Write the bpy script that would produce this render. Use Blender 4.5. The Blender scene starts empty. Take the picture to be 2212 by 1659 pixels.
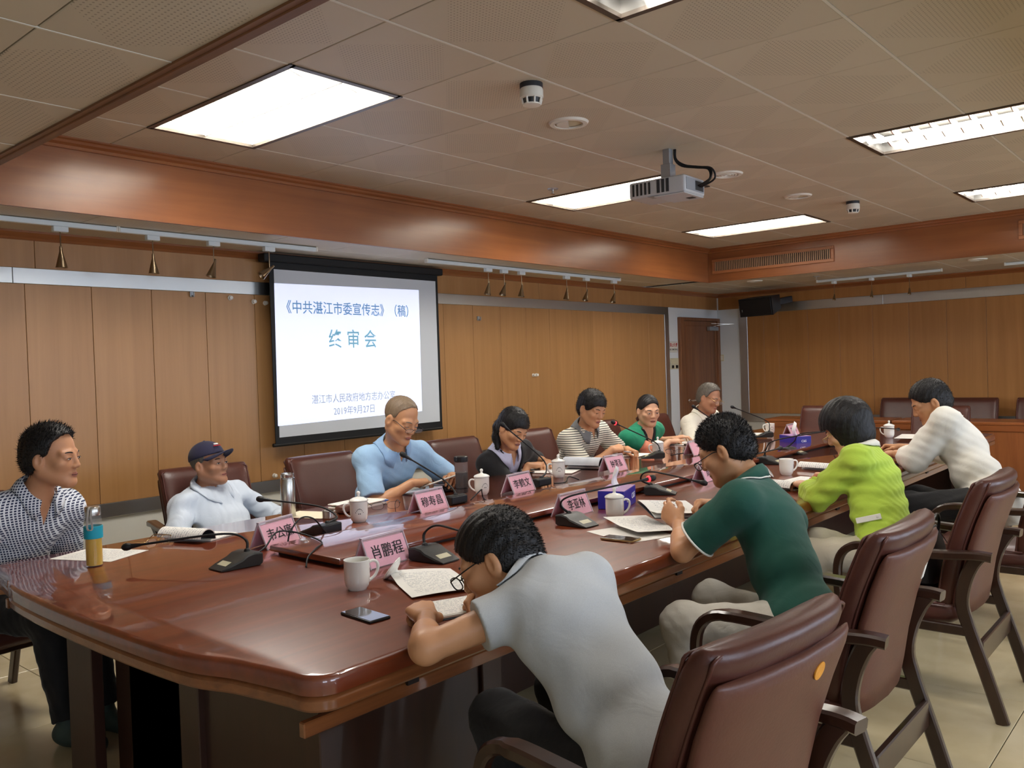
import bpy, bmesh, math, random
import numpy as np
from mathutils import Vector, Matrix

random.seed(7)
rng = np.random.default_rng(11)
scene = bpy.context.scene
COL = scene.collection
PI = math.pi

# ------------------------------------------------------------------ camera
def make_camera():
    yaw, pit, rol = math.radians(40.9186), math.radians(-1.1409), math.radians(-1.9071)
    f = Vector((math.cos(yaw) * math.cos(pit), math.sin(yaw) * math.cos(pit), math.sin(pit)))
    r = Vector((math.sin(yaw), -math.cos(yaw), 0.0))
    u = r.cross(f)
    r2 = math.cos(rol) * r + math.sin(rol) * u
    u2 = -math.sin(rol) * r + math.cos(rol) * u
    cd = bpy.data.cameras.new('camera')
    cd.sensor_width = 36.0
    cd.lens = 1832.66 * 36.0 / 2212.0
    cd.clip_start = 0.05
    cam = bpy.data.objects.new('camera', cd)
    COL.objects.link(cam)
    m = Matrix((r2, u2, -f)).transposed().to_4x4()
    m.translation = (0.0, 0.0, 1.46)
    cam.matrix_world = m
    scene.camera = cam
make_camera()

# ------------------------------------------------------------------ world, exposure
world = bpy.data.worlds.new('world')
scene.world = world
world.use_nodes = True
_bg = world.node_tree.nodes['Background']
_bg.inputs[0].default_value = (0.72, 0.82, 1.0, 1)
_bg.inputs[1].default_value = 7.5
scene.view_settings.view_transform = 'Standard'
scene.view_settings.look = 'None'
scene.view_settings.gamma = 1.0
scene.view_settings.use_curve_mapping = False
scene.view_settings.exposure = 0.42
cy = scene.cycles
cy.max_bounces = 6; cy.diffuse_bounces = 3; cy.glossy_bounces = 3; cy.transmission_bounces = 4; cy.transparent_max_bounces = 8
cy.caustics_reflective = False; cy.caustics_refractive = False
LAMP_W = 30.0           # watts of each ceiling troffer

# daylight enters through the windows of the right-hand wall: sky portals in their openings
WINDOWS = [(-1.7, -0.3), (0.6, 2.8), (3.8, 6.0), (7.0, 9.2)]
for wx0, wx1 in WINDOWS:
    ld = bpy.data.lights.new('window_portal', 'AREA')
    ld.shape = 'RECTANGLE'; ld.size = wx1 - wx0; ld.size_y = 1.2
    ld.cycles.is_portal = True
    lo = bpy.data.objects.new('window_portal', ld)
    lo.location = ((wx0 + wx1) / 2, -2.32, 1.5)
    lo.rotation_euler = (math.radians(90), 0, 0)
    COL.objects.link(lo)

# ------------------------------------------------------------------ materials
MAT = {}
def _new(name):
    m = bpy.data.materials.new(name); m.use_nodes = True
    nt = m.node_tree
    return m, nt, nt.nodes['Principled BSDF']
def lin(c):
    return tuple(((x / 255.0) / 12.92 if x / 255.0 <= 0.04045 else ((x / 255.0 + 0.055) / 1.055) ** 2.4) for x in c)
def rgba(c): return (*lin(c), 1.0)

def plain(name, c, rough=0.5, metal=0.0, spec=0.5, coat=0.0, bump=0.0, bscale=60.0, var=0.0, alpha=1.0, sheen=0.0, trans=0.0, ior=1.45):
    m, nt, b = _new(name)
    b.inputs['Base Color'].default_value = rgba(c)
    b.inputs['Roughness'].default_value = rough
    b.inputs['Metallic'].default_value = metal
    b.inputs['Specular IOR Level'].default_value = spec
    b.inputs['Coat Weight'].default_value = coat
    b.inputs['Coat Roughness'].default_value = 0.06
    b.inputs['Sheen Weight'].default_value = sheen
    b.inputs['Transmission Weight'].default_value = trans
    b.inputs['IOR'].default_value = ior
    b.inputs['Alpha'].default_value = alpha
    if bump or var:
        tc = nt.nodes.new('ShaderNodeTexCoord')
        nz = nt.nodes.new('ShaderNodeTexNoise'); nz.inputs['Scale'].default_value = bscale; nz.inputs['Detail'].default_value = 5
        nt.links.new(tc.outputs['Object'], nz.inputs['Vector'])
        if bump:
            bp = nt.nodes.new('ShaderNodeBump'); bp.inputs['Strength'].default_value = bump; bp.inputs['Distance'].default_value = 0.004
            nt.links.new(nz.outputs['Fac'], bp.inputs['Height']); nt.links.new(bp.outputs['Normal'], b.inputs['Normal'])
        if var:
            nz2 = nt.nodes.new('ShaderNodeTexNoise'); nz2.inputs['Scale'].default_value = bscale * 0.15; nz2.inputs['Detail'].default_value = 4
            nt.links.new(tc.outputs['Object'], nz2.inputs['Vector'])
            mx = nt.nodes.new('ShaderNodeMix'); mx.data_type = 'RGBA'
            l = lin(c)
            mx.inputs[6].default_value = (*[v * (1 - var) for v in l], 1); mx.inputs[7].default_value = (*[min(1, v * (1 + var)) for v in l], 1)
            nt.links.new(nz2.outputs['Fac'], mx.inputs[0]); nt.links.new(mx.outputs[2], b.inputs['Base Color'])
    MAT[name] = m
    return m

def wood(name, c1, c2, stretch=(12, 12, 0.8), rough=0.4, coat=0.0, coatr=0.08, spec=0.5, per_object=0.0, bump=0.05, blotch=0.0, scale=1.0, coatior=1.5):
    """veneer: grain noise stretched along one object axis"""
    m, nt, b = _new(name)
    tc = nt.nodes.new('ShaderNodeTexCoord')
    mp = nt.nodes.new('ShaderNodeMapping'); mp.inputs['Scale'].default_value = tuple(s * scale for s in stretch)
    nt.links.new(tc.outputs['Object'], mp.inputs['Vector'])
    src = mp.outputs['Vector']
    if per_object:
        oi = nt.nodes.new('ShaderNodeObjectInfo')
        mu = nt.nodes.new('ShaderNodeMath'); mu.operation = 'MULTIPLY'; mu.inputs[1].default_value = 40.0
        nt.links.new(oi.outputs['Random'], mu.inputs[0])
        ad = nt.nodes.new('ShaderNodeVectorMath'); ad.operation = 'ADD'
        nt.links.new(mp.outputs['Vector'], ad.inputs[0]); nt.links.new(mu.outputs[0], ad.inputs[1])
        src = ad.outputs[0]
    n1 = nt.nodes.new('ShaderNodeTexNoise'); n1.inputs['Scale'].default_value = 1.6; n1.inputs['Detail'].default_value = 7; n1.inputs['Roughness'].default_value = 0.62
    n1.inputs['Distortion'].default_value = 0.5
    nt.links.new(src, n1.inputs['Vector'])
    cr = nt.nodes.new('ShaderNodeValToRGB')
    cr.color_ramp.elements[0].position = 0.32; cr.color_ramp.elements[0].color = rgba(c1)
    cr.color_ramp.elements[1].position = 0.68; cr.color_ramp.elements[1].color = rgba(c2)
    nt.links.new(n1.outputs['Fac'], cr.inputs['Fac'])
    out = cr.outputs['Color']
    if per_object or blotch:
        hs = nt.nodes.new('ShaderNodeHueSaturation')
        nt.links.new(out, hs.inputs['Color'])
        if per_object:
            mr = nt.nodes.new('ShaderNodeMapRange'); mr.inputs['To Min'].default_value = 1 - per_object; mr.inputs['To Max'].default_value = 1 + per_object
            nt.links.new(oi.outputs['Random'], mr.inputs['Value']); nt.links.new(mr.outputs['Result'], hs.inputs['Value'])
        else:
            nb = nt.nodes.new('ShaderNodeTexNoise'); nb.inputs['Scale'].default_value = 1.7; nb.inputs['Detail'].default_value = 3
            nt.links.new(tc.outputs['Object'], nb.inputs['Vector'])
            mr = nt.nodes.new('ShaderNodeMapRange'); mr.inputs['From Min'].default_value = 0.3; mr.inputs['From Max'].default_value = 0.7
            mr.inputs['To Min'].default_value = 1 - blotch; mr.inputs['To Max'].default_value = 1 + blotch
            nt.links.new(nb.outputs['Fac'], mr.inputs['Value']); nt.links.new(mr.outputs['Result'], hs.inputs['Value'])
        out = hs.outputs['Color']
    nt.links.new(out, b.inputs['Base Color'])
    b.inputs['Roughness'].default_value = rough; b.inputs['Coat Weight'].default_value = coat; b.inputs['Coat Roughness'].default_value = coatr; b.inputs['Coat IOR'].default_value = coatior
    b.inputs['Specular IOR Level'].default_value = spec
    if bump:
        bp = nt.nodes.new('ShaderNodeBump'); bp.inputs['Strength'].default_value = bump; bp.inputs['Distance'].default_value = 0.002
        nt.links.new(n1.outputs['Fac'], bp.inputs['Height']); nt.links.new(bp.outputs['Normal'], b.inputs['Normal'])
    MAT[name] = m
    return m

def emit(name, c, s):
    m, nt, b = _new(name)
    b.inputs['Base Color'].default_value = rgba(c)
    b.inputs['Emission Color'].default_value = rgba(c); b.inputs['Emission Strength'].default_value = s
    MAT[name] = m
    return m

# ------------------------------------------------------------------ mesh building
class MB:
    """collects shapes, then links them as one mesh object"""
    def __init__(self): self.v = []; self.f = []
    def add(self, vs, fs, M=None):
        o = len(self.v)
        if M is not None: vs = [M @ Vector(p) for p in vs]
        self.v += [tuple(p) for p in vs]; self.f += [tuple(i + o for i in q) for q in fs]
        return self
    def box(self, x0, x1, y0, y1, z0, z1, M=None):
        vs = [(x, y, z) for z in (z0, z1) for y in (y0, y1) for x in (x0, x1)]
        fs = [(0, 2, 3, 1), (4, 5, 7, 6), (0, 1, 5, 4), (2, 6, 7, 3), (0, 4, 6, 2), (1, 3, 7, 5)]
        return self.add(vs, fs, M)
    def rbox(self, x0, x1, y0, y1, z0, z1, r=0.01, seg=2, M=None):
        bm = bmesh.new(); bmesh.ops.create_cube(bm, size=1.0)
        for v in bm.verts:
            v.co = Vector(((x0 + x1) / 2 + v.co.x * (x1 - x0), (y0 + y1) / 2 + v.co.y * (y1 - y0), (z0 + z1) / 2 + v.co.z * (z1 - z0)))
        bmesh.ops.bevel(bm, geom=list(bm.edges), offset=min(r, 0.49 * min(x1 - x0, y1 - y0, z1 - z0)), segments=seg, profile=0.5, affect='EDGES')
        return self.bm(bm, M)
    def bm(self, bm, M=None):
        bm.verts.index_update()
        vs = [tuple(v.co) for v in bm.verts]; fs = [[v.index for v in f.verts] for f in bm.faces]
        bm.free()
        return self.add(vs, fs, M)
    def lathe(self, prof, n=24, M=None, a0=0.0, a1=2 * PI, caps=False):
        full = abs(a1 - a0 - 2 * PI) < 1e-6
        cols = n if full else n + 1
        vs = []; fs = []
        for i in range(cols):
            a = a0 + (a1 - a0) * i / n
            for r, z in prof: vs.append((r * math.cos(a), r * math.sin(a), z))
        k = len(prof)
        for i in range(n):
            j = (i + 1) % cols
            for q in range(k - 1): fs.append((i * k + q, j * k + q, j * k + q + 1, i * k + q + 1))
        if caps and full:
            fs.append([i * k for i in range(cols)][::-1]); fs.append([i * k + k - 1 for i in range(cols)])
        return self.add(vs, fs, M)
    def prism(self, pts, z0, z1, M=None):
        n = len(pts)
        vs = [(x, y, z0) for x, y in pts] + [(x, y, z1) for x, y in pts]
        fs = [tuple(range(n))[::-1], tuple(range(n, 2 * n))] + [(i, (i + 1) % n, n + (i + 1) % n, n + i) for i in range(n)]
        return self.add(vs, fs, M)
    def tube(self, path, r, n=8, M=None, cap=True):
        P = [Vector(p) for p in path]; rs = r if isinstance(r, (list, tuple)) else [r] * len(P)
        vs = []; fs = []
        t0 = (P[1] - P[0]).normalized()
        up = Vector((0, 0, 1)) if abs(t0.z) < 0.9 else Vector((1, 0, 0))
        s = t0.cross(up).normalized()
        for i, p in enumerate(P):
            t = (P[min(i + 1, len(P) - 1)] - P[max(i - 1, 0)]).normalized()
            s = (s - t * s.dot(t)).normalized(); u = s.cross(t)
            for k in range(n):
                a = 2 * PI * k / n
                vs.append(p + (s * math.cos(a) + u * math.sin(a)) * rs[i])
        for i in range(len(P) - 1):
            for k in range(n):
                a, b = i * n + k, i * n + (k + 1) % n
                fs.append((a, b, b + n, a + n))
        if cap:
            fs.append(tuple(range(n))[::-1]); fs.append(tuple(range((len(P) - 1) * n, len(P) * n)))
        return self.add(vs, fs, M)
    def sweep(self, path, w, h, side=(1, 0, 0), M=None, bev=0.2):
        """chamfered rectangular bar swept along a path; w along side, h across"""
        P = [Vector(p) for p in path]; s = Vector(side).normalized()
        ws = w if isinstance(w, (list, tuple)) else [w] * len(P); hs = h if isinstance(h, (list, tuple)) else [h] * len(P)
        vs = []; fs = []
        for i, p in enumerate(P):
            t = (P[min(i + 1, len(P) - 1)] - P[max(i - 1, 0)]).normalized()
            ss = (s - t * s.dot(t)).normalized(); u = t.cross(ss)
            a, b = ws[i] / 2, hs[i] / 2; c = bev * min(ws[i], hs[i])
            for x, y in ((a - c, b), (a, b - c), (a, -b + c), (a - c, -b), (-a + c, -b), (-a, -b + c), (-a, b - c), (-a + c, b)):
                vs.append(p + ss * x + u * y)
        n = 8
        for i in range(len(P) - 1):
            for k in range(n):
                a, b = i * n + k, i * n + (k + 1) % n
                fs.append((a, b, b + n, a + n))
        fs.append(tuple(range(n))[::-1]); fs.append(tuple(range((len(P) - 1) * n, len(P) * n)))
        return self.add(vs, fs, M)
    def mesh(self, name, mat=None, smooth=False):
        me = bpy.data.meshes.new(name)
        me.from_pydata(self.v, [], self.f)
        bm = bmesh.new(); bm.from_mesh(me); bmesh.ops.recalc_face_normals(bm, faces=bm.faces); bm.to_mesh(me); bm.free()
        if mat is not None: me.materials.append(MAT[mat] if isinstance(mat, str) else mat)
        if smooth is True: me.polygons.foreach_set('use_smooth', [True] * len(me.polygons))
        elif smooth:
            me.polygons.foreach_set('use_smooth', [True] * len(me.polygons)); me.set_sharp_from_angle(angle=math.radians(smooth))
        me.update()
        return me
    def build(self, name, mat, parent=None, smooth=False, **kw):
        return link(self.mesh(name, mat, smooth), name, parent, **kw)

def link(me, name, parent=None, loc=None, rz=None, M=None):
    o = bpy.data.objects.new(name, me); COL.objects.link(o)
    if parent is not None: o.parent = parent
    if M is not None: o.matrix_local = M
    if loc is not None: o.location = loc
    if rz is not None: o.rotation_euler = (0, 0, rz)
    return o
def tag(o, label=None, cat=None, group=None, kind=None):
    if label: o['label'] = label
    if cat: o['category'] = cat
    if group: o['group'] = group
    if kind: o['kind'] = kind
    return o
def thing(name, label, cat, loc=(0, 0, 0), rz=0.0, group=None, M=None):
    o = bpy.data.objects.new(name, None); COL.objects.link(o)
    o.empty_display_size = 0.05
    o.location = loc; o.rotation_euler = (0, 0, rz)
    if M is not None: o.matrix_world = M
    return tag(o, label, cat, group)
def structure(o): o['kind'] = 'structure'; return o
def copy_tree(o, parent=None):
    c = o.copy(); COL.objects.link(c); c.parent = parent
    for ch in o.children: copy_tree(ch, c)
    return c
def smoothpath(pts, n=6):
    """Catmull-Rom through the points"""
    P = [Vector(p) for p in pts]; out = []
    for i in range(len(P) - 1):
        p0 = P[max(i - 1, 0)]; p1 = P[i]; p2 = P[i + 1]; p3 = P[min(i + 2, len(P) - 1)]
        for k in range(n):
            t = k / n
            out.append(0.5 * ((2 * p1) + (p2 - p0) * t + (2 * p0 - 5 * p1 + 4 * p2 - p3) * t * t + (3 * p1 - p0 - 3 * p2 + p3) * t ** 3))
    out.append(P[-1])
    return out
_font_cache = {}
def text_mesh(s, size, mat, extrude=0.0004, bold=0.0, align='CENTER', sx=1.0):
    """flat lettering, lying in the local XY plane"""
    cu = bpy.data.curves.new('lettering', 'FONT'); cu.body = s; cu.size = size; cu.align_x = align; cu.align_y = 'CENTER'
    cu.extrude = extrude; cu.offset = bold; cu.resolution_u = 2
    ob = bpy.data.objects.new('lettering', cu); COL.objects.link(ob)
    me = bpy.data.meshes.new_from_object(ob)
    bpy.data.objects.remove(ob); bpy.data.curves.remove(cu)
    if sx != 1.0:
        for v in me.vertices: v.co.x *= sx
    me.materials.clear(); me.materials.append(MAT[mat]); me.name = 'lettering'
    return me
def frame_m(origin, xdir, ydir):
    x = Vector(xdir).normalized(); y = Vector(ydir); y = (y - x * y.dot(x)).normalized(); z = x.cross(y)
    m = Matrix((x, y, z)).transposed().to_4x4(); m.translation = Vector(origin)
    return m
# ------------------------------------------------------------------ materials of the room
wood('panel_wood', (172, 125, 76), (186, 138, 88), stretch=(9, 9, 0.35), rough=0.34, per_object=0.05, bump=0.02)
wood('panel_wood_far', (166, 113, 60), (180, 126, 70), stretch=(9, 9, 0.35), rough=0.36, per_object=0.05, bump=0.03)
wood('cherry_x', (136, 80, 43), (156, 95, 52), stretch=(0.35, 7, 7), rough=0.3, coat=0.3, coatr=0.18, blotch=0.12)
wood('cherry_y', (136, 80, 43), (156, 95, 52), stretch=(7, 0.35, 7), rough=0.3, coat=0.3, coatr=0.18, blotch=0.12)
wood('beam_wood', (96, 60, 34), (128, 82, 48), stretch=(12, 0.9, 12), rough=0.45)
wood('door_wood', (112, 70, 42), (142, 92, 58), stretch=(13, 13, 0.8), rough=0.42)
plain('wall_paint', (222, 222, 214), rough=0.75, bump=0.05, bscale=120)
plain('wall_white', (228, 232, 234), rough=0.7, bump=0.04, bscale=120)
plain('tbar_white', (226, 220, 206), rough=0.5)
plain('dark_gap', (70, 62, 52), rough=0.8)
plain('steel_plain', (176, 176, 172), rough=0.36, metal=1.0)

def brushed(name, c, rough):
    m, nt, b = _new(name)
    tc = nt.nodes.new('ShaderNodeTexCoord'); mp = nt.nodes.new('ShaderNodeMapping'); mp.inputs['Scale'].default_value = (1.2, 1.2, 220)
    nz = nt.nodes.new('ShaderNodeTexNoise'); nz.inputs['Scale'].default_value = 2.0; nz.inputs['Detail'].default_value = 6
    nt.links.new(tc.outputs['Object'], mp.inputs['Vector']); nt.links.new(mp.outputs['Vector'], nz.inputs['Vector'])
    mr = nt.nodes.new('ShaderNodeMapRange'); mr.inputs['To Min'].default_value = rough - 0.06; mr.inputs['To Max'].default_value = rough + 0.12
    nt.links.new(nz.outputs['Fac'], mr.inputs['Value']); nt.links.new(mr.outputs['Result'], b.inputs['Roughness'])
    b.inputs['Base Color'].default_value = rgba(c); b.inputs['Metallic'].default_value = 1.0
    bp = nt.nodes.new('ShaderNodeBump'); bp.inputs['Strength'].default_value = 0.08; bp.inputs['Distance'].default_value = 0.001
    nt.links.new(nz.outputs['Fac'], bp.inputs['Height']); nt.links.new(bp.outputs['Normal'], b.inputs['Normal'])
    MAT[name] = m
brushed('brushed_steel', (196, 198, 196), 0.3)

def tile_ceiling():
    """painted metal tile; the pressed pattern of pin holes fills a diamond-cut field"""
    m, nt, b = _new('ceiling_tile')
    N = nt.nodes.new; L = nt.links.new
    tc = N('ShaderNodeTexCoord')
    sc = N('ShaderNodeVectorMath'); sc.operation = 'MULTIPLY'; sc.inputs[1].default_value = (62, 62, 62)
    L(tc.outputs['Object'], sc.inputs[0])
    fr = N('ShaderNodeVectorMath'); fr.operation = 'FRACTION'; L(sc.outputs[0], fr.inputs[0])
    sb = N('ShaderNodeVectorMath'); sb.operation = 'SUBTRACT'; sb.inputs[1].default_value = (0.5, 0.5, 0.5); L(fr.outputs[0], sb.inputs[0])
    mz = N('ShaderNodeVectorMath'); mz.operation = 'MULTIPLY'; mz.inputs[1].default_value = (1, 1, 0); L(sb.outputs[0], mz.inputs[0])
    ln = N('ShaderNodeVectorMath'); ln.operation = 'LENGTH'; L(mz.outputs[0], ln.inputs[0])
    lt = N('ShaderNodeMath'); lt.operation = 'LESS_THAN'; lt.inputs[1].default_value = 0.2; L(ln.outputs['Value'], lt.inputs[0])
    # field: |x| + |y| < 0.29 in the tile
    ab = N('ShaderNodeVectorMath'); ab.operation = 'ABSOLUTE'; L(tc.outputs['Object'], ab.inputs[0])
    sx = N('ShaderNodeSeparateXYZ'); L(ab.outputs[0], sx.inputs[0])
    ad = N('ShaderNodeMath'); ad.operation = 'ADD'; L(sx.outputs[0], ad.inputs[0]); L(sx.outputs[1], ad.inputs[1])
    l2 = N('ShaderNodeMath'); l2.operation = 'LESS_THAN'; l2.inputs[1].default_value = 0.29; L(ad.outputs[0], l2.inputs[0])
    mu = N('ShaderNodeMath'); mu.operation = 'MULTIPLY'; L(lt.outputs[0], mu.inputs[0]); L(l2.outputs[0], mu.inputs[1])
    oi = N('ShaderNodeObjectInfo')
    mr = N('ShaderNodeMapRange'); mr.inputs['To Min'].default_value = 0.95; mr.inputs['To Max'].default_value = 1.04; L(oi.outputs['Random'], mr.inputs['Value'])
    hs = N('ShaderNodeHueSaturation'); hs.inputs['Color'].default_value = rgba((206, 195, 174)); L(mr.outputs['Result'], hs.inputs['Value'])
    mx = N('ShaderNodeMix'); mx.data_type = 'RGBA'; L(mu.outputs[0], mx.inputs[0]); L(hs.outputs['Color'], mx.inputs[6]); mx.inputs[7].default_value = rgba((158, 147, 128))
    L(mx.outputs[2], b.inputs['Base Color'])
    b.inputs['Roughness'].default_value = 0.48
    MAT['ceiling_tile'] = m
tile_ceiling()

def floor_tile():
    m, nt, b = _new('floor_tile')
    N = nt.nodes.new; L = nt.links.new
    tc = N('ShaderNodeTexCoord'); oi = N('ShaderNodeObjectInfo')
    mu = N('ShaderNodeMath'); mu.operation = 'MULTIPLY'; mu.inputs[1].default_value = 30; L(oi.outputs['Random'], mu.inputs[0])
    ad = N('ShaderNodeVectorMath'); ad.operation = 'ADD'; L(tc.outputs['Object'], ad.inputs[0]); L(mu.outputs[0], ad.inputs[1])
    nz = N('ShaderNodeTexNoise'); nz.inputs['Scale'].default_value = 3.0; nz.inputs['Detail'].default_value = 6; L(ad.outputs[0], nz.inputs['Vector'])
    cr = N('ShaderNodeValToRGB'); cr.color_ramp.elements[0].color = rgba((196, 178, 138)); cr.color_ramp.elements[1].color = rgba((222, 206, 168))
    cr.color_ramp.elements[0].position = 0.3; cr.color_ramp.elements[1].position = 0.7
    L(nz.outputs['Fac'], cr.inputs['Fac']); L(cr.outputs['Color'], b.inputs['Base Color'])
    n2 = N('ShaderNodeTexNoise'); n2.inputs['Scale'].default_value = 2.2; L(ad.outputs[0], n2.inputs['Vector'])
    mr = N('ShaderNodeMapRange'); mr.inputs['To Min'].default_value = 0.1; mr.inputs['To Max'].default_value = 0.3; L(n2.outputs['Fac'], mr.inputs['Value']); L(mr.outputs['Result'], b.inputs['Roughness'])
    MAT['floor_tile'] = m
floor_tile()

XN, XF, YR, YL = -2.4, 10.69, -2.4, 5.5          # inner faces of the walls
ZC, ZS = 2.726, 2.36                              # main ceiling, dropped soffit
BX0, BX1, BY0, BY1 = 1.28, 8.84, 0.02, 4.64       # the raised ceiling field

# ------------------------------------------------------------------ floor of square tiles
floor = structure(MB().box(XN - 0.2, XF + 0.2, YR - 0.2, YL + 0.2, -0.12, -0.006).build('floor', 'dark_gap'))
fm = MB().rbox(-0.3985, 0.3985, -0.3985, 0.3985, -0.006, 0.0, r=0.0015, seg=1).mesh('floor_tile', 'floor_tile')
for i in range(17):
    for j in range(10):
        link(fm, 'floor_tile', floor, loc=(XN + 0.4 + 0.8 * i, YL - 0.4 - 0.8 * j, 0))

# ------------------------------------------------------------------ walls
def wall(name, x0, x1, y0, y1, z0=-0.02, z1=3.0, mat='wall_paint'):
    return structure(MB().box(x0, x1, y0, y1, z0, z1).build(name, mat))
wl = wall('wall_left', XN - 0.2, XF + 0.2, YL, YL + 0.2)
wf = wall('wall_far', XF, XF + 0.2, YR - 0.2, YL)
wn = wall('wall_near', XN - 0.2, XN, YR - 0.2, YL)
# right wall with window openings
wr = MB()
xs = [XN] + [v for w in WINDOWS for v in w] + [XF]
for k in range(0, len(xs), 2): wr.box(xs[k], xs[k + 1], YR - 0.2, YR, -0.02, 3.0)
for a, b_ in WINDOWS:
    wr.box(a, b_, YR - 0.2, YR, -0.02, 0.9); wr.box(a, b_, YR - 0.2, YR, 2.1, 3.0)
wr = structure(wr.build('wall_right', 'wall_paint'))
plain('window_glass', (235, 245, 245), rough=0.02, alpha=0.08)
plain('window_frame', (205, 208, 208), rough=0.4)
for n, (a, b_) in enumerate(WINDOWS):
    f = MB().box(a, b_, YR - 0.13, YR - 0.07, 0.9, 0.96).box(a, b_, YR - 0.13, YR - 0.07, 2.04, 2.1)
    for x in (a, (a + b_) / 2 - 0.03, b_ - 0.06): f.box(x, x + 0.06, YR - 0.13, YR - 0.07, 0.96, 2.04)
    wo = structure(f.build('window_%d' % (n + 1), 'window_frame'))
    for x0, x1 in ((a + 0.06, (a + b_) / 2 - 0.03), ((a + b_) / 2 + 0.03, b_ - 0.06)):
        MB().box(x0, x1, YR - 0.102, YR - 0.098, 0.96, 2.04).build('pane', 'window_glass', wo)
    MB().box(a - 0.05, b_ + 0.05, YR - 0.05, YR + 0.06, 0.87, 0.9).build('window_sill', 'window_frame', wo)

# veneer boards on the left wall (each its own board, thin open joints)
def board(parent, axis, a, b_, z0, z1, face, mat, t=0.014, g=0.0014):
    if axis == 'x': MB().rbox(-(b_ - a) / 2 + g, (b_ - a) / 2 - g, -t, 0, z0, z1, r=0.0015, seg=1).build('wood_panel', mat, parent, loc=((a + b_) / 2, face, 0))
    else: MB().rbox(-t, 0, -(b_ - a) / 2 + g, (b_ - a) / 2 - g, z0, z1, r=0.0015, seg=1).build('wood_panel', mat, parent, loc=(face, (a + b_) / 2, 0))
seam = [9.263]
x = 8.891
while x > XN + 0.1: seam.append(x); x -= 0.3864
seam.append(XN)
seam = seam[::-1]
for a, b_ in zip(seam[:-1], seam[1:]): board(wl, 'x', a, b_, 0.68, 2.052, YL, 'panel_wood')
# header above the steel strip
for a, b_ in ((XN, -0.4), (-0.4, 2.0), (2.0, 4.4), (4.4, 6.8), (6.8, 9.2), (9.2, XF)): board(wl, 'x', a, b_, 2.146, ZS, YL, 'panel_wood')
# steel strips, with the joint at x = 1.87
for a, b_ in ((XN, 1.872), (1.872, 5.0), (5.0, 9.364)):
    MB().rbox(a + 0.001, b_ - 0.001, YL - 0.02, YL, 2.052, 2.146, r=0.002, seg=1).build('steel_strip', 'brushed_steel', wl)
for a, b_ in ((XN, 3.2), (3.2, 6.3), (6.3, 9.364)):
    MB().rbox(a + 0.001, b_ - 0.001, YL - 0.022, YL, 0.59, 0.68, r=0.002, seg=1).build('steel_strip', 'brushed_steel', wl)
MB().rbox(9.263, 9.364, YL - 0.022, YL, 0.68, 2.052, r=0.002, seg=1).build('steel_strip', 'brushed_steel', wl)
MB().box(9.364, XF, YL - 0.006, YL, 0.0, 2.146).build('white_plaster', 'wall_white', wl)

# far wall
fy = [5.05, 4.82, 4.62, 4.23, 3.83, 3.43, 3.015, 2.607, 2.199]
while fy[-1] > YR + 0.1: fy.append(max(fy[-1] - 0.407, YR))
for b_, a in zip(fy[:-1], fy[1:]): board(wf, 'y', a, b_, 0.735, 2.068, XF, 'panel_wood_far')
for a, b_ in ((YR, 0.0), (0.0, 2.4), (2.4, 4.8), (4.8, YL - 0.03)): board(wf, 'y', a, b_, 2.183, ZS, XF, 'panel_wood_far')
board(wf, 'y', 5.163, YL - 0.03, 2.146, 2.183, XF, 'panel_wood_far', g=0.0)
for a, b_ in ((YR, 1.0), (1.0, 3.3), (3.3, 5.163)):
    MB().rbox(XF - 0.02, XF, a + 0.001, b_ - 0.001, 2.068, 2.183, r=0.002, seg=1).build('steel_strip', 'brushed_steel', wf)
    MB().rbox(XF - 0.022, XF, a + 0.001, b_ - 0.001, 0.626, 0.735, r=0.002, seg=1).build('steel_strip', 'brushed_steel', wf)
MB().rbox(XF - 0.022, XF, 5.05, 5.163, 0.735, 2.068, r=0.002, seg=1).build('steel_strip', 'brushed_steel', wf)
MB().box(XF - 0.006, XF, 5.163, YL, 0.0, 2.146).build('white_plaster', 'wall_white', wf)
MB().box(XF - 0.02, XF, YL - 0.03, YL, 2.146, 2.31).build('corner_post', 'wall_white', wf)

# crown mouldings where soffit meets wall
def crown(pts, name, mat, prof):
    """moulding profile (out, z) run from a to b; 'inward' normal given"""
    a, b_, nrm = Vector(pts[0]), Vector(pts[1]), Vector(pts[2])
    n = len(prof); vs = []
    for p in (a, b_):
        for o, z in prof: vs.append((p.x + nrm.x * o, p.y + nrm.y * o, z))
    fs = [(i, (i + 1) % n, n + (i + 1) % n, n + i) for i in range(n)] + [tuple(range(n))[::-1], tuple(range(n, 2 * n))]
    return structure(MB().add(vs, fs).build(name, mat))
WP = [(0, ZS), (0.075, ZS), (0.075, ZS - 0.012), (0.055, ZS - 0.022), (0.03, ZS - 0.034), (0.02, ZS - 0.048), (0, ZS - 0.052)]
crown(((XN, YL, 0), (XF, YL, 0), (0, -1, 0)), 'trim_1', 'cherry_x', WP)
crown(((XF, YR, 0), (XF, YL, 0), (-1, 0, 0)), 'trim_2', 'cherry_y', WP)

# ------------------------------------------------------------------ ceiling
ceil = structure(MB().box(BX0 - 0.1, BX1 + 0.1, BY0 - 0.1, BY1 + 0.1, ZC + 0.09, ZC + 0.2).build('ceiling', 'dark_gap'))
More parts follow.
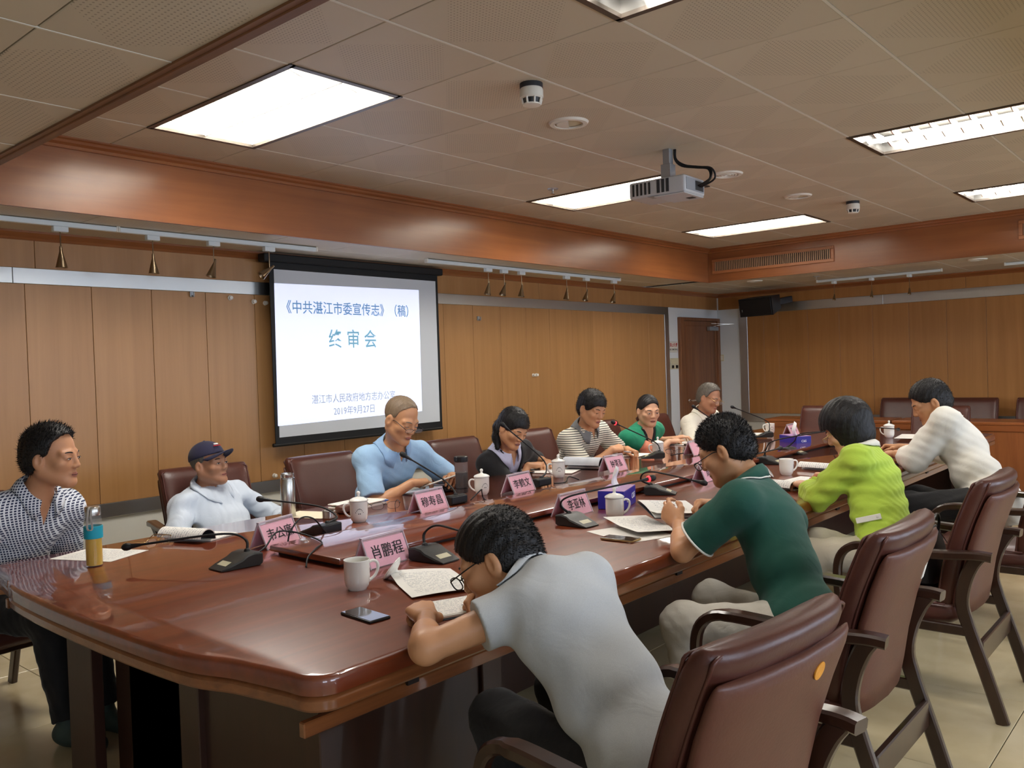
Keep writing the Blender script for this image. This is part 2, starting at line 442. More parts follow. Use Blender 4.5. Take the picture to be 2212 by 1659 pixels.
# troffer openings: (x0, x1, y0, y1)
LIGHTS = [(2.08, 2.665, 2.945, 4.15), (5.05, 5.635, 2.945, 4.15), (7.42, 8.005, 2.945, 4.15),
          (2.08, 2.665, 0.52, 1.725), (5.05, 5.635, 0.52, 1.725), (7.42, 8.005, 0.52, 1.725)]
gx = [BX0] + [2.072 - 0.595] + [2.072 + 0.595 * k for k in range(12)]
gx = [v for v in gx if v < BX1 - 0.1] + [BX1]
gy = [BY0] + [1.12 - 0.6045] + [1.12 + 0.6085 * k for k in range(6)] + [BY1]
_tm = {}
def ceil_tile(parent, x0, x1, y0, y1, z, g=0.0025, gyy=0.007):
    key = (round(x1 - x0, 3), round(y1 - y0, 3))
    if key not in _tm:
        w, h = key
        _tm[key] = MB().rbox(-w / 2 + g, w / 2 - g, -h / 2 + gyy, h / 2 - gyy, 0, 0.012, r=0.002, seg=1).mesh('ceiling_tile', 'ceiling_tile')
    link(_tm[key], 'ceiling_tile', parent, loc=((x0 + x1) / 2, (y0 + y1) / 2, z))
for i in range(len(gx) - 1):
    for j in range(len(gy) - 1):
        cells = [(gx[i], gx[i + 1], gy[j], gy[j + 1])]
        for lx0, lx1, ly0, ly1 in LIGHTS:
            nxt = []
            for a, b_, c, d in cells:
                if b_ <= lx0 + 0.02 or a >= lx1 - 0.02 or d <= ly0 + 0.02 or c >= ly1 - 0.02: nxt.append((a, b_, c, d)); continue
                if a < lx0 - 0.02: nxt.append((a, lx0, c, d))
                if b_ > lx1 + 0.02: nxt.append((lx1, b_, c, d))
                if c < ly0 - 0.02: nxt.append((max(a, lx0), min(b_, lx1), c, ly0))
                if d > ly1 + 0.02: nxt.append((max(a, lx0), min(b_, lx1), ly1, d))
            cells = nxt
        for c in cells: ceil_tile(ceil, *c, ZC)
# white runners along the room, broken by the troffers
for y in gy[1:-1]:
    cuts = sorted([(l[0] - 0.01, l[1] + 0.01) for l in LIGHTS if l[2] + 0.05 < y < l[3] - 0.05])
    x = BX0
    for a, b_ in cuts + [(BX1, BX1)]:
        MB().box(x, a, y - 0.0055, y + 0.0055, ZC - 0.001, ZC + 0.02).build('ceiling_runner', 'tbar_white', ceil)
        x = b_
MB().box(BX0, BX1, BY0, BY1, ZC + 0.03, ZC + 0.05).build('ceiling_backing', 'dark_gap', ceil) if False else None

# the dropped soffits round the field
sof = structure(MB().box(XN, BX0 - 0.02, YR, YL, ZS + 0.03, ZS + 0.08).box(BX1 + 0.02, XF, YR, YL, ZS + 0.03, ZS + 0.08)
                .box(BX0 - 0.02, BX1 + 0.02, BY1 + 0.02, YL, ZS + 0.03, ZS + 0.08).box(BX0 - 0.02, BX1 + 0.02, YR, BY0 - 0.02, ZS + 0.03, ZS + 0.08).build('ceiling_soffit', 'dark_gap'))
def soffit_tiles(xs_, ys_):
    for a, b_ in zip(xs_[:-1], xs_[1:]):
        for c, d in zip(ys_[:-1], ys_[1:]): ceil_tile(sof, a, b_, c, d, ZS, g=0.002, gyy=0.005)
    for y in ys_[1:-1]:
        MB().box(xs_[0], xs_[-1], y - 0.004, y + 0.004, ZS - 0.001, ZS + 0.014).build('ceiling_runner', 'tbar_white', sof)
sy = [YR, -1.9, -1.3, -0.7, -0.1, 0.5, 1.1, 1.707, 2.307, 2.92, 3.51, 4.1, 4.68, 5.0, YL]
soffit_tiles([XN, -2.13, -1.53, -0.93, -0.33, 0.27, 0.87, BX0 - 0.03], sy)
soffit_tiles([BX1 + 0.03, 9.3, 9.9, 10.5, XF], sy)
soffit_tiles([BX0 - 0.03] + [1.47 + 0.6 * k for k in range(13)], [BY1 + 0.03, 5.08, YL])
soffit_tiles([BX0 - 0.03] + [1.47 + 0.6 * k for k in range(13)], [YR, -1.4, -0.7, BY0 - 0.03])

# bulkheads (cherry veneer) with a small lip below and a crown above
def bulkhead(name, x0, x1, y0, y1, mat):
    return structure(MB().rbox(x0, x1, y0, y1, ZS - 0.012, ZC + 0.1, r=0.003, seg=1).build(name, mat))
bl = bulkhead('bulkhead_left', BX0 - 0.03, BX1 + 0.03, BY1, BY1 + 0.03, 'cherry_x')
bf = bulkhead('bulkhead_far', BX1, BX1 + 0.03, BY0, BY1, 'cherry_y')
br = bulkhead('bulkhead_right', BX0 - 0.03, BX1 + 0.03, BY0 - 0.03, BY0, 'cherry_x')
bn = bulkhead('bulkhead_near', BX0 - 0.035, BX0, BY0, BY1, 'beam_wood')
MB().box(BX0 - 0.055, BX0 - 0.035, BY0, BY1 + 0.2, ZS - 0.008, ZS + 0.01).build('edge_bead', 'beam_wood', bn)
MB().box(BX0, BX1, BY1 - 0.008, BY1 + 0.01, ZS - 0.014, ZS + 0.0).build('lip', 'cherry_x', bl)
MB().box(BX1 - 0.008, BX1 + 0.01, BY0, BY1, ZS - 0.014, ZS + 0.0).build('lip', 'cherry_y', bf)
CP = [(0, ZC + 0.004), (0.06, ZC + 0.004), (0.06, ZC - 0.008), (0.046, ZC - 0.014), (0.04, ZC - 0.026), (0.02, ZC - 0.036), (0.014, ZC - 0.05), (0, ZC - 0.052)]
crown(((BX0, BY1, 0), (BX1, BY1, 0), (0, -1, 0)), 'trim_3', 'cherry_x', CP)
crown(((BX1, BY0, 0), (BX1, BY1, 0), (-1, 0, 0)), 'trim_4', 'cherry_y', CP)
crown(((BX0, BY0, 0), (BX0, BY1, 0), (1, 0, 0)), 'trim_5', 'cherry_y', CP)
crown(((BX0, BY0, 0), (BX1, BY0, 0), (0, 1, 0)), 'trim_6', 'cherry_x', CP)

# ------------------------------------------------------------------ ceiling troffers
plain('mirror_louvre', (238, 236, 230), rough=0.25, metal=1.0)
plain('troffer_frame', (92, 84, 76), rough=0.35, metal=0.7)
plain('reflector_grey', (120, 118, 114), rough=0.3, metal=0.6)
plain('troffer_white', (240, 238, 230), rough=0.4)
emit('tube_glow', (255, 250, 240), 6.0); MAT['tube_glow'].cycles.emission_sampling = 'NONE'
LT = ['closest to the screen side at the near end of the room', 'half hidden behind the projector', 'smallest one by the far bulkhead corner',
      'cut off by the top edge of the picture', 'with chevron louvres at the right edge below the top', 'with chevron louvres at the far right near the bulkhead']
for n, (x0, x1, y0, y1) in enumerate(LIGHTS):
    cx, cy = (x0 + x1) / 2, (y0 + y1) / 2
    w, l = x1 - x0, y1 - y0
    t = thing('ceiling_light', 'recessed fluorescent ceiling light, ' + LT[n], 'ceiling light', (cx, cy, ZC), group='recessed ceiling lights')
    fr = MB()
    for s in (-1, 1):
        fr.box(s * w / 2 - 0.014, s * w / 2 + 0.014, -l / 2 - 0.014, l / 2 + 0.014, -0.006, 0.01)
        fr.box(-w / 2, w / 2, s * l / 2 - 0.014, s * l / 2 + 0.014, -0.006, 0.01)
    fr.build('frame', 'troffer_frame', t)
    hs = MB()
    hs.box(-w / 2, w / 2, -l / 2, l / 2, 0.086, 0.09)
    for s in (-1, 1):
        hs.box(s * w / 2 - 0.004, s * w / 2 + 0.004, -l / 2, l / 2, 0.008, 0.088); hs.box(-w / 2, w / 2, s * l / 2 - 0.004, s * l / 2 + 0.004, 0.008, 0.088)
    hs.build('housing', 'troffer_white' if n < 3 else 'reflector_grey', t)
    for k in range(2):
        xx = (k - 0.5) * w / 2
        MB().tube([(xx, -l / 2 + 0.03, 0.05), (xx, l / 2 - 0.03, 0.05)], 0.013, n=10).build('tube', 'tube_glow', t, smooth=True)
    MB().add([(-0.016, -l / 2 + 0.01, 0.03), (0.016, -l / 2 + 0.01, 0.03), (0.003, -l / 2 + 0.01, 0.004), (-0.003, -l / 2 + 0.01, 0.004),
              (-0.016, l / 2 - 0.01, 0.03), (0.016, l / 2 - 0.01, 0.03), (0.003, l / 2 - 0.01, 0.004), (-0.003, l / 2 - 0.01, 0.004)],
             [(0, 1, 2, 3), (7, 6, 5, 4), (0, 4, 5, 1), (1, 5, 6, 2), (2, 6, 7, 3), (3, 7, 4, 0)]).build('louvre_rib', 'troffer_white', t)
    # chevron blades, two columns
    cw_ = w / 2 - 0.02
    bl_ = MB().add([(-cw_ / 2, -0.003, 0.034), (cw_ / 2, -0.003, 0.034), (0.012, -0.003, 0.004), (-0.012, -0.003, 0.004), (-cw_ / 2, 0.003, 0.034), (cw_ / 2, 0.003, 0.034), (0.012, 0.003, 0.004), (-0.012, 0.003, 0.004)],
                   [(0, 1, 2, 3), (7, 6, 5, 4), (0, 4, 5, 1), (1, 5, 6, 2), (2, 6, 7, 3), (3, 7, 4, 0)]).mesh('louvre_blade', 'troffer_white' if n < 3 else 'mirror_louvre')
    for k in range(11):
        for c_ in (-1, 1): link(bl_, 'louvre_blade', t, loc=(c_ * w / 4, -l / 2 + (k + 1) * l / 12, 0))
    if n >= 3:
        for c_ in (-1, 1):
            ld = bpy.data.lights.new('troffer_lamp', 'AREA'); ld.shape = 'RECTANGLE'; ld.size = 0.05; ld.size_y = l - 0.1
            ld.energy = LAMP_W / 2; ld.color = (1.0, 0.965, 0.92)
            lo = bpy.data.objects.new('troffer_lamp', ld); COL.objects.link(lo); lo.parent = t; lo.location = (c_ * w / 4, 0, 0.08)
        continue
    ld = bpy.data.lights.new('troffer_lamp', 'AREA'); ld.shape = 'RECTANGLE'; ld.size = w - 0.03; ld.size_y = l - 0.03
    ld.energy = LAMP_W; ld.color = (1.0, 0.965, 0.92)
    lo = bpy.data.objects.new('troffer_lamp', ld); COL.objects.link(lo); lo.parent = t; lo.location = (0, 0, 0.08)
# ------------------------------------------------------------------ conference table
wood('table_wood', (102, 42, 18), (128, 56, 24), stretch=(0.5, 9, 9), rough=0.32, coat=1.0, coatr=0.03, coatior=1.62, bump=0.01, blotch=0.08)
wood('table_wood_end', (102, 42, 18), (128, 56, 24), stretch=(9, 0.5, 9), rough=0.32, coat=1.0, coatr=0.03, coatior=1.62, bump=0.01, blotch=0.08)
wood('table_edge', (112, 62, 32), (146, 88, 48), stretch=(0.6, 9, 14), rough=0.3, coat=0.8, coatr=0.08, bump=0.01)
wood('table_base', (46, 23, 15), (58, 30, 19), stretch=(9, 9, 0.6), rough=0.4, coat=0.2)
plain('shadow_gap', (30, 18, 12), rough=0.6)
TC = (4.625, 2.655)
def table_outline():
    q = [(1.036, 0.0), (1.037, 0.15), (1.04, 0.3), (1.046, 0.45), (1.054, 0.56), (1.062, 0.62), (1.07, 0.655), (1.082, 0.69), (1.095, 0.725), (1.104, 0.755), (1.111, 0.79), (1.125, 0.87), (1.136, 0.94)]
    cx, cy, r = 1.215, 0.968, 0.078
    q += [(cx - r * math.cos(a), cy + r * math.sin(a)) for a in [math.radians(d) for d in range(0, 91, 15)]]
    q = [(x - TC[0], -y) for x, y in q]                       # toward the near right corner
    n1 = q                                                    # (x<0, y<0)
    n2 = [(-x, y) for x, y in q][::-1]
    n3 = [(-x, -y) for x, y in q][1:]
    n4 = [(x, -y) for x, y in q][::-1][:-1]
    return n1 + [(x, -1.046) for x in (-2, -0.7, 0.7, 2)] + n2[:-1] + n3[:0] + [n2[-1]] + n3 + [(x, 1.046) for x in (2, 0.7, -0.7, -2)] + n4
def offset_poly(P, d):
    n = len(P); out = []
    for i in range(n):
        a, b_, c = Vector(P[i - 1]), Vector(P[i]), Vector(P[(i + 1) % n])
        t = ((b_ - a).normalized() + (c - b_).normalized()).normalized()
        nrm = Vector((-t.y, t.x))
        out.append((b_.x + nrm.x * d, b_.y + nrm.y * d))
    return out
OUT = table_outline()
table = thing('conference_table', 'long dark red lacquered conference table with bowed ends and raised centre', 'table', (TC[0], TC[1], 0))
def stacked(loops, cap_top=True, cap_bottom=True):
    mb = MB(); n = len(OUT)
    vs = []; fs = []
    for d, z in loops:
        vs += [(x, y, z) for x, y in offset_poly(OUT, d)]
    for k in range(len(loops) - 1):
        for i in range(n): fs.append((k * n + i, k * n + (i + 1) % n, (k + 1) * n + (i + 1) % n, (k + 1) * n + i))
    if cap_bottom: fs.append(tuple(range(n))[::-1])
    if cap_top: fs.append(tuple(range((len(loops) - 1) * n, len(loops) * n)))
    return mb.add(vs, fs)
stacked([(0.012, 0.7125), (0.0, 0.714), (0.0, 0.744), (0.003, 0.753), (0.008, 0.758), (0.014, 0.76)]).build('tabletop', 'table_wood', table, smooth=30)
stacked([(0.03, 0.672), (0.006, 0.674), (0.002, 0.68), (0.002, 0.7), (0.008, 0.708), (0.016, 0.7125)]).build('edge_moulding', 'table_edge', table, smooth=30)
X_ = lambda x: x - TC[0]
Y_ = lambda y: y - TC[1]
isl = thing('table_riser', 'long raised wooden centre panel lying along the middle of the conference table', 'table riser', (TC[0], TC[1], 0.76))
MB().rbox(X_(1.86), X_(7.42), Y_(2.455), Y_(2.895), 0.012, 0.037, r=0.007, seg=2).build('centre_panel', 'table_wood', isl, smooth=30)
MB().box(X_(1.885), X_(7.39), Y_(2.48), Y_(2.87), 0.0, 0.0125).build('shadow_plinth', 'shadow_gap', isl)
# rails below the overhang, spine, end cabinets
for s in (-1, 1):
    MB().rbox(X_(1.16), X_(8.09), s * 0.955 - 0.011, s * 0.955 + 0.011, 0.598, 0.636, r=0.003, seg=1).build('apron_rail', 'table_edge', table)
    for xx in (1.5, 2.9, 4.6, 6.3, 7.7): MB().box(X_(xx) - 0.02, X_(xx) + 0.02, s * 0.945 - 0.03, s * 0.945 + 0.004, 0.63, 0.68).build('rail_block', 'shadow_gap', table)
sp = MB().box(X_(1.3), X_(7.95), Y_(2.42), Y_(2.9), 0.04, 0.674).build('spine_panel', 'table_base', table)
def cabinet(sx):
    mx = Matrix.Scale(-1, 4, (1, 0, 0)) if sx < 0 else Matrix.Identity(4)
    m = lambda mb: mb
    def put(name, x0, x1, y0, y1, z0, z1, mat='table_base'):
        a, b_ = sorted(((x0 - TC[0]) * sx, (x1 - TC[0]) * sx))
        MB().rbox(a, b_, Y_(y0), Y_(y1), z0, z1, r=0.003, seg=1).build(name, mat, table)
    put('end_cabinet', 1.235, 1.81, 1.735, 2.30, 0.0, 0.674)
    put('corner_post', 1.215, 1.255, 2.285, 2.395, 0.0, 0.674)
    put('corner_post', 1.81, 1.895, 1.722, 1.79, 0.0, 0.674)
    put('end_panel', 1.30, 1.32, 2.39, 3.01, 0.0, 0.674)
    put('corner_post', 1.215, 1.255, 3.0, 3.2, 0.0, 0.674)
    put('skirting', 1.225, 1.82, 1.727, 2.29, 0.0, 0.06)
cabinet(1); cabinet(-1)

# ------------------------------------------------------------------ armchairs
plain('leather', (80, 43, 34), rough=0.36, spec=0.5, bump=0.12, bscale=130, var=0.12)
plain('leather_back', (94, 54, 42), rough=0.42, spec=0.5, bump=0.12, bscale=130, var=0.15)
plain('piping_leather', (84, 45, 37), rough=0.4)
wood('chair_wood', (44, 26, 18), (60, 36, 24), stretch=(8, 8, 0.8), rough=0.3, coat=0.5, coatr=0.12)
plain('sticker_white', (225, 222, 215), rough=0.6)
plain('sticker_orange', (226, 150, 52), rough=0.5, var=0.4, bscale=300)

def se_ring(hw, t, yc, z, cur, tilt=0.0, n=36, p=5.0):
    """rounded-rectangle ring, bowed backwards at the middle"""
    out = []
    for k in range(n):
        a = 2 * PI * k / n
        c, s = math.cos(a), math.sin(a)
        x = hw * math.copysign(abs(c) ** (2 / p), c); y = t / 2 * math.copysign(abs(s) ** (2 / 2.6), s)
        out.append((x, yc + y + cur * (x / hw) ** 2, z + y * tilt))
    return out
def loft(rings, cap=True):
    n = len(rings[0]); vs = [p for r in rings for p in r]; fs = []
    for k in range(len(rings) - 1):
        for i in range(n): fs.append((k * n + i, k * n + (i + 1) % n, (k + 1) * n + (i + 1) % n, (k + 1) * n + i))
    if cap: fs.append(tuple(range(n))[::-1]); fs.append(tuple(range((len(rings) - 1) * n, len(rings) * n)))
    return vs, fs
def back_center(z):
    v = (z - 0.42) / 0.55
    return -0.205 - 0.115 * v - 0.035 * v * v + 0.03 * math.sin(PI * min(max(v, 0), 1)) * 0.6
def make_chair():
    root = thing('armchair', 'armchair', 'chair')
    rings = []
    for z, t, hw in ((0.40, 0.05, 0.2), (0.42, 0.085, 0.222), (0.48, 0.105, 0.238), (0.58, 0.11, 0.243), (0.70, 0.105, 0.247), (0.80, 0.1, 0.25), (0.88, 0.1, 0.25),
                     (0.92, 0.105, 0.249), (0.945, 0.1, 0.247), (0.962, 0.082, 0.244), (0.972, 0.055, 0.24), (0.976, 0.02, 0.235)):
        rings.append(se_ring(hw, t, back_center(z) + 0.01, z, 0.022))
    back = MB().add(*loft(rings)).build('backrest', 'leather', root, smooth=True)
    rings = []
    for z, t, hw in ((0.40, 0.02, 0.2), (0.405, 0.045, 0.214), (0.48, 0.05, 0.229), (0.58, 0.05, 0.235), (0.70, 0.05, 0.24), (0.80, 0.05, 0.243), (0.88, 0.048, 0.243), (0.905, 0.036, 0.241), (0.915, 0.012, 0.238)):
        rings.append(se_ring(hw, t, back_center(z) - 0.045, z, 0.022))
    MB().add(*loft(rings)).build('back_panel', 'leather_back', root, smooth=True)
    # piping round the front face of the back cushion
    zz = [0.44, 0.52, 0.6, 0.7, 0.8, 0.88, 0.93, 0.955]
    for dy, mname in ((0.030, 'piping'), (-0.03, 'piping')):
        pp = []
        for s in (-1, 1):
            side = [(s * (0.236 if z > 0.6 else 0.229), back_center(z) + 0.01 + dy + 0.02, z) for z in zz]
            pp.append(side)
        top = [(x, back_center(0.962) + 0.01 + dy * 0.8 + 0.022 * (x / 0.24) ** 2, 0.9635) for x in (-0.2, -0.1, 0.0, 0.1, 0.2)]
        MB().tube(smoothpath(pp[0] + top + pp[1][::-1], 3), 0.0045, n=6).build('piping', 'piping_leather', back, smooth=True)
    # seat: rounded waterfall cushion
    rings = []
    for y, hw, zt, zb in ((-0.235, 0.19, 0.44, 0.40), (-0.225, 0.225, 0.455, 0.375), (-0.19, 0.24, 0.462, 0.352), (-0.05, 0.25, 0.46, 0.338), (0.1, 0.256, 0.468, 0.338), (0.19, 0.256, 0.47, 0.345), (0.235, 0.252, 0.458, 0.36), (0.26, 0.245, 0.435, 0.375), (0.27, 0.22, 0.415, 0.392)):
        rg = []
        for k in range(32):
            a = 2 * PI * k / 32; c, s = math.cos(a), math.sin(a)
            rg.append((hw * math.copysign(abs(c) ** 0.4, c), y, (zt + zb) / 2 + (zt - zb) / 2 * math.copysign(abs(s) ** 0.6, s) + (0.006 * (1 - (abs(c)) ** 2) if s > 0 else 0)))
        rings.append(rg)
    seat = MB().add(*loft(rings)).build('seat', 'leather', root, smooth=True)
    for s in (-1, 1):
        MB().tube(smoothpath([(s * 0.247, -0.18, 0.448), (s * 0.252, 0.0, 0.452), (s * 0.254, 0.15, 0.455), (s * 0.247, 0.23, 0.44)], 3), 0.004, n=6).build('piping', 'piping_leather', seat, smooth=True)
    for s in (-1, 1):
        rl = smoothpath([(s * 0.262, -0.385, 0.0), (s * 0.262, -0.325, 0.2), (s * 0.262, -0.268, 0.38), (s * 0.264, -0.248, 0.47), (s * 0.268, -0.262, 0.56), (s * 0.274, -0.29, 0.63), (s * 0.28, -0.315, 0.668)], 4)
        MB().sweep(rl, 0.028, [0.048] * 9 + [0.05] * (len(rl) - 9), side=(1, 0, 0)).build('rear_leg', 'chair_wood', root, smooth=35)
        ar = smoothpath([(s * 0.28, -0.36, 0.672), (s * 0.285, -0.3, 0.676), (s * 0.29, -0.15, 0.665), (s * 0.292, 0.0, 0.672), (s * 0.29, 0.12, 0.672), (s * 0.287, 0.19, 0.65), (s * 0.282, 0.232, 0.59), (s * 0.276, 0.24, 0.48), (s * 0.27, 0.225, 0.3), (s * 0.266, 0.215, 0.0)], 4)
        nn = len(ar)
        MB().sweep(ar, [0.05 if i < nn * 0.45 else 0.034 for i in range(nn)], 0.034, side=(1, 0, 0)).build('armrest', 'chair_wood', root, smooth=35)
        MB().rbox(s * 0.262 - 0.013, s * 0.262 + 0.013, -0.28, 0.225, 0.335, 0.375, r=0.004, seg=1).build('side_rail', 'chair_wood', root)
    MB().rbox(-0.25, 0.25, -0.318, -0.296, 0.225, 0.315, r=0.004, seg=1).build('rear_rail', 'chair_wood', root)
    MB().rbox(-0.255, 0.255, 0.2, 0.222, 0.335, 0.385, r=0.004, seg=1).build('front_rail', 'chair_wood', root)
    return root
_chair = make_chair(); _chair_used = [False]
def chair(x, y, deg, label, group):
    c = _chair if not _chair_used[0] else copy_tree(_chair)
    _chair_used[0] = True
    c.scale = (1.03, 1.0, 0.975); c.location = (x, y, 0); c.rotation_euler = (0, 0, math.radians(deg))
    return tag(c, label, 'chair', group)
G1, G2, G3, G4 = 'armchairs on the window side of the table', 'armchairs on the screen side of the table', 'armchairs at the far head of the table', 'armchairs behind the rear desks'
c1 = chair(1.61, 1.03, -6, 'brown leather armchair nearest the camera with a round orange sticker on its back', G1)
c2 = chair(2.74, 1.13, 0, 'brown leather armchair with a white label on its back, behind the green shirt', G1)
c3 = chair(3.98, 1.12, 0, 'brown leather armchair at the right edge holding a black handbag', G1)
c4 = chair(5.15, 1.05, 0, 'brown leather armchair of the man in the white shirt, arms showing at the right edge', G1)
chair(1.25, 4.18, 185, 'brown leather armchair at the left edge under the man in the checked shirt', G2)
chair(2.47, 4.24, 172, 'brown leather armchair behind the man in the cap', G2)
chair(3.23, 4.10, 180, 'brown leather armchair behind the man in the pale blue polo shirt', G2)
chair(4.40, 4.10, 180, 'brown leather armchair behind the woman in the black cardigan', G2)
chair(5.27, 4.08, 180, 'brown leather armchair behind the man in the striped polo shirt', G2)
chair(6.25, 4.08, 180, 'brown leather armchair behind the woman in the green cardigan', G2)
chair(7.15, 4.08, 180, 'brown leather armchair behind the grey-haired man by the door', G2)
chair(8.45, 3.30, 90, 'empty brown leather armchair at the head of the table, left of the bobbed hair', G3)
chair(8.55, 2.22, 92, 'empty brown leather armchair at the head of the table, behind the white shirt', G3)
chair(10.13, 3.02, 90, 'dark armchair behind the rear desks, left one of the three', G4)
chair(10.13, 2.30, 90, 'dark armchair behind the rear desks, middle one of the three', G4)
chair(10.13, 1.62, 90, 'dark armchair behind the rear desks at the right edge', G4)
# marks on two chair backs
def on_back(ch, x, z, mb, mat, name):
    M = frame_m((x, back_center(z) - 0.0715 + 0.022 * (x / 0.24) ** 2, z), (1, 0.16 * x / 0.24, 0), (0, -0.28, 1))
    o = link(mb.mesh(name, mat), name, ch); o.matrix_local = M
    return o
# (the back face looks toward -Y: mirror X so the outline is right)
on_back(c1, 0.075, 0.86, MB().lathe([(0.0, 0.0), (0.02, 0.0), (0.02, -0.003), (0.0, -0.003)], 20), 'sticker_orange', 'sticker')
on_back(c2, 0.13, 0.79, MB().box(-0.016, 0.016, -0.026, 0.026, -0.003, 0.0), 'sticker_white', 'paper_label')

# ------------------------------------------------------------------ rear desks in front of the far wall
wood('desk_wood', (132, 72, 36), (158, 92, 48), stretch=(7, 0.5, 7), rough=0.32, coat=0.3, coatr=0.15)
wood('desk_front', (134, 76, 38), (160, 96, 52), stretch=(7, 7, 0.5), rough=0.36)
def desk(y0, y1, label):
    t = thing('rear_desk', label, 'desk', (9.58, (y0 + y1) / 2, 0), group='rear desks along the far wall')
    h = (y1 - y0) / 2
    MB().rbox(-0.25, 0.25, -h, h, 0.735, 0.765, r=0.005, seg=2).build('desk_top', 'desk_wood', t)
    MB().rbox(-0.235, -0.215, -h + 0.01, h - 0.01, 0.0, 0.735, r=0.002, seg=1).build('front_panel', 'desk_front', t)
    MB().rbox(-0.245, -0.235, -h + 0.01, h - 0.01, 0.675, 0.735, r=0.002, seg=1).build('front_moulding', 'desk_wood', t)
    for s in (-1, 1): MB().rbox(-0.215, 0.22, s * (h - 0.02) - 0.01, s * (h - 0.02) + 0.01, 0.0, 0.735, r=0.002, seg=1).build('side_panel', 'desk_front', t)
desk(2.87, 4.24, 'red-brown rear desk standing at the left below the far wood panels')
desk(1.42, 2.83, 'red-brown rear desk with plain front showing right of the white shirt')
# ------------------------------------------------------------------ things on walls and ceiling
plain('black_plastic', (22, 22, 24), rough=0.4, bump=0.05, bscale=300)
plain('black_rubber', (16, 16, 17), rough=0.55)
plain('dark_grey', (46, 48, 52), rough=0.45)
plain('white_plastic', (232, 228, 216), rough=0.4)
plain('cream_plastic', (214, 206, 176), rough=0.45)
plain('grey_metal', (168, 172, 176), rough=0.4, metal=0.6)
plain('chrome', (220, 220, 220), rough=0.12, metal=1.0)
plain('pale_track', (226, 234, 234), rough=0.4)
plain('bronze', (150, 132, 108), rough=0.28, metal=1.0)
plain('screen_black', (14, 15, 16), rough=0.6)
plain('screen_white', (214, 218, 222), rough=0.7)
plain('ink_black', (34, 30, 32), rough=0.6)
plain('ink_red', (190, 36, 40), rough=0.6)
plain('vent_dark', (26, 18, 14), rough=0.8)
wood('vent_wood', (150, 92, 54), (172, 110, 68), stretch=(7, 0.6, 7), rough=0.4)
plain('vent_slat', (176, 140, 108), rough=0.45)
plain('wall_pin', (236, 232, 222), rough=0.4)

# projection screen hanging in front of the left wall; the picture thrown on it glows
scr = thing('projection_screen', 'black-framed projection screen with bright title slide hanging on the left wall', 'screen', (4.385, 5.37, 0))
def yplane(pts, y0, y1):
    n = len(pts)
    vs = [(x, y0, z) for x, z in pts] + [(x, y1, z) for x, z in pts]
    return vs, [tuple(range(n)), tuple(range(n, 2 * n))[::-1]] + [(i, (i + 1) % n, n + (i + 1) % n, n + i) for i in range(n)]
sx = lambda P: [(x - 4.385, z) for x, z in P]
MB().add(*yplane(sx([(3.54, 0.95), (5.24, 0.95), (5.24, 2.285), (3.54, 2.285)]), 0.0, 0.006)).build('screen_border', 'screen_black', scr)
MB().add(*yplane(sx([(3.572, 1.0), (5.21, 1.005), (5.213, 2.234), (3.578, 2.234)]), -0.0015, 0.0)).build('screen_fabric', 'screen_white', scr)
MB().tube([(-0.86, 0.012, 0.945), (0.86, 0.012, 0.945)], 0.014, n=10).build('weight_bar', 'screen_black', scr)
MB().rbox(-0.9, 0.9, -0.03, 0.06, 2.285, 2.345, r=0.01, seg=2).build('screen_case', 'screen_black', scr)
def slide_mat(name, c, s):
    """projector light put into the material: even colour with its own glow"""
    m, nt, b = _new(name)
    b.inputs['Base Color'].default_value = rgba(c); b.inputs['Roughness'].default_value = 0.8
    b.inputs['Emission Color'].default_value = rgba(c); b.inputs['Emission Strength'].default_value = s
    MAT[name] = m
slide_mat('slide_light', (224, 230, 255), 0.55)
slide_mat('slide_ink', (104, 148, 192), 0.3)
slide_mat('slide_ink_green', (118, 172, 196), 0.32)
slide_mat('slide_ink_grey', (150, 160, 176), 0.34)
pic = MB().add(*yplane(sx([(3.562, 1.085), (5.0, 1.108), (5.01, 2.147), (3.576, 2.131)]), -0.003, -0.0015)).build('projected_slide', 'slide_light', scr)
def wall_text(s, size, mat, x, z, parent, y=-0.0035, bold=0.0, sxx=1.0, rot=0.0):
    M = frame_m((x, y, z), (math.cos(rot), 0, math.sin(rot)), (0, 0, 1))
    o = link(text_mesh(s, size, mat, 0.0002, bold, sx=sxx), 'lettering', parent); o.matrix_local = M
    return o
wall_text('《中共湛江市委宣传志》（稿）', 0.105, 'slide_ink', 4.285 - 4.385, 1.955, pic, bold=0.0009, sxx=0.9)
wall_text('终 审 会', 0.155, 'slide_ink_green', 4.285 - 4.385, 1.715, pic, bold=0.0008, sxx=0.88)
wall_text('湛江市人民政府地方志办公室', 0.075, 'slide_ink_grey', 4.285 - 4.385, 1.258, pic, sxx=0.86)
wall_text('2019年9月27日', 0.075, 'slide_ink_grey', 4.275 - 4.385, 1.158, pic, sxx=0.86)

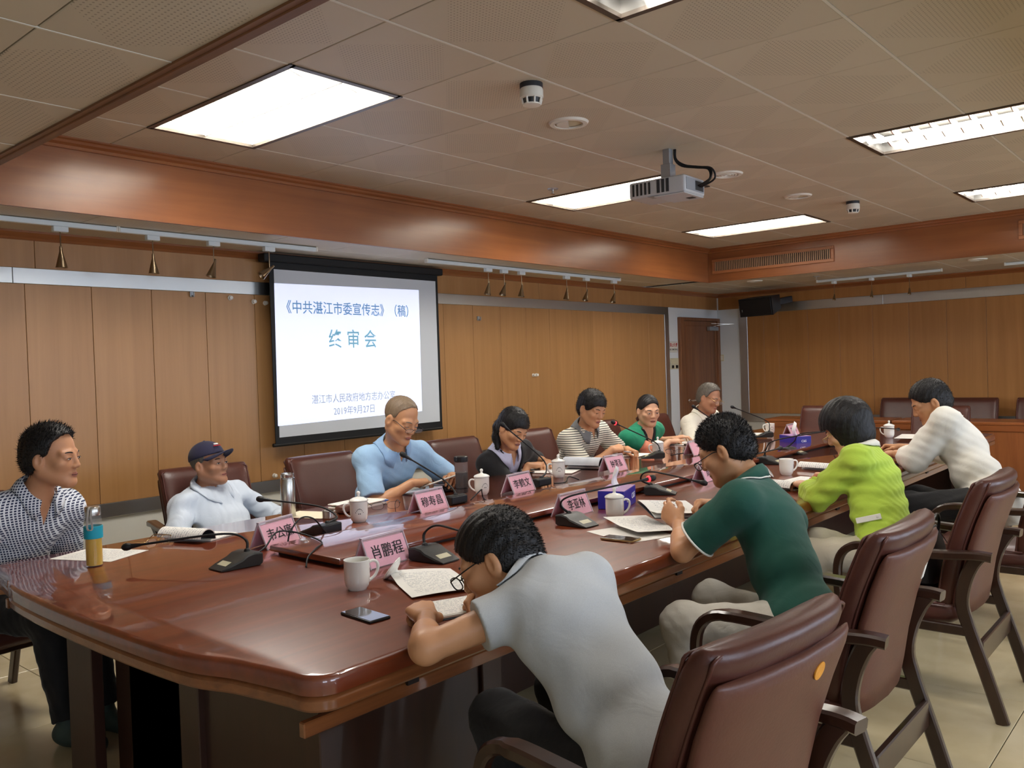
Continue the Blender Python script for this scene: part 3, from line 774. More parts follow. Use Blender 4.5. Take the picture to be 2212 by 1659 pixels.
# door in the left wall, close to the corner
door = structure(MB().rbox(9.705, 10.612, YL - 0.03, YL + 0.01, 0.004, 1.985, r=0.003, seg=1).build('door_1', 'door_wood'))
for a, b_, z0, z1 in ((9.603, 9.703, 0, 2.028), (10.614, 10.684, 0, 2.028), (9.703, 10.614, 1.987, 2.028)):
    MB().rbox(a, b_, YL - 0.05, YL, z0, z1, r=0.008, seg=2).build('door_frame', 'door_wood', door)
MB().add([(9.76, YL - 0.031, 0.1), (10.56, YL - 0.031, 0.1), (10.56, YL - 0.031, 1.93), (9.76, YL - 0.031, 1.93), (9.775, YL - 0.034, 0.115), (10.545, YL - 0.034, 0.115), (10.545, YL - 0.034, 1.915), (9.775, YL - 0.034, 1.915)],
         [(0, 1, 5, 4), (1, 2, 6, 5), (2, 3, 7, 6), (3, 0, 4, 7)]).build('door_moulding', 'door_wood', door)
MB().tube([(9.80, YL - 0.03, 0.95), (9.80, YL - 0.075, 0.95), (9.80, YL - 0.085, 0.95), (9.92, YL - 0.085, 0.95)], 0.011, n=10).tube([(9.80, YL - 0.031, 0.95), (9.80, YL - 0.04, 0.95)], 0.028, n=16).build('door_handle', 'chrome', door, smooth=40)
cl = MB().rbox(10.33, 10.57, YL - 0.085, YL - 0.035, 1.86, 1.915, r=0.006, seg=2).build('door_closer', 'grey_metal', door)
MB().sweep([(10.45, YL - 0.07, 1.92), (10.5, YL - 0.16, 1.935), (10.62, YL - 0.28, 1.94)], 0.006, 0.02, side=(0, 0, 1)).sweep([(10.62, YL - 0.28, 1.94), (10.4, YL - 0.06, 1.955)], 0.006, 0.02, side=(0, 0, 1)).build('closer_arm', 'chrome', cl)
sg = thing('wall_sign', 'white no-smoking sign with red characters beside the door', 'sign', (9.482, YL - 0.007, 1.647))
MB().rbox(-0.105, 0.105, -0.004, 0.0, -0.07, 0.07, r=0.002, seg=1).build('sign_plate', 'white_plastic', sg)
MB().box(-0.1, 0.1, -0.0045, -0.004, -0.064, 0.064).build('sign_border', 'grey_metal', sg)
MB().box(-0.096, 0.096, -0.005, -0.0045, -0.06, 0.06).build('sign_face', 'white_plastic', sg)
wall_text('禁止吸烟', 0.052, 'ink_red', 0.0, 0.022, sg, y=-0.0052, bold=0.001, sxx=0.9)
wall_text('NO SMOKING', 0.036, 'ink_black', 0.0, -0.034, sg, y=-0.0052, bold=0.0006, sxx=0.85)
sw = thing('light_switch', 'cream double light switch under the white sign by the door', 'switch', (9.49, YL - 0.006, 1.465))
MB().rbox(-0.1, 0.1, -0.012, 0.0, -0.04, 0.04, r=0.004, seg=2).build('switch_plate', 'cream_plastic', sw)
for s in (-0.05, 0.05): MB().rbox(s - 0.035, s + 0.035, -0.017, -0.011, -0.03, 0.03, r=0.003, seg=1).build('rocker', 'cream_plastic', sw)
sk = thing('thermostat', 'small double control with dark displays below the light switch', 'switch', (9.49, YL - 0.006, 1.395))
MB().rbox(-0.1, 0.1, -0.012, 0.0, -0.03, 0.028, r=0.004, seg=2).build('control_plate', 'cream_plastic', sk)
for s in (-0.05, 0.05): MB().rbox(s - 0.03, s + 0.03, -0.0145, -0.011, -0.018, 0.02, r=0.002, seg=1).build('display', 'black_plastic', sk)
s3 = thing('wall_socket', 'pale socket plate on the white wall right of the door', 'socket', (XF - 0.006, 5.44, 1.49))
MB().rbox(-0.01, 0.0, -0.035, 0.035, -0.045, 0.045, r=0.003, seg=1).build('socket_plate', 'cream_plastic', s3)
MB().rbox(-0.013, -0.009, -0.022, 0.022, -0.03, 0.03, r=0.002, seg=1).build('socket_face', 'white_plastic', s3)

# pins and hooks on the veneer
PINS = [(3.283, 2.021, 'white wall pin under the steel strip, first from the left'), (3.473, 2.001, 'white wall pin under the steel strip, second from the left'),
        (3.569, 1.994, 'white wall pin right beside the top of the screen'), (6.66, 1.372, 'left one of two white pins in the middle of the right panels'), (6.71, 1.372, 'right one of two white pins in the middle of the right panels'),
        (3.591, 0.712, 'white pin low on the wall above the steel strip near the chairs')]
for x, z, lb in PINS:
    t = thing('wall_pin', lb, 'pin', (x, YL - 0.014, z), group='white pins stuck in the wood panels')
    R = Matrix.Rotation(PI / 2, 4, 'X')
    MB().lathe([(0.0, 0.0), (0.017, 0.0), (0.017, 0.004), (0.008, 0.007), (0.007, 0.014)], 14, R).build('pin_collar', 'wall_pin', t, smooth=40)
    MB().lathe([(0.007, 0.014), (0.013, 0.017), (0.014, 0.024), (0.009, 0.028), (0.0, 0.029)], 14, R).build('pin_head', 'wall_pin', t, smooth=40)
for x, z, lb in ((2.991, 2.035, 'small grey wall hook at the left just below the steel strip'), (5.869, 1.93, 'small grey wall hook high on the panels right of the screen')):
    t = thing('wall_hook', lb, 'hook', (x, YL - 0.014, z), group='grey wall hooks')
    MB().rbox(-0.014, 0.014, -0.012, 0, -0.02, 0.02, r=0.004, seg=2).build('hook_plate', 'grey_metal', t)
    MB().tube(smoothpath([(0, -0.01, -0.01), (0, -0.03, -0.018), (0, -0.036, 0.0), (0, -0.034, 0.012)], 4), 0.005, n=8).build('hook_arm', 'grey_metal', t, smooth=True)

# loudspeaker in the far left corner
sp_ = thing('loudspeaker', 'black wall loudspeaker tilted down in the far corner', 'loudspeaker', M=Matrix.Translation((10.28, 4.66, 2.135)) @ Matrix.Rotation(math.radians(-12), 4, 'Z') @ Matrix.Rotation(math.radians(-9), 4, 'Y'))
MB().add(*(lambda P: loft([[(x * a, y * b_, z * b_) for x, y, z in P] for a, b_ in ()]) if False else ([(-0.13, -0.25, -0.115), (-0.13, 0.25, -0.115), (-0.13, 0.25, 0.115), (-0.13, -0.25, 0.115), (0.1, -0.21, -0.06), (0.1, 0.21, -0.06), (0.1, 0.21, 0.115), (0.1, -0.21, 0.115)],
     [(0, 3, 2, 1), (4, 5, 6, 7), (0, 1, 5, 4), (2, 3, 7, 6), (1, 2, 6, 5), (0, 4, 7, 3)]))(None)).build('cabinet', 'black_plastic', sp_)
MB().rbox(-0.142, -0.13, -0.24, 0.24, -0.105, 0.105, r=0.005, seg=1).build('grille', 'black_rubber', sp_)
MB().box(-0.1445, -0.142, 0.195, 0.205, -0.05, -0.02).build('badge', 'grey_metal', sp_)
MB().rbox(0.08, 0.38, -0.2, -0.12, -0.02, 0.06, r=0.006, seg=1).build('wall_bracket', 'dark_grey', sp_)

# wooden air grilles in the far bulkhead
def air_grille(y0, y1, z0, z1, label, n):
    t = thing('air_grille', label, 'air vent', (BX1, (y0 + y1) / 2, (z0 + z1) / 2), group='wooden air grilles')
    h, v = (y1 - y0) / 2, (z1 - z0) / 2
    for a, b_, c, d in ((-h, h, v - 0.032, v), (-h, h, -v, -v + 0.032), (-h, -h + 0.035, -v + 0.032, v - 0.032), (h - 0.035, h, -v + 0.032, v - 0.032)):
        MB().rbox(-0.016, 0.0, a, b_, c, d, r=0.003, seg=1).build('grille_frame', 'vent_wood', t)
    MB().box(-0.003, -0.0005, -h + 0.035, h - 0.035, -v + 0.032, v - 0.032).build('grille_back', 'vent_dark', t)
    sm = MB().box(-0.013, -0.003, -0.0045, 0.0045, -v + 0.032, v - 0.032).mesh('slat', 'vent_slat')
    for k in range(n): link(sm, 'slat', t, loc=(0, -h + 0.035 + (k + 0.5) * (2 * h - 0.07) / n, 0))
air_grille(3.205, 4.585, 2.44, 2.605, 'long wooden air grille in the far bulkhead at the corner', 62)
air_grille(0.16, 1.545, 2.46, 2.63, 'wooden air grille in the far bulkhead cut by the right edge', 62)

# track lights under the soffits
def track(p0, p1, label, axis):
    L_ = p1 - p0
    if axis == 'x': t = thing('light_track', label, 'track light', ((p0 + p1) / 2, 5.0, ZS), group='white light tracks'); MB().rbox(-L_ / 2, L_ / 2, -0.016, 0.016, -0.032, -0.004, r=0.003, seg=1).build('rail', 'pale_track', t)
    else: t = thing('light_track', label, 'track light', (9.9, (p0 + p1) / 2, ZS), group='white light tracks'); MB().rbox(-0.016, 0.016, -L_ / 2, L_ / 2, -0.032, -0.004, r=0.003, seg=1).build('rail', 'pale_track', t)
    for s in (-1, 1):
        e = s * (L_ / 2 + 0.006)
        if axis == 'x': MB().rbox(e - 0.007, e + 0.007, -0.017, 0.017, -0.033, -0.0, r=0.002, seg=1).build('end_cap', 'white_plastic', t)
        else: MB().rbox(-0.017, 0.017, e - 0.007, e + 0.007, -0.033, -0.0, r=0.002, seg=1).build('end_cap', 'white_plastic', t)
def spot(x, y, label, tilt=(0, 0), drop=0.16, small=1.0):
    t = thing('spotlight', label, 'spotlight', (x, y, ZS - 0.032), group='small conical spotlights on the tracks')
    MB().rbox(-0.04, 0.04, -0.018, 0.018, -0.03, 0.0, r=0.003, seg=1).build('adapter', 'pale_track', t)
    MB().tube([(0, 0, -0.03), (0.0, 0, -drop * 0.55), (0.0, 0.0, -drop)], 0.0035, n=6).build('stem', 'bronze', t)
    M = Matrix.Translation((0, 0, -drop)) @ Matrix.Rotation(math.radians(tilt[0]), 4, 'X') @ Matrix.Rotation(math.radians(tilt[1]), 4, 'Y')
    hd = MB().lathe([(0.0, 0.04 * small), (0.007, 0.04 * small), (0.009, 0.01), (0.03 * small, -0.075 * small), (0.032 * small, -0.08 * small), (0.027 * small, -0.078 * small), (0.012, -0.03), (0.0, -0.02)], 16, M).build('head', 'bronze', t, smooth=40)
track(-0.4, 2.27, 'white ceiling track at the left edge above the steel strip', 'x')
track(2.29, 3.68, 'white ceiling track just left of the projection screen', 'x')
track(4.77, 7.55, 'white ceiling track right of the projection screen with six spots', 'x')
track(2.46, 3.79, 'white ceiling track along the far wall with three spots', 'y')
track(0.4, 1.85, 'white ceiling track along the far wall cut by the right edge', 'y')
SL = [(1.96, (0, 0), 'conical spotlight hanging straight down at the far left'), (2.49, (0, 0), 'second conical spotlight from the left, hanging straight down'), (2.89, (0, 18), 'third conical spotlight from the left, slightly tilted'), (3.30, (10, 52), 'conical spotlight tilted across the corner of the screen'),
      (5.50, (0, 14), 'first spotlight right of the screen'), (5.71, (0, 24), 'second spotlight right of the screen'), (5.95, (0, 10), 'third spotlight right of the screen'), (6.63, (0, 10), 'fourth spotlight right of the screen'), (6.96, (0, 22), 'fifth spotlight right of the screen'), (7.45, (0, 24), 'sixth spotlight right of the screen, last before the door')]
for x, tl, lb in SL: spot(x, 5.0, lb, tl, drop=0.15)
for y, lb in ((3.60, 'slim far wall spotlight nearest the loudspeaker'), (3.18, 'slim far wall spotlight, middle of three'), (2.78, 'slim far wall spotlight, right of three')): spot(9.9, y, lb, (0, 12), drop=0.17, small=0.6)

# round things on the ceiling
def detector(x, y, label):
    t = thing('smoke_detector', label, 'smoke detector', (x, y, ZC), group='smoke detectors')
    MB().lathe([(0.0, 0.0), (0.052, 0.0), (0.052, -0.022), (0.0, -0.022)], 28).build('mount', 'dark_grey', t, smooth=40)
    b_ = MB().lathe([(0.0, -0.022), (0.05, -0.022), (0.053, -0.03), (0.053, -0.062), (0.046, -0.068), (0.0, -0.068)], 28).build('body', 'white_plastic', t, smooth=40)
    MB().lathe([(0.043, -0.066), (0.036, -0.09)], 28).build('cage', 'black_plastic', t)
    for k in range(8):
        a = k * PI / 4 + 0.2
        MB().tube([(0.047 * math.cos(a), 0.047 * math.sin(a), -0.066), (0.04 * math.cos(a), 0.04 * math.sin(a), -0.092)], 0.005, n=6).build('cage_bar', 'white_plastic', t)
    MB().lathe([(0.0, -0.09), (0.04, -0.09), (0.04, -0.096), (0.024, -0.099), (0.0, -0.099)], 28).build('cap', 'white_plastic', t, smooth=40)
detector(2.98, 2.41, 'white smoke detector on the ceiling, the larger nearer one')
detector(7.15, 2.43, 'white smoke detector on the ceiling, small far one')
def ceiling_disc(x, y, z, label, kind, r=0.105):
    t = thing('ceiling_speaker', label, 'ceiling speaker', (x, y, z), group='round white ceiling discs')
    MB().lathe([(r * 0.7, -0.004), (r * 0.72, -0.012), (r * 0.93, -0.011), (r, 0.0)], 36).build('rim', 'white_plastic', t, smooth=50)
    MB().lathe([(0.0, -0.002), (r * 0.71, -0.002), (r * 0.71, 0.0), (0, 0.0)], 36).build('recess', 'cream_plastic', t)
    if kind == 'half':
        MB().lathe([(0.0, -0.012), (r * 0.6, -0.012), (r * 0.64, -0.003)], 20, a0=0.6, a1=0.6 + PI).build('shutter', 'white_plastic', t)
    else:
        for k in range(3): MB().lathe([(r * (0.14 + 0.18 * k), -0.003), (r * (0.16 + 0.18 * k), -0.011), (r * (0.24 + 0.18 * k), -0.011), (r * (0.26 + 0.18 * k), -0.003)], 30).build('louvre_ring', 'white_plastic', t)
ceiling_disc(3.59, 2.66, ZC, 'round white ceiling disc just beyond the nearer smoke detector', 'half')
ceiling_disc(5.38, 2.66, ZC, 'round white slotted ceiling disc right of the projector', 'ring')
ceiling_disc(6.54, 2.64, ZC, 'round white ceiling disc between projector and far smoke detector', 'half')
ceiling_disc(9.25, 1.97, ZS, 'round white soffit disc over the rear desks at the right', 'half', 0.09)
ceiling_disc(9.25, 4.27, ZS, 'round white soffit disc near the loudspeaker corner', 'half', 0.09)
def sprinkler(x, y, z, label):
    t = thing('sprinkler', label, 'sprinkler', (x, y, z), group='sprinkler heads')
    MB().lathe([(0.0, 0.0), (0.04, 0.0), (0.034, -0.008), (0.0, -0.008)], 20).build('escutcheon', 'grey_metal', t, smooth=40)
    MB().tube([(0, 0, -0.005), (0, 0, -0.035)], 0.008, n=8).build('stem', 'chrome', t)
    MB().lathe([(0.0, -0.036), (0.016, -0.036), (0.016, -0.039), (0.0, -0.039)], 12).build('deflector', 'chrome', t)
sprinkler(4.83, 3.74, ZC, 'small metal sprinkler head beside the middle ceiling light')
sprinkler(9.42, 3.62, ZS, 'small metal sprinkler head under the far soffit')

# ceiling projector
pj = thing('projector', 'grey ceiling projector with black cables', 'projector', M=Matrix.Translation((4.5, 2.62, ZC)) @ Matrix.Rotation(math.radians(2), 4, 'Z'))
Lw, Dp = 0.17, 0.13
plain('projector_grey', (196, 198, 200), rough=0.45)
plain('projector_side', (150, 154, 160), rough=0.5)
body = MB().rbox(-0.13, 0.13, -0.185, 0.185, -0.285, -0.185, r=0.014, seg=3).build('body', 'projector_grey', pj, smooth=35)
MB().rbox(-0.125, 0.125, -0.18, 0.02, -0.293, -0.284, r=0.004, seg=1).build('lower_cover', 'projector_grey', pj)
MB().box(0.03, 0.075, -0.155, -0.11, -0.295, -0.292).build('sensor_window', 'black_plastic', pj)
MB().box(-0.13, -0.06, -0.01, 0.06, -0.2865, -0.2845).build('rating_label', 'projector_side', pj)
sl_ = MB().box(-0.1335, -0.1295, -0.006, 0.006, -0.27, -0.2).mesh('vent_slot', 'black_plastic')
for k in range(5): link(sl_, 'vent_slot', body, loc=(0, 0.045 + 0.027 * k, 0))
sl2 = MB().box(-0.1335, -0.1295, -0.009, 0.009, -0.272, -0.195).mesh('vent_slot', 'dark_grey')
for k in range(3): link(sl2, 'vent_slot', body, loc=(0, -0.075 + 0.03 * k, 0))
MB().box(-0.11, 0.11, -0.188, -0.1845, -0.27, -0.2).build('socket_panel', 'projector_side', body)
MB().box(0.0, 0.1, -0.19, -0.187, -0.262, -0.208).build('sockets', 'dark_grey', body)
MB().lathe([(0.0, 0.0), (0.04, 0.0), (0.04, 0.02), (0.03, 0.022), (0.0, 0.01)], 20, Matrix.Translation((0.05, 0.185, -0.235)) @ Matrix.Rotation(-PI / 2, 4, 'X')).build('lens', 'black_plastic', pj, smooth=40)
br_ = MB().rbox(-0.04, 0.005, -0.045, 0.0, -0.1, 0.0, r=0.002, seg=1).rbox(-0.05, 0.015, -0.055, 0.01, -0.19, -0.09, r=0.002, seg=1).build('bracket', 'grey_metal', pj)
MB().rbox(-0.1, 0.1, -0.03, 0.03, -0.192, -0.18, r=0.002, seg=1).build('bracket_arm', 'grey_metal', pj)
for q, (oy, ox) in enumerate(((0, 0), (-0.02, 0.02), (-0.012, -0.02))):
    MB().tube(smoothpath([(0.012, -0.052 + oy * 0.3, 0.0), (0.012, -0.056 + oy * 0.3, -0.06), (0.03, -0.09 + oy, -0.1), (0.05, -0.17 + oy, -0.12), (0.06, -0.245 + oy, -0.14), (0.055 + ox, -0.255 + oy, -0.2), (0.05 + ox, -0.19, -0.235)], 5), 0.0075 - 0.0015 * q, n=8).build('cable', 'black_rubber', pj, smooth=True)
# ------------------------------------------------------------------ things on the table
plain('porcelain', (240, 238, 230), rough=0.12, spec=0.6, coat=0.4)
plain('card_pink', (252, 186, 202), rough=0.7)
plain('acrylic', (240, 232, 238), rough=0.06, alpha=0.14)
plain('acrylic_edge', (232, 216, 226), rough=0.15, alpha=0.7)
plain('paper_white', (240, 236, 228), rough=0.8)
plain('paper_cream', (236, 224, 196), rough=0.8)
plain('paper_grey', (196, 200, 206), rough=0.7, var=0.25, bscale=60)
plain('cover_dark', (34, 36, 46), rough=0.45)
plain('cover_red', (196, 44, 60), rough=0.4)
plain('cover_blue', (56, 88, 160), rough=0.5)
plain('leather_black', (24, 23, 24), rough=0.38, bump=0.3, bscale=140)
plain('steel_bottle', (188, 186, 180), rough=0.26, metal=1.0)
plain('teal_rubber', (30, 168, 190), rough=0.55)
plain('strap_grey', (176, 170, 162), rough=0.7)
plain('tea_yellow', (222, 176, 48), rough=0.15)
plain('tea_dark', (40, 14, 10), rough=0.4, spec=0.2)
plain('clear_glass', (200, 206, 206), rough=0.03, alpha=0.1, spec=0.8)
plain('phone_glass', (18, 20, 26), rough=0.05, coat=1.0)
plain('phone_gold', (206, 178, 128), rough=0.3, metal=0.8)
plain('box_blue', (48, 44, 158), rough=0.4)
plain('box_lilac', (176, 138, 186), rough=0.45)
plain('ink_white', (232, 232, 244), rough=0.5)
plain('tissue', (246, 245, 243), rough=0.9)
plain('label_silver', (196, 190, 160), rough=0.4)
plain('mic_body', (44, 45, 44), rough=0.42, bump=0.08, bscale=260)
plain('mic_back', (26, 30, 36), rough=0.45)
emit('mic_red', (255, 40, 50), 2.5); MAT['mic_red'].cycles.emission_sampling = 'NONE'
plain('specs_gold', (198, 170, 120), rough=0.25, metal=1.0)
plain('specs_black', (18, 16, 16), rough=0.3)
plain('specs_steel', (190, 190, 188), rough=0.2, metal=1.0)
plain('lens_clear', (235, 240, 240), rough=0.02, alpha=0.15, spec=0.7)
TZ = 0.76

def printed():
    """white sheet with rows of grey type (object X runs along a line, Y down the page)"""
    m, nt, b = _new('printed_page')
    N = nt.nodes.new; L = nt.links.new
    tc = N('ShaderNodeTexCoord'); sp = N('ShaderNodeSeparateXYZ'); L(tc.outputs['Object'], sp.inputs[0])
    def mth(op, a, b_=None):
        n = N('ShaderNodeMath'); n.operation = op
        for i, v in enumerate((a, b_)):
            if v is None: continue
            if isinstance(v, (int, float)): n.inputs[i].default_value = v
            else: L(v, n.inputs[i])
        return n.outputs[0]
    row = mth('FRACT', mth('MULTIPLY', sp.outputs[1], 75.0))
    on = mth('LESS_THAN', row, 0.34)
    nz = N('ShaderNodeTexNoise'); nz.inputs['Scale'].default_value = 170; nz.inputs['Detail'].default_value = 2; L(tc.outputs['Object'], nz.inputs['Vector'])
    ch = mth('GREATER_THAN', nz.outputs['Fac'], 0.5)
    ax = mth('LESS_THAN', mth('ABSOLUTE', sp.outputs[0]), 0.082); ay = mth('LESS_THAN', mth('ABSOLUTE', sp.outputs[1]), 0.118)
    f = mth('MULTIPLY', mth('MULTIPLY', on, ch), mth('MULTIPLY', ax, ay))
    mx = N('ShaderNodeMix'); mx.data_type = 'RGBA'; mx.inputs[6].default_value = rgba((240, 237, 230)); mx.inputs[7].default_value = rgba((176, 176, 180))
    L(f, mx.inputs[0]); L(mx.outputs[2], b.inputs['Base Color']); b.inputs['Roughness'].default_value = 0.8
    MAT['printed_page'] = m
printed()

# ---- lidded mugs
def mug_mesh():
    o = MB().lathe([(0.0, 0.004), (0.026, 0.004), (0.027, 0.0), (0.03, 0.0), (0.031, 0.005), (0.037, 0.013), (0.0405, 0.028), (0.0415, 0.05), (0.0415, 0.094), (0.042, 0.097), (0.04, 0.097), (0.039, 0.09), (0.039, 0.03), (0.033, 0.015), (0.0, 0.012)], 36)
    return o
def handle_mb():
    return MB().tube(smoothpath([(0.039, 0, 0.083), (0.055, 0, 0.087), (0.068, 0, 0.078), (0.069, 0, 0.058), (0.058, 0, 0.037), (0.037, 0, 0.022)], 5), 0.0052, n=8)
def lid_mb():
    return MB().lathe([(0.0, 0.0), (0.036, 0.0), (0.0445, 0.002), (0.045, 0.005), (0.04, 0.011), (0.025, 0.018), (0.01, 0.021), (0.006, 0.025), (0.0065, 0.031), (0.009, 0.036), (0.0085, 0.043), (0.005, 0.047), (0.0, 0.048)], 32)
MUGM = {'cup': mug_mesh().mesh('cup', 'porcelain', True), 'handle': handle_mb().mesh('handle', 'porcelain', True), 'lid': lid_mb().mesh('lid', 'porcelain', True)}
def curved_mark(a, z, w, h, r=0.0419):
    vs = []; 
    for zz in (z - h / 2, z + h / 2):
        for k in (-1, 0, 1): vs.append((r * math.cos(a + k * w / 2 / r), r * math.sin(a + k * w / 2 / r), zz))
    return vs, [(0, 1, 4, 3), (1, 2, 5, 4)]
def mark_mesh():
    mb = MB()
    for k in range(9):
        u = (k - 4) / 4.0
        mb.add(*curved_mark(u * 0.42, 0.066 - 0.017 * u * u, 0.0028, 0.0042))
    for u in (-0.09, 0.09): mb.add(*curved_mark(u, 0.043, 0.0042, 0.0046))
    return mb.mesh('printed_motif', 'ink_black')
MUGM['motif'] = mark_mesh()
def mug(x, y, hdeg, label, lid=True, motif=None, z=TZ):
    t = thing('lidded_mug' if lid else 'mug', label, 'mug', (x, y, z), math.radians(hdeg), 'white porcelain mugs')
    c = link(MUGM['cup'], 'cup', t); link(MUGM['handle'], 'handle', t)
    if lid: link(MUGM['lid'], 'lid', t, loc=(0, 0, 0.0965))
    if motif is not None: link(MUGM['motif'], 'printed_motif', t, rz=math.radians(motif - hdeg))
    return t
mug(1.72, 2.18, -25, 'open white mug without lid standing beside the black phone', lid=False)
mug(2.51, 3.15, 140, 'white lidded mug with printed motif beside the small steel cup', motif=235)
mug(3.42, 3.21, 140, 'white lidded mug between the dark tea bottle and a pink name card', motif=250)
mug(4.19, 3.27, 140, 'white lidded mug standing before the thick open picture book', motif=225)
mug(5.48, 3.33, 140, 'white lidded mug behind the microphone of the woman in green', motif=232)
mug(3.17, 2.16, -40, 'plain white lidded mug in front of the purple tissue box')
mug(4.89, 2.09, -42, 'open white mug left of the writing hand of the woman in lime', lid=False)
mug(7.48, 2.29, 100, 'plain white lidded mug far along the table before the white shirt')
mug(7.52, 3.36, 140, 'white mug with motif far back beside the last name card', motif=228, lid=False)
def loose_lid(x, y, rz, label, tilt=52):
    M = Matrix.Translation((x, y, TZ)) @ Matrix.Rotation(rz, 4, 'Z') @ Matrix.Rotation(math.radians(180 - tilt), 4, 'Y')
    pts = [M @ Vector((r * math.cos(a), r * math.sin(a), zz)) for r, zz in ((0.045, 0.005), (0.0445, 0.002), (0.0085, 0.043), (0.005, 0.047)) for a in np.linspace(0, 2 * PI, 40)]
    dz = TZ + 0.0005 - min(p.z for p in pts)
    t = thing('porcelain_cover', label, 'lid', M=Matrix.Translation((0, 0, dz)) @ M, group='loose mug lids')
    link(lid_mb().mesh('lid_disc', 'porcelain', True), 'lid_disc', t)
loose_lid(1.872, 2.19, math.radians(-55), 'white mug lid lying tilted on its knob beside the open mug')
loose_lid(4.76, 2.14, math.radians(110), 'white mug lid leaning against the mug beside the green shirt')

# ---- tent name cards
LET = {}
def name_card(x, y, deg, text, label, z=TZ, size=0.054, sxx=1.0):
    t = thing('name_card', label, 'name card', (x, y, z), math.radians(deg), 'pink tent name cards')
    W, H, D = 0.212, 0.106, 0.046
    sl = math.hypot(H, D)
    for s, nm in ((-1, 'front'), (1, 'rear')):
        ux = Vector((1, 0, 0)) * (-s)
        up = Vector((0, -s * D, H)).normalized()
        Mx = frame_m((0, s * D, 0), ux, up)              # local X across, Y up the slope, Z outward
        # acrylic leaf
        lf = MB().box(-W / 2, W / 2, 0.0, sl, -0.0018, 0.0018).build('acrylic_leaf', 'acrylic', t); lf.matrix_local = Mx
        cd = MB().box(-W / 2 + 0.007, W / 2 - 0.007, 0.004, sl - 0.012, -0.0006, 0.0006).build('card', 'card_pink', t); cd.matrix_local = Mx
        for a, b_ in ((-W / 2, -W / 2 + 0.004), (W / 2 - 0.004, W / 2)):
            e = MB().box(a, b_, 0.0, sl, -0.003, 0.003).build('acrylic_edge', 'acrylic_edge', t); e.matrix_local = Mx
        if text:
            me = text_mesh(text, size, 'ink_black', 0.0002, 0.0002, sx=sxx)
            lo = link(me, 'lettering', cd); lo.matrix_local = Matrix.Translation((0, sl * 0.46, 0.0025))
    MB().box(-W / 2, W / 2, -0.006, 0.006, H - 0.003, H + 0.003).build('ridge', 'acrylic_edge', t)
name_card(1.985, 3.04, 17, '韦公廉', 'pink name card with black cable across it, nearest on the screen side')
name_card(2.01, 2.395, 4, '肖鹏程', 'pink name card behind the open mug, nearest of all')
name_card(2.89, 3.08, 6, '穆寿昌', 'pink name card before the man in the pale blue polo')
name_card(3.59, 3.09, 6, '李鹤文', 'pink name card before the woman in the black cardigan')
name_card(4.59, 3.13, 0, '钟渭泓', 'pink name card behind the tissue sticking out of the near box', sxx=0.8)
name_card(3.17, 2.40, 2, '李亚林', 'pink name card behind the microphone with the red ring on the near side', sxx=0.85)
name_card(4.48, 2.40, 4, '周敏飞', 'pink name card at the face of the man in dark green', sxx=0.75)
name_card(5.68, 3.13, 0, '', 'pink name card half hidden behind the forehead of the man in dark green')
name_card(6.55, 3.16, 0, '黄文', 'pink name card peeking out right of the black spiky hair', sxx=0.85)
name_card(7.40, 3.11, 4, '梁金木', 'small far pink name card beside the upright tissue', sxx=0.85)

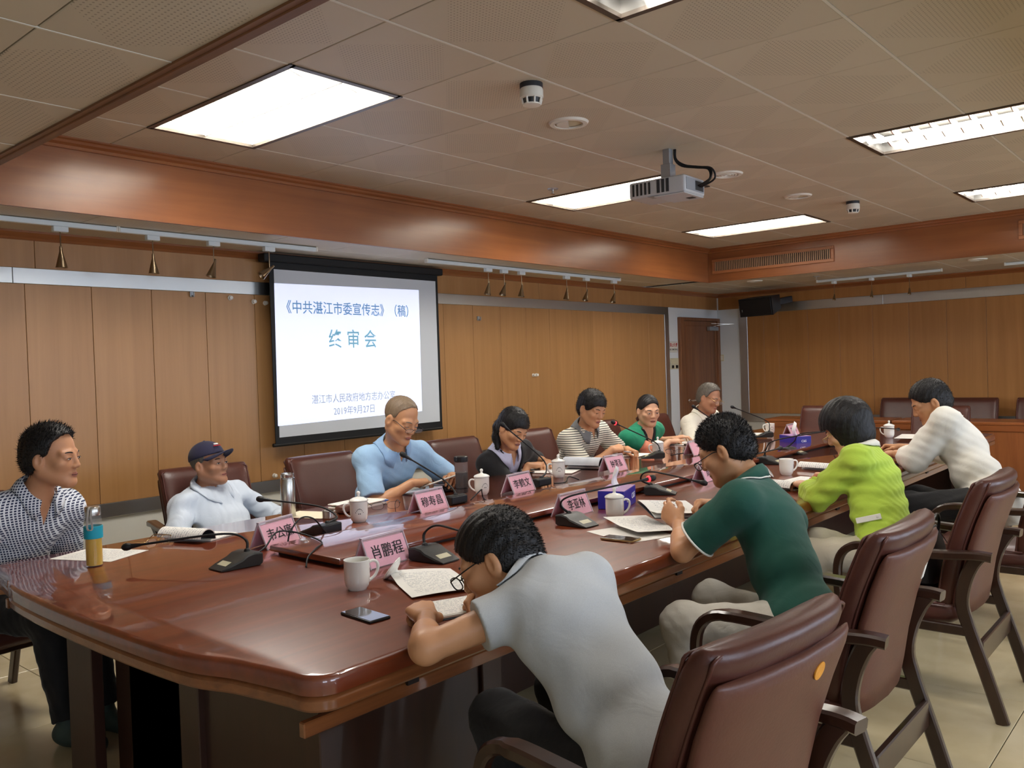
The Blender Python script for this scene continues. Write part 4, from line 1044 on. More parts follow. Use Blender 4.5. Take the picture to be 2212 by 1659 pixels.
# ---- gooseneck microphones
def mic(x, y, deg, neck, label, ring=False, z=TZ):
    """base wedge, low front toward local +Y; neck given in world points"""
    t = thing('gooseneck_microphone', label, 'microphone', (x, y, z), math.radians(deg), 'gooseneck table microphones')
    w, L_ = 0.058, 0.08
    prof = [(-L_, 0.008), (-L_, 0.046), (-L_ + 0.03, 0.05), (-L_ + 0.06, 0.045), (0.0, 0.033), (L_ * 0.6, 0.018), (L_, 0.006), (L_, 0.002), (-L_ + 0.01, 0.002)]
    n = len(prof)
    bm = bmesh.new(); bmesh.ops.create_cube(bm, size=1); bm.free()
    rings = []
    for fx, ins in ((-1, 0.006), (-0.94, 0.0), (-0.5, -0.0005), (0.5, -0.0005), (0.94, 0.0), (1, 0.006)):
        rings.append([(fx * w * (1.0 if yy < 0.03 else 1.0 - 0.25 * ((yy - 0.03) / 0.05)), yy, max(zz - ins * (1 if zz > 0.01 else 0), 0.0)) for yy, zz in prof])
    MB().add(*loft(rings)).build('base', 'mic_body', t, smooth=30)
    MB().rbox(-0.056, 0.056, -L_ - 0.004, -L_ + 0.001, 0.01, 0.044, r=0.002, seg=1).build('rear_panel', 'mic_back', t)
    MB().add([(-0.03, 0.03, 0.0305 - 0.004), (0.03, 0.03, 0.0305 - 0.004), (0.03, 0.055, 0.0205 - 0.004), (-0.03, 0.055, 0.0205 - 0.004)], [(0, 1, 2, 3)]).build('label_strip', 'label_silver', t)
    MB().lathe([(0.0, 0.06), (0.009, 0.058), (0.012, 0.048), (0.012, 0.044)], 14, Matrix.Translation((0, -L_ + 0.028, 0))).build('socket_collar', 'black_rubber', t, smooth=True)
    inv = (Matrix.Translation((x, y, z)) @ Matrix.Rotation(math.radians(deg), 4, 'Z')).inverted()
    P = [Vector((0, -L_ + 0.028, 0.05))] + [inv @ Vector(p) for p in neck]
    path = smoothpath(P, 6)
    MB().tube(path, [0.0055 if i < len(path) * 0.25 else 0.0042 for i in range(len(path))], n=8).build('gooseneck', 'black_rubber', t, smooth=True)
    d = (path[-1] - path[-3]).normalized(); e = path[-1]
    M = frame_m(e, d.orthogonal(), d.cross(d.orthogonal()))
    MB().lathe([(0.005, -0.03), (0.0075, -0.012), (0.009, 0.0), (0.0095, 0.006)], 14, M).build('head_sleeve', 'black_plastic', t, smooth=True)
    MB().lathe([(0.0095, 0.006), (0.013, 0.014), (0.0145, 0.024), (0.013, 0.034), (0.008, 0.041), (0.0, 0.043)], 16, M).build('windscreen', 'black_rubber', t, smooth=True)
    if ring: MB().lathe([(0.0105, 0.0), (0.0135, 0.002), (0.0135, 0.008), (0.0105, 0.01)], 18, M).build('light_ring', 'mic_red', t)
    return t
def cable(pts, label, r=0.0035):
    return tag(MB().tube(smoothpath(pts, 6), r, n=7).build('cable', 'black_rubber', None, smooth=True), label, 'cable', 'black microphone cables')
mic(1.665, 2.82, 90, [(1.725, 2.835, 0.845), (1.69, 2.87, 0.872), (1.6, 2.94, 0.872), (1.44, 3.14, 0.842)], 'black gooseneck microphone lying low near the bottle with teal sleeve')
mic(2.235, 3.085, 8, [(2.315, 3.06, 0.82), (2.31, 3.13, 0.852), (2.29, 3.24, 0.866), (2.18, 3.41, 0.89)], 'black gooseneck microphone whose head points at the steel thermos')
mic(2.15, 2.265, 182, [(2.16, 2.33, 0.85), (2.165, 2.27, 0.885), (2.11, 2.1, 0.893), (2.06, 1.98, 0.9)], 'black gooseneck microphone behind the head of the man in the grey shirt')
mic(3.11, 3.16, 0, [(3.14, 3.16, 0.835), (3.13, 3.24, 0.89), (3.0, 3.35, 1.005)], 'black gooseneck microphone before the chest of the man in the pale blue polo')
mic(3.83, 3.17, 0, [(3.92, 3.15, 0.84), (3.96, 3.22, 0.91), (3.78, 3.34, 1.105)], 'tall gooseneck microphone crossing the face side of the woman in black')
mic(2.965, 2.215, 176, [(2.935, 2.285, 0.845), (2.915, 2.24, 0.885), (2.99, 2.17, 0.908), (3.27, 2.045, 0.936)], 'near gooseneck microphone with a glowing red ring over the tissue box', ring=True)
mic(3.90, 2.36, 205, [(3.82, 2.43, 0.84), (3.77, 2.38, 0.885), (3.74, 2.28, 0.898), (3.77, 2.06, 0.86)], 'gooseneck microphone pointing down toward the hands of the man in dark green')
mic(5.335, 3.29, 38, [(5.37, 3.25, 0.83), (5.35, 3.29, 0.885), (5.02, 3.39, 1.035)], 'gooseneck microphone with red ring before the woman in green', ring=True)
mic(5.37, 2.39, 180, [(5.345, 2.42, 0.86), (5.28, 2.33, 0.925), (5.4, 2.1, 0.972), (5.52, 2.0, 0.985)], 'gooseneck microphone reaching behind the bobbed hair')
mic(5.985, 2.49, 178, [(6.0, 2.5, 0.85), (5.98, 2.42, 0.915), (6.1, 2.12, 0.93)], 'gooseneck microphone standing in front of the far tissue box')
mic(4.68, 2.335, 178, [(4.66, 2.38, 0.845), (4.62, 2.3, 0.888), (4.72, 2.21, 0.897), (5.04, 2.2, 0.9)], 'gooseneck microphone whose head shows right of the black spiky hair')
mic(6.62, 2.38, 180, [(6.63, 2.4, 0.85), (6.72, 2.28, 0.893), (7.0, 2.22, 0.88), (7.4, 2.2, 0.838)], 'gooseneck microphone lying flat before the far white mug')
mic(7.17, 3.27, 30, [(7.26, 3.25, 0.84), (7.3, 3.3, 0.9), (6.88, 3.4, 1.04)], 'tall far gooseneck microphone against the white wall')
mic(6.45, 3.24, 0, [(6.5, 3.25, 0.84), (6.5, 3.32, 0.9), (6.29, 3.45, 1.07)], 'far gooseneck microphone before the grey-haired man')
cable([(1.745, 2.84, 0.78), (1.82, 2.86, 0.80), (1.9, 2.9, 0.84), (1.97, 2.86, 0.83), (2.0, 2.75, 0.802), (1.9, 2.65, 0.803), (1.83, 2.6, 0.79), (1.8, 2.57, 0.764)], 'black cable looping over the near end of the raised centre')
cable([(1.98, 2.95, 0.764), (2.0, 2.955, 0.82), (2.06, 2.965, 0.865), (2.13, 2.975, 0.85), (2.19, 2.99, 0.79), (2.21, 3.0, 0.775)], 'thin black cable arching in front of a pink name card')
cable([(3.17, 3.06, 0.775), (3.24, 3.05, 0.82), (3.3, 3.1, 0.80), (3.33, 3.12, 0.764), (3.25, 3.02, 0.764)], 'black cable curling beside the dark tea bottle')
cable([(3.9, 3.08, 0.77), (3.98, 3.06, 0.768), (4.06, 3.09, 0.79), (4.12, 3.06, 0.766)], 'short black cable beside the tall microphone')
cable([(5.44, 3.2, 0.775), (5.56, 3.17, 0.78), (5.72, 3.2, 0.766), (5.82, 3.22, 0.764)], 'black cable trailing from the microphone with red ring on the screen side')

# ---- tissue boxes
def tissue_box(x, y, deg, label, logo, peak):
    t = thing('tissue_box', label, 'tissue box', (x, y, TZ), math.radians(deg), 'purple tissue boxes'); t.scale = (1.14, 1.14, 1.14)
    MB().rbox(-0.105, 0.105, -0.058, 0.058, 0.0, 0.078, r=0.003, seg=1).build('carton', 'box_blue', t)
    MB().rbox(-0.104, 0.104, -0.057, 0.057, 0.0775, 0.079, r=0.0005, seg=1).build('carton_top', 'box_lilac', t)
    # drawn-up tissue sheet, folded
    n, m = 9, 10; vs = []; fs = []
    for j in range(m):
        v = j / (m - 1)
        for i in range(n):
            u = i / (n - 1) - 0.5
            wd = 0.055 * (1 - v) + 0.03 * v + 0.012 * math.sin(v * PI)
            vs.append((u * 2 * wd * 0.5 + peak * v * v, 0.008 * math.sin(u * 9 + 2 * v) * (1 - 0.3 * v) + 0.012 * math.sin(v * 4), 0.079 + 0.098 * v - 0.02 * v * abs(u) * 2))
    for j in range(m - 1):
        for i in range(n - 1): fs.append((j * n + i, j * n + i + 1, (j + 1) * n + i + 1, (j + 1) * n + i))
    o = MB().add(vs, fs).build('tissue_sheet', 'tissue', t, smooth=True)
    so = o.modifiers.new('thickness', 'SOLIDIFY'); so.thickness = 0.0012
    for s, ax in ((0.048, 1), ):
        M = frame_m((0.055, -0.0585, 0.04), (1, 0, 0.05), (0, 0, 1)); lo = link(text_mesh(logo, 0.034, 'ink_white', 0.0002, 0.0008), 'lettering', t); lo.matrix_local = M
        M = frame_m((-0.05, -0.0585, 0.03), (1, 0, 0), (0, 0, 1)); lo = link(text_mesh('C&S', 0.016, 'ink_white', 0.0002, 0.0004), 'lettering', t); lo.matrix_local = M
        M = frame_m((-0.1055, 0.0, 0.045), (0, -1, 0), (0, 0, 1)); lo = link(text_mesh('C&S', 0.022, 'ink_white', 0.0002, 0.0005), 'lettering', t); lo.matrix_local = M
tissue_box(3.475, 2.352, 20, 'purple tissue box with white tissue behind the near lidded mug', 'C&S', -0.02)
tissue_box(6.5, 2.70, 55, 'purple tissue box far along the centre of the table', 'C&S', 0.012)

# ---- bottles, flask
b1 = thing('glass_bottle', 'glass bottle of yellow tea with teal sleeve and steel cap', 'bottle', (1.37, 3.31, TZ))
MB().lathe([(0.0, 0.002), (0.029, 0.002), (0.031, 0.006), (0.031, 0.175), (0.028, 0.19), (0.026, 0.195)], 28).build('glass_body', 'clear_glass', b1, smooth=40)
MB().lathe([(0.0, 0.005), (0.0285, 0.005), (0.0285, 0.112), (0.0, 0.112)], 24).build('tea', 'tea_yellow', b1, smooth=40)
MB().rbox(-0.02, 0.01, -0.012, 0.012, 0.03, 0.062, r=0.009, seg=2).build('lemon_slice', 'paper_cream', b1)
MB().lathe([(0.0312, 0.106), (0.0335, 0.107), (0.0338, 0.152), (0.0312, 0.153)], 28).build('sleeve', 'teal_rubber', b1, smooth=50)
MB().lathe([(0.0, 0.192), (0.0275, 0.192), (0.0282, 0.195), (0.0282, 0.222), (0.0255, 0.226), (0.0, 0.227)], 28).build('cap', 'steel_bottle', b1, smooth=40)
MB().sweep(smoothpath([(-0.012, -0.012, 0.226), (-0.022, -0.02, 0.222), (-0.03, -0.026, 0.19), (-0.033, -0.028, 0.15), (-0.026, -0.034, 0.142), (-0.018, -0.036, 0.15), (-0.02, -0.03, 0.195), (-0.01, -0.02, 0.227)], 4), 0.007, 0.0022, side=(0.6, -0.6, 0)).build('carry_strap', 'strap_grey', b1)
b2 = thing('steel_flask', 'brushed steel flask without its cap behind a pink name card', 'flask', (2.41, 3.57, TZ))
MB().lathe([(0.0, 0.0), (0.033, 0.0), (0.035, 0.004), (0.035, 0.18), (0.031, 0.19), (0.031, 0.2), (0.032, 0.202), (0.032, 0.214), (0.029, 0.216), (0.027, 0.19), (0.0, 0.18)], 28).build('flask_body', 'steel_bottle', b2, smooth=35)
MB().lathe([(0.0315, 0.189), (0.0345, 0.19), (0.0345, 0.194), (0.0315, 0.195)], 24).build('neck_ring', 'chrome', b2)
b3 = thing('flask_cap', 'small steel cup lid beside the lidded mug with motif', 'cup', (2.495, 3.36, TZ))
MB().lathe([(0.0, 0.0), (0.03, 0.0), (0.033, 0.004), (0.033, 0.036), (0.0315, 0.038), (0.03, 0.036), (0.029, 0.006), (0.0, 0.004)], 28).build('cap_body', 'steel_bottle', b3, smooth=35)
b4 = thing('tea_bottle', 'clear bottle of dark tea with black lid beside the man in pale blue', 'bottle', (3.40, 3.345, TZ))
MB().lathe([(0.0, 0.002), (0.036, 0.002), (0.038, 0.006), (0.038, 0.175), (0.036, 0.18)], 12).build('clear_body', 'clear_glass', b4, smooth=25)
MB().lathe([(0.0, 0.005), (0.0355, 0.005), (0.0355, 0.118), (0.0, 0.118)], 12).build('tea', 'tea_dark', b4, smooth=25)
MB().lathe([(0.0, 0.178), (0.038, 0.178), (0.039, 0.182), (0.039, 0.206), (0.034, 0.21), (0.0, 0.211)], 24).rbox(-0.05, -0.034, -0.01, 0.01, 0.185, 0.21, r=0.003, seg=1).build('lid', 'black_plastic', b4, smooth=35)
MB().lathe([(0.0385, 0.03), (0.0395, 0.031), (0.0395, 0.034), (0.0385, 0.035)], 12).build('band', 'black_plastic', b4)

# ---- phones
def phone(x, y, deg, label, frame, z=TZ, L_=0.148, W=0.072):
    t = thing('mobile_phone', label, 'phone', (x, y, z), math.radians(deg), 'mobile phones')
    MB().rbox(-W / 2, W / 2, -L_ / 2, L_ / 2, 0.0, 0.0085, r=0.004, seg=2).build('phone_body', frame, t, smooth=40)
    MB().rbox(-W / 2 + 0.003, W / 2 - 0.003, -L_ / 2 + 0.003, L_ / 2 - 0.003, 0.008, 0.0092, r=0.0004, seg=1).build('screen_glass', 'phone_glass', t)
phone(1.535, 1.915, -4, 'black mobile phone lying on the table beside the open mug', 'black_plastic')
phone(2.80, 1.885, 4, 'gold-edged mobile phone lying on a paper before the green shirt', 'phone_gold', z=TZ + 0.0015)
phone(4.24, 3.61, 70, 'black mobile phone under the elbow of the woman in black', 'black_plastic')
phone(6.32, 3.50, 70, 'dark mobile phone on papers before the woman in green', 'black_plastic', z=TZ + 0.002)
phone(5.70, 1.70, 80, 'black mobile phone at the table edge beside the white sleeve', 'black_plastic')
ps = thing('pouch', 'black folded pouch on the table behind a pink name card', 'pouch', (3.44, 3.50, TZ), math.radians(15))
MB().rbox(-0.07, 0.07, -0.03, 0.03, 0.0, 0.03, r=0.012, seg=3).build('pouch_body', 'leather_black', ps, smooth=40)
MB().rbox(-0.068, 0.068, -0.032, 0.005, 0.022, 0.032, r=0.004, seg=2).build('pouch_flap', 'leather_black', ps, smooth=40)
gc = thing('spectacles_case', 'brown spectacles case behind the lidded mug with motif', 'case', (2.655, 3.43, TZ), math.radians(20))
MB().rbox(-0.075, 0.075, -0.028, 0.028, 0.0, 0.042, r=0.018, seg=3).build('case_body', 'leather_back', gc, smooth=40)
MB().rbox(-0.0755, 0.0755, -0.0285, 0.0285, 0.019, 0.022, r=0.001, seg=1).build('case_seam', 'piping_leather', gc)

# ---- papers and books
def sheet_mb(w, h, curl=None, nx=10, ny=12, t=0.0008):
    """sheet centred on the origin; curl(u, v) -> height"""
    vs = []; fs = []
    for k in (0, 1):
        for j in range(ny + 1):
            for i in range(nx + 1):
                x = (i / nx - 0.5) * w; y = (j / ny - 0.5) * h
                z = (curl(i / nx, j / ny) if curl else 0.0) + k * t
                vs.append((x, y, z))
    N_ = (nx + 1) * (ny + 1); q = lambda k, j, i: k * N_ + j * (nx + 1) + i
    for j in range(ny):
        for i in range(nx):
            fs.append((q(1, j, i), q(1, j, i + 1), q(1, j + 1, i + 1), q(1, j + 1, i))); fs.append((q(0, j, i), q(0, j + 1, i), q(0, j + 1, i + 1), q(0, j, i + 1)))
    for i in range(nx): fs += [(q(0, 0, i), q(0, 0, i + 1), q(1, 0, i + 1), q(1, 0, i)), (q(0, ny, i + 1), q(0, ny, i), q(1, ny, i), q(1, ny, i + 1))]
    for j in range(ny): fs += [(q(0, j + 1, 0), q(0, j, 0), q(1, j, 0), q(1, j + 1, 0)), (q(0, j, nx), q(0, j + 1, nx), q(1, j + 1, nx), q(1, j, nx))]
    return MB().add(vs, fs)
def sheet(x, y, deg, label, w=0.21, h=0.297, z=TZ + 0.0006, curl=None, mat='printed_page'):
    o = sheet_mb(w, h, curl).build('paper_sheet', mat, None, smooth=40, loc=(x, y, z), rz=math.radians(deg))
    return tag(o, label, 'paper', 'loose papers on the table')
def booklet(x, y, deg, label, w=0.21, h=0.285, roll=None, cover='cover_dark', z=TZ, thick=0.006, page='printed_page', fold=0.0):
    """open booklet: flat right half, left half either flat or rolled over in an arch"""
    t = thing('booklet', label, 'book', (x, y, z), math.radians(deg), 'booklets on the table')
    MB().rbox(0.0, w, -h / 2, h / 2, 0.0, thick, r=0.001, seg=1).build('page_block', 'paper_white', t)
    o = sheet_mb(w - 0.004, h - 0.004).build('open_page', page, t); o.location = (w / 2, 0, thick + 0.0002)
    if roll:
        # pages lifted from the spine and arched back over
        R_ = roll; n = 14; m = 6; vs = []; fs = []
        for k, off in ((0, 0.0), (1, 0.004)):
            for i in range(n + 1):
                a = PI * (1.0 - 0.92 * i / n) 
                for j in range(m + 1):
                    yy = (j / m - 0.5) * h
                    vs.append((0.0 - R_ * 0.15 + (R_ + off) * math.cos(PI - a) * -1.0 * -1.0 - R_ * 0.2, yy, thick + 0.002 + (R_ * 1.0 + off) * math.sin(a)))
        N_ = (n + 1) * (m + 1); q = lambda k, i, j: k * N_ + i * (m + 1) + j
        for i in range(n):
            for j in range(m):
                fs.append((q(1, i, j), q(1, i + 1, j), q(1, i + 1, j + 1), q(1, i, j + 1)))
        inner = [(q(0, i, j), q(0, i, j + 1), q(0, i + 1, j + 1), q(0, i + 1, j)) for i in range(n) for j in range(m)]
        rim = []
        for i in range(n): rim += [(q(0, i, 0), q(0, i + 1, 0), q(1, i + 1, 0), q(1, i, 0)), (q(0, i + 1, m), q(0, i, m), q(1, i, m), q(1, i + 1, m))]
        for j in range(m): rim += [(q(0, 0, j + 1), q(0, 0, j), q(1, 0, j), q(1, 0, j + 1)), (q(0, n, j), q(0, n, j + 1), q(1, n, j + 1), q(1, n, j))]
        MB().add(vs, fs + rim).build('turned_pages', page, t, smooth=50)
        MB().add([(p[0], p[1], p[2] - 0.0008) for p in vs[:N_]], inner).build('cover', cover, t, smooth=50)
    else:
        MB().rbox(-w, 0.0, -h / 2, h / 2, 0.0, thick * 0.6, r=0.001, seg=1).build('page_block', 'paper_white', t)
        o = sheet_mb(w - 0.004, h - 0.004).build('open_page', page, t); o.location = (-w / 2, 0, thick * 0.6 + 0.0002)
    MB().rbox(-0.003 if roll else -w - 0.003, w + 0.003, -h / 2 - 0.003, h / 2 + 0.003, -0.0, 0.0008, r=0.0003, seg=1).build('cover_board', cover, t)
    return t
sheet(1.47, 3.50, 24, 'white sheet lying behind the bottle with the teal sleeve')
booklet(1.83, 3.46, 18, 'open booklet with arched pages before the man in the cap', w=0.17, h=0.24, roll=0.045)
sheet(2.50, 3.52, 20, 'cream note sheet left of the small steel cup', mat='paper_cream', w=0.18, h=0.25, z=TZ + 0.0016)
nb = thing('note_stack', 'stack of notebooks and papers behind the lidded mug with motif', 'book', (2.80, 3.52, TZ), math.radians(12))
for k, (dx, dy, rz, mt, th) in enumerate(((0, 0, 0, 'paper_white', 0.012), (0.02, 0.01, 6, 'paper_cream', 0.008), (-0.02, 0.0, -5, 'paper_white', 0.005))):
    o = MB().rbox(-0.13 + 0.01 * k, 0.13, -0.09, 0.09, 0.0, th, r=0.002, seg=1).build('notebook', mt, nb, loc=(dx, dy, sum((0.012, 0.008, 0.005)[:k])), rz=math.radians(rz))
MB().rbox(0.11, 0.14, -0.095, -0.03, 0.0125, 0.02, r=0.002, seg=1).build('blue_tab', 'cover_blue', nb)
booklet(3.37, 3.59, 8, 'grey open magazine under the hands of the man in pale blue', w=0.15, h=0.2, page='paper_grey')
sheet(4.47, 3.62, 8, 'white writing sheet under the hand of the woman in black', z=TZ + 0.0015)
sheet(4.42, 3.48, 20, 'white sheet sticking out beside the writing hand of the woman in black', mat='paper_white')
booklet(4.62, 3.38, 12, 'thick open picture book with arched pages before the striped polo', w=0.2, h=0.27, roll=0.06, thick=0.014, page='paper_grey')
sheet(5.47, 3.62, 8, 'white sheet under the hands of the man in the striped polo', w=0.25, h=0.34)
sheet(6.42, 3.60, 10, 'white sheet under the hands of the woman in green', w=0.3, h=0.33)
sheet(7.45, 3.52, 5, 'white sheet on the far table before the grey-haired man', w=0.25, h=0.3)
sheet(1.90, 2.02, -27, 'printed sheet with a curled corner before the man in grey', z=TZ + 0.006, curl=lambda u, v: 0.02 * max(0, v - 0.55) * 2 * (1 - u) + 0.004 * math.sin(u * 3), w=0.22, h=0.3)
gn = thing('notebook', 'open notebook with pencil writing under the hand of the man in grey', 'notebook', (1.735, 1.75, TZ), math.radians(-22))
MB().rbox(-0.11, 0.11, -0.085, 0.085, 0.0, 0.003, r=0.001, seg=1).build('cover_board', 'cover_dark', gn)
MB().rbox(-0.105, 0.105, -0.08, 0.08, 0.003, 0.012, r=0.002, seg=1).build('page_block', 'paper_white', gn)
o = sheet_mb(0.2, 0.15).build('written_page', 'printed_page', gn); o.location = (0, 0, 0.0124)
sheet(2.93, 1.92, -20, 'white sheet under the gold phone', w=0.24, h=0.3, mat='paper_white')
sheet(3.03, 1.93, -28, 'printed sheet curling up before the man in dark green', z=TZ + 0.012, curl=lambda u, v: 0.03 * max(0, v - 0.5) + 0.012 * (1 - u), w=0.21, h=0.297)
booklet(4.35, 1.93, -10, 'booklet with turned pages before the woman in lime', w=0.2, h=0.26, roll=0.04)
rb = thing('red_book', 'thin red book under the papers of the woman in lime', 'book', (4.50, 1.78, TZ + 0.002), math.radians(-8))
MB().rbox(-0.1, 0.1, -0.07, 0.07, 0.0, 0.016, r=0.002, seg=1).build('cover', 'cover_red', rb)
MB().rbox(-0.098, 0.102, -0.068, 0.068, 0.003, 0.013, r=0.001, seg=1).build('pages', 'paper_white', rb)
sheet(4.74, 1.86, -4, 'white sheet under the writing hand of the woman in lime', w=0.22, h=0.28, z=TZ + 0.002)
booklet(5.2, 2.02, -8, 'curled booklet right of the glasses of the woman in lime', w=0.16, h=0.22, roll=0.035)
sheet(7.6, 2.1, 8, 'white sheets before the man in the white shirt, far end', w=0.42, h=0.3, z=TZ + 0.004, mat='paper_white')
booklet(6.3, 1.86, -6, 'open notebook under the hands of the man in the white shirt', w=0.17, h=0.24)

# ---- spectacles on the table
def specs_mb(w=0.062, h=0.036, bridge=0.018, tl=0.13, full=True, square=2.6):
    fr = MB(); ln = MB()
    for s in (-1, 1):
        cx = s * (w + bridge) / 2
        pts = []
        for k in range(28):
            a = 2 * PI * k / 28; c, sn = math.cos(a), math.sin(a)
            pts.append(Vector((cx + w / 2 * math.copysign(abs(c) ** (2 / square), c), 0.0, h / 2 * math.copysign(abs(sn) ** (2 / square), sn))))
        fr.tube(pts + [pts[0]], 0.0019 if full else 0.0009, n=6, cap=False)
        ln.add([tuple(p) for p in pts], [tuple(range(28))])
        hx = s * (w + bridge / 2)
        fr.tube(smoothpath([(hx, 0, 0.008), (hx + s * 0.006, -0.012, 0.01), (hx + s * 0.007, -tl * 0.65, 0.01), (hx + s * 0.004, -tl * 0.85, 0.0), (hx + s * 0.002, -tl, -0.022)], 4), 0.0019, n=6)
    fr.tube(smoothpath([(-bridge / 2, 0, 0.004), (0, 0.003, 0.009), (bridge / 2, 0, 0.004)], 4), 0.0017, n=6)
    return fr, ln
def specs(parent, M, mat, label=None, full=True, h=0.036, square=2.6, tl=0.13):
    fr, ln = specs_mb(full=full, h=h, square=square, tl=tl)
    if parent is None: t = thing('spectacles', label, 'glasses', M=M, group='spectacles lying on the table')
    else:
        t = parent
    a = fr.build('spectacle_frame', mat, t, smooth=True); b_ = ln.build('spectacle_lens', 'lens_clear', t)
    if parent is not None: a.matrix_local = M; b_.matrix_local = M
specs(None, Matrix.Translation((1.69, 3.45, TZ + 0.022)) @ Matrix.Rotation(math.radians(200), 4, 'Z'), 'specs_gold', 'gold-rimmed spectacles lying on the booklet of the man in the cap', full=False)
specs(None, Matrix.Translation((2.80, 3.30, TZ + 0.022)) @ Matrix.Rotation(math.radians(150), 4, 'Z'), 'specs_black', 'dark spectacles lying right of the lidded mug with motif', full=False)
specs(None, Matrix.Translation((5.62, 3.27, TZ + 0.022)) @ Matrix.Rotation(math.radians(100), 4, 'Z'), 'specs_black', 'dark spectacles lying right of the mug before the woman in green', full=False)
# ------------------------------------------------------------------ people
# Bodies are grown as one smooth surface from tapered limbs and ellipsoids (a distance field meshed with surface nets).
f32 = np.float32
class Field:
    def __init__(s, lo, hi, h):
        s.lo = np.array(lo, float); s.h = h
        s.n = np.ceil((np.array(hi, float) - s.lo) / h).astype(int) + 1
        s.F = np.full(tuple(s.n), 1.0, f32)
        s.ax = [(s.lo[i] + h * np.arange(s.n[i])).astype(f32) for i in range(3)]
    def sub(s, lo, hi):
        a = np.maximum(np.floor((np.array(lo) - s.lo) / s.h).astype(int), 0); b = np.minimum(np.ceil((np.array(hi) - s.lo) / s.h).astype(int) + 1, s.n)
        if np.any(b - a < 1): return None
        sl = tuple(slice(a[i], b[i]) for i in range(3))
        return sl, s.ax[0][sl[0]][:, None, None], s.ax[1][sl[1]][None, :, None], s.ax[2][sl[2]][None, None, :]
    def put(s, sl, d, k, op):
        A = s.F[sl]
        if op == 'add':
            if k > 0:
                hh = np.maximum(k - np.abs(A - d), 0) / k
                s.F[sl] = np.minimum(A, d) - hh * hh * k * 0.25
            else: s.F[sl] = np.minimum(A, d)
        else:
            if k > 0:
                hh = np.maximum(k - np.abs(A + d), 0) / k
                s.F[sl] = np.maximum(A, -d) + hh * hh * k * 0.25
            else: s.F[sl] = np.maximum(A, -d)
    def cone(s, a, b, ra, rb, k=0.02, op='add', clip0=None, clip1=None, flat=None):
        """tapered capsule; clip0/clip1 flatten its ends; flat = (dir, factor) squashes it along dir"""
        a = np.array(a, float); b = np.array(b, float); R = max(ra, rb) + k + 2 * s.h
        q = s.sub(np.minimum(a, b) - R, np.maximum(a, b) + R)
        if q is None: return
        sl, X, Y, Z = q
        d = b - a; L2 = max(float(d @ d), 1e-9); L = math.sqrt(L2)
        px, py, pz = X - f32(a[0]), Y - f32(a[1]), Z - f32(a[2])
        t0 = (px * f32(d[0]) + py * f32(d[1]) + pz * f32(d[2])) / f32(L2)
        t = np.clip(t0, 0, 1)
        ex, ey, ez = px - t * f32(d[0]), py - t * f32(d[1]), pz - t * f32(d[2])
        if flat is not None:
            fd, fk = np.array(flat[0], float), flat[1]
            c = (ex * f32(fd[0]) + ey * f32(fd[1]) + ez * f32(fd[2])) * f32(fk - 1)
            ex, ey, ez = ex + c * f32(fd[0]), ey + c * f32(fd[1]), ez + c * f32(fd[2])
        D = np.sqrt(ex * ex + ey * ey + ez * ez) - (f32(ra) + t * f32(rb - ra))
        if clip1 is not None: D = np.maximum(D, (t0 - f32(clip1)) * f32(L))
        if clip0 is not None: D = np.maximum(D, (f32(clip0) - t0) * f32(L))
        s.put(sl, D, k, op)
    def ell(s, c, r, A, k=0.02, op='add', clip=None):
        """ellipsoid with axes A (rows)"""
        c = np.array(c, float); r = np.array(r, float); A = np.array(A, float)
        ext = np.sqrt(((A * r[:, None]) ** 2).sum(0)) + k + 2 * s.h
        q = s.sub(c - ext, c + ext)
        if q is None: return
        sl, X, Y, Z = q
        px, py, pz = X - f32(c[0]), Y - f32(c[1]), Z - f32(c[2])
        u = [(px * f32(A[i][0]) + py * f32(A[i][1]) + pz * f32(A[i][2])) for i in range(3)]
        k0 = np.sqrt(sum((u[i] / f32(r[i])) ** 2 for i in range(3))); k1 = np.sqrt(sum((u[i] / f32(r[i] ** 2)) ** 2 for i in range(3)))
        D = k0 * (k0 - 1) / np.maximum(k1, 1e-6)
        if clip is not None: D = np.maximum(D, clip(u))
        s.put(sl, D, k, op)
    def cut(s, fn, lo=None, hi=None, k=0.0):
        """keep only where fn <= 0"""
        q = s.sub(s.lo if lo is None else lo, s.lo + s.n * s.h if hi is None else hi)
        sl, X, Y, Z = q
        s.F[sl] = np.maximum(s.F[sl], fn(X, Y, Z))
    def warp(s, fn):
        q = s.sub(s.lo, s.lo + s.n * s.h); sl, X, Y, Z = q
        s.F += fn(X, Y, Z).astype(f32)
    def mesh(s):
        F = s.F; S = F < 0
        any_ = [np.flatnonzero(S.any(axis=tuple(j for j in range(3) if j != i))) for i in range(3)]
        if len(any_[0]) == 0: return np.zeros((0, 3)), np.zeros((0, 4), int)
        sl = tuple(slice(max(a[0] - 2, 0), min(a[-1] + 3, s.n[i])) for i, a in enumerate(any_))
        F = F[sl]; S = S[sl]; off = np.array([q.start for q in sl])
        C = np.zeros(tuple(np.array(S.shape) - 1), np.uint8)
        cs = [(i, j, k) for i in (0, 1) for j in (0, 1) for k in (0, 1)]
        nx, ny, nz = C.shape
        for i, j, k in cs: C += S[i:i + nx, j:j + ny, k:k + nz]
        act = (C > 0) & (C < 8)
        I = np.argwhere(act); ID = np.full(C.shape, -1, np.int32); ID[act] = np.arange(len(I))
        val = {c: F[I[:, 0] + c[0], I[:, 1] + c[1], I[:, 2] + c[2]].astype(float) for c in cs}
        acc = np.zeros((len(I), 3)); cnt = np.zeros(len(I))
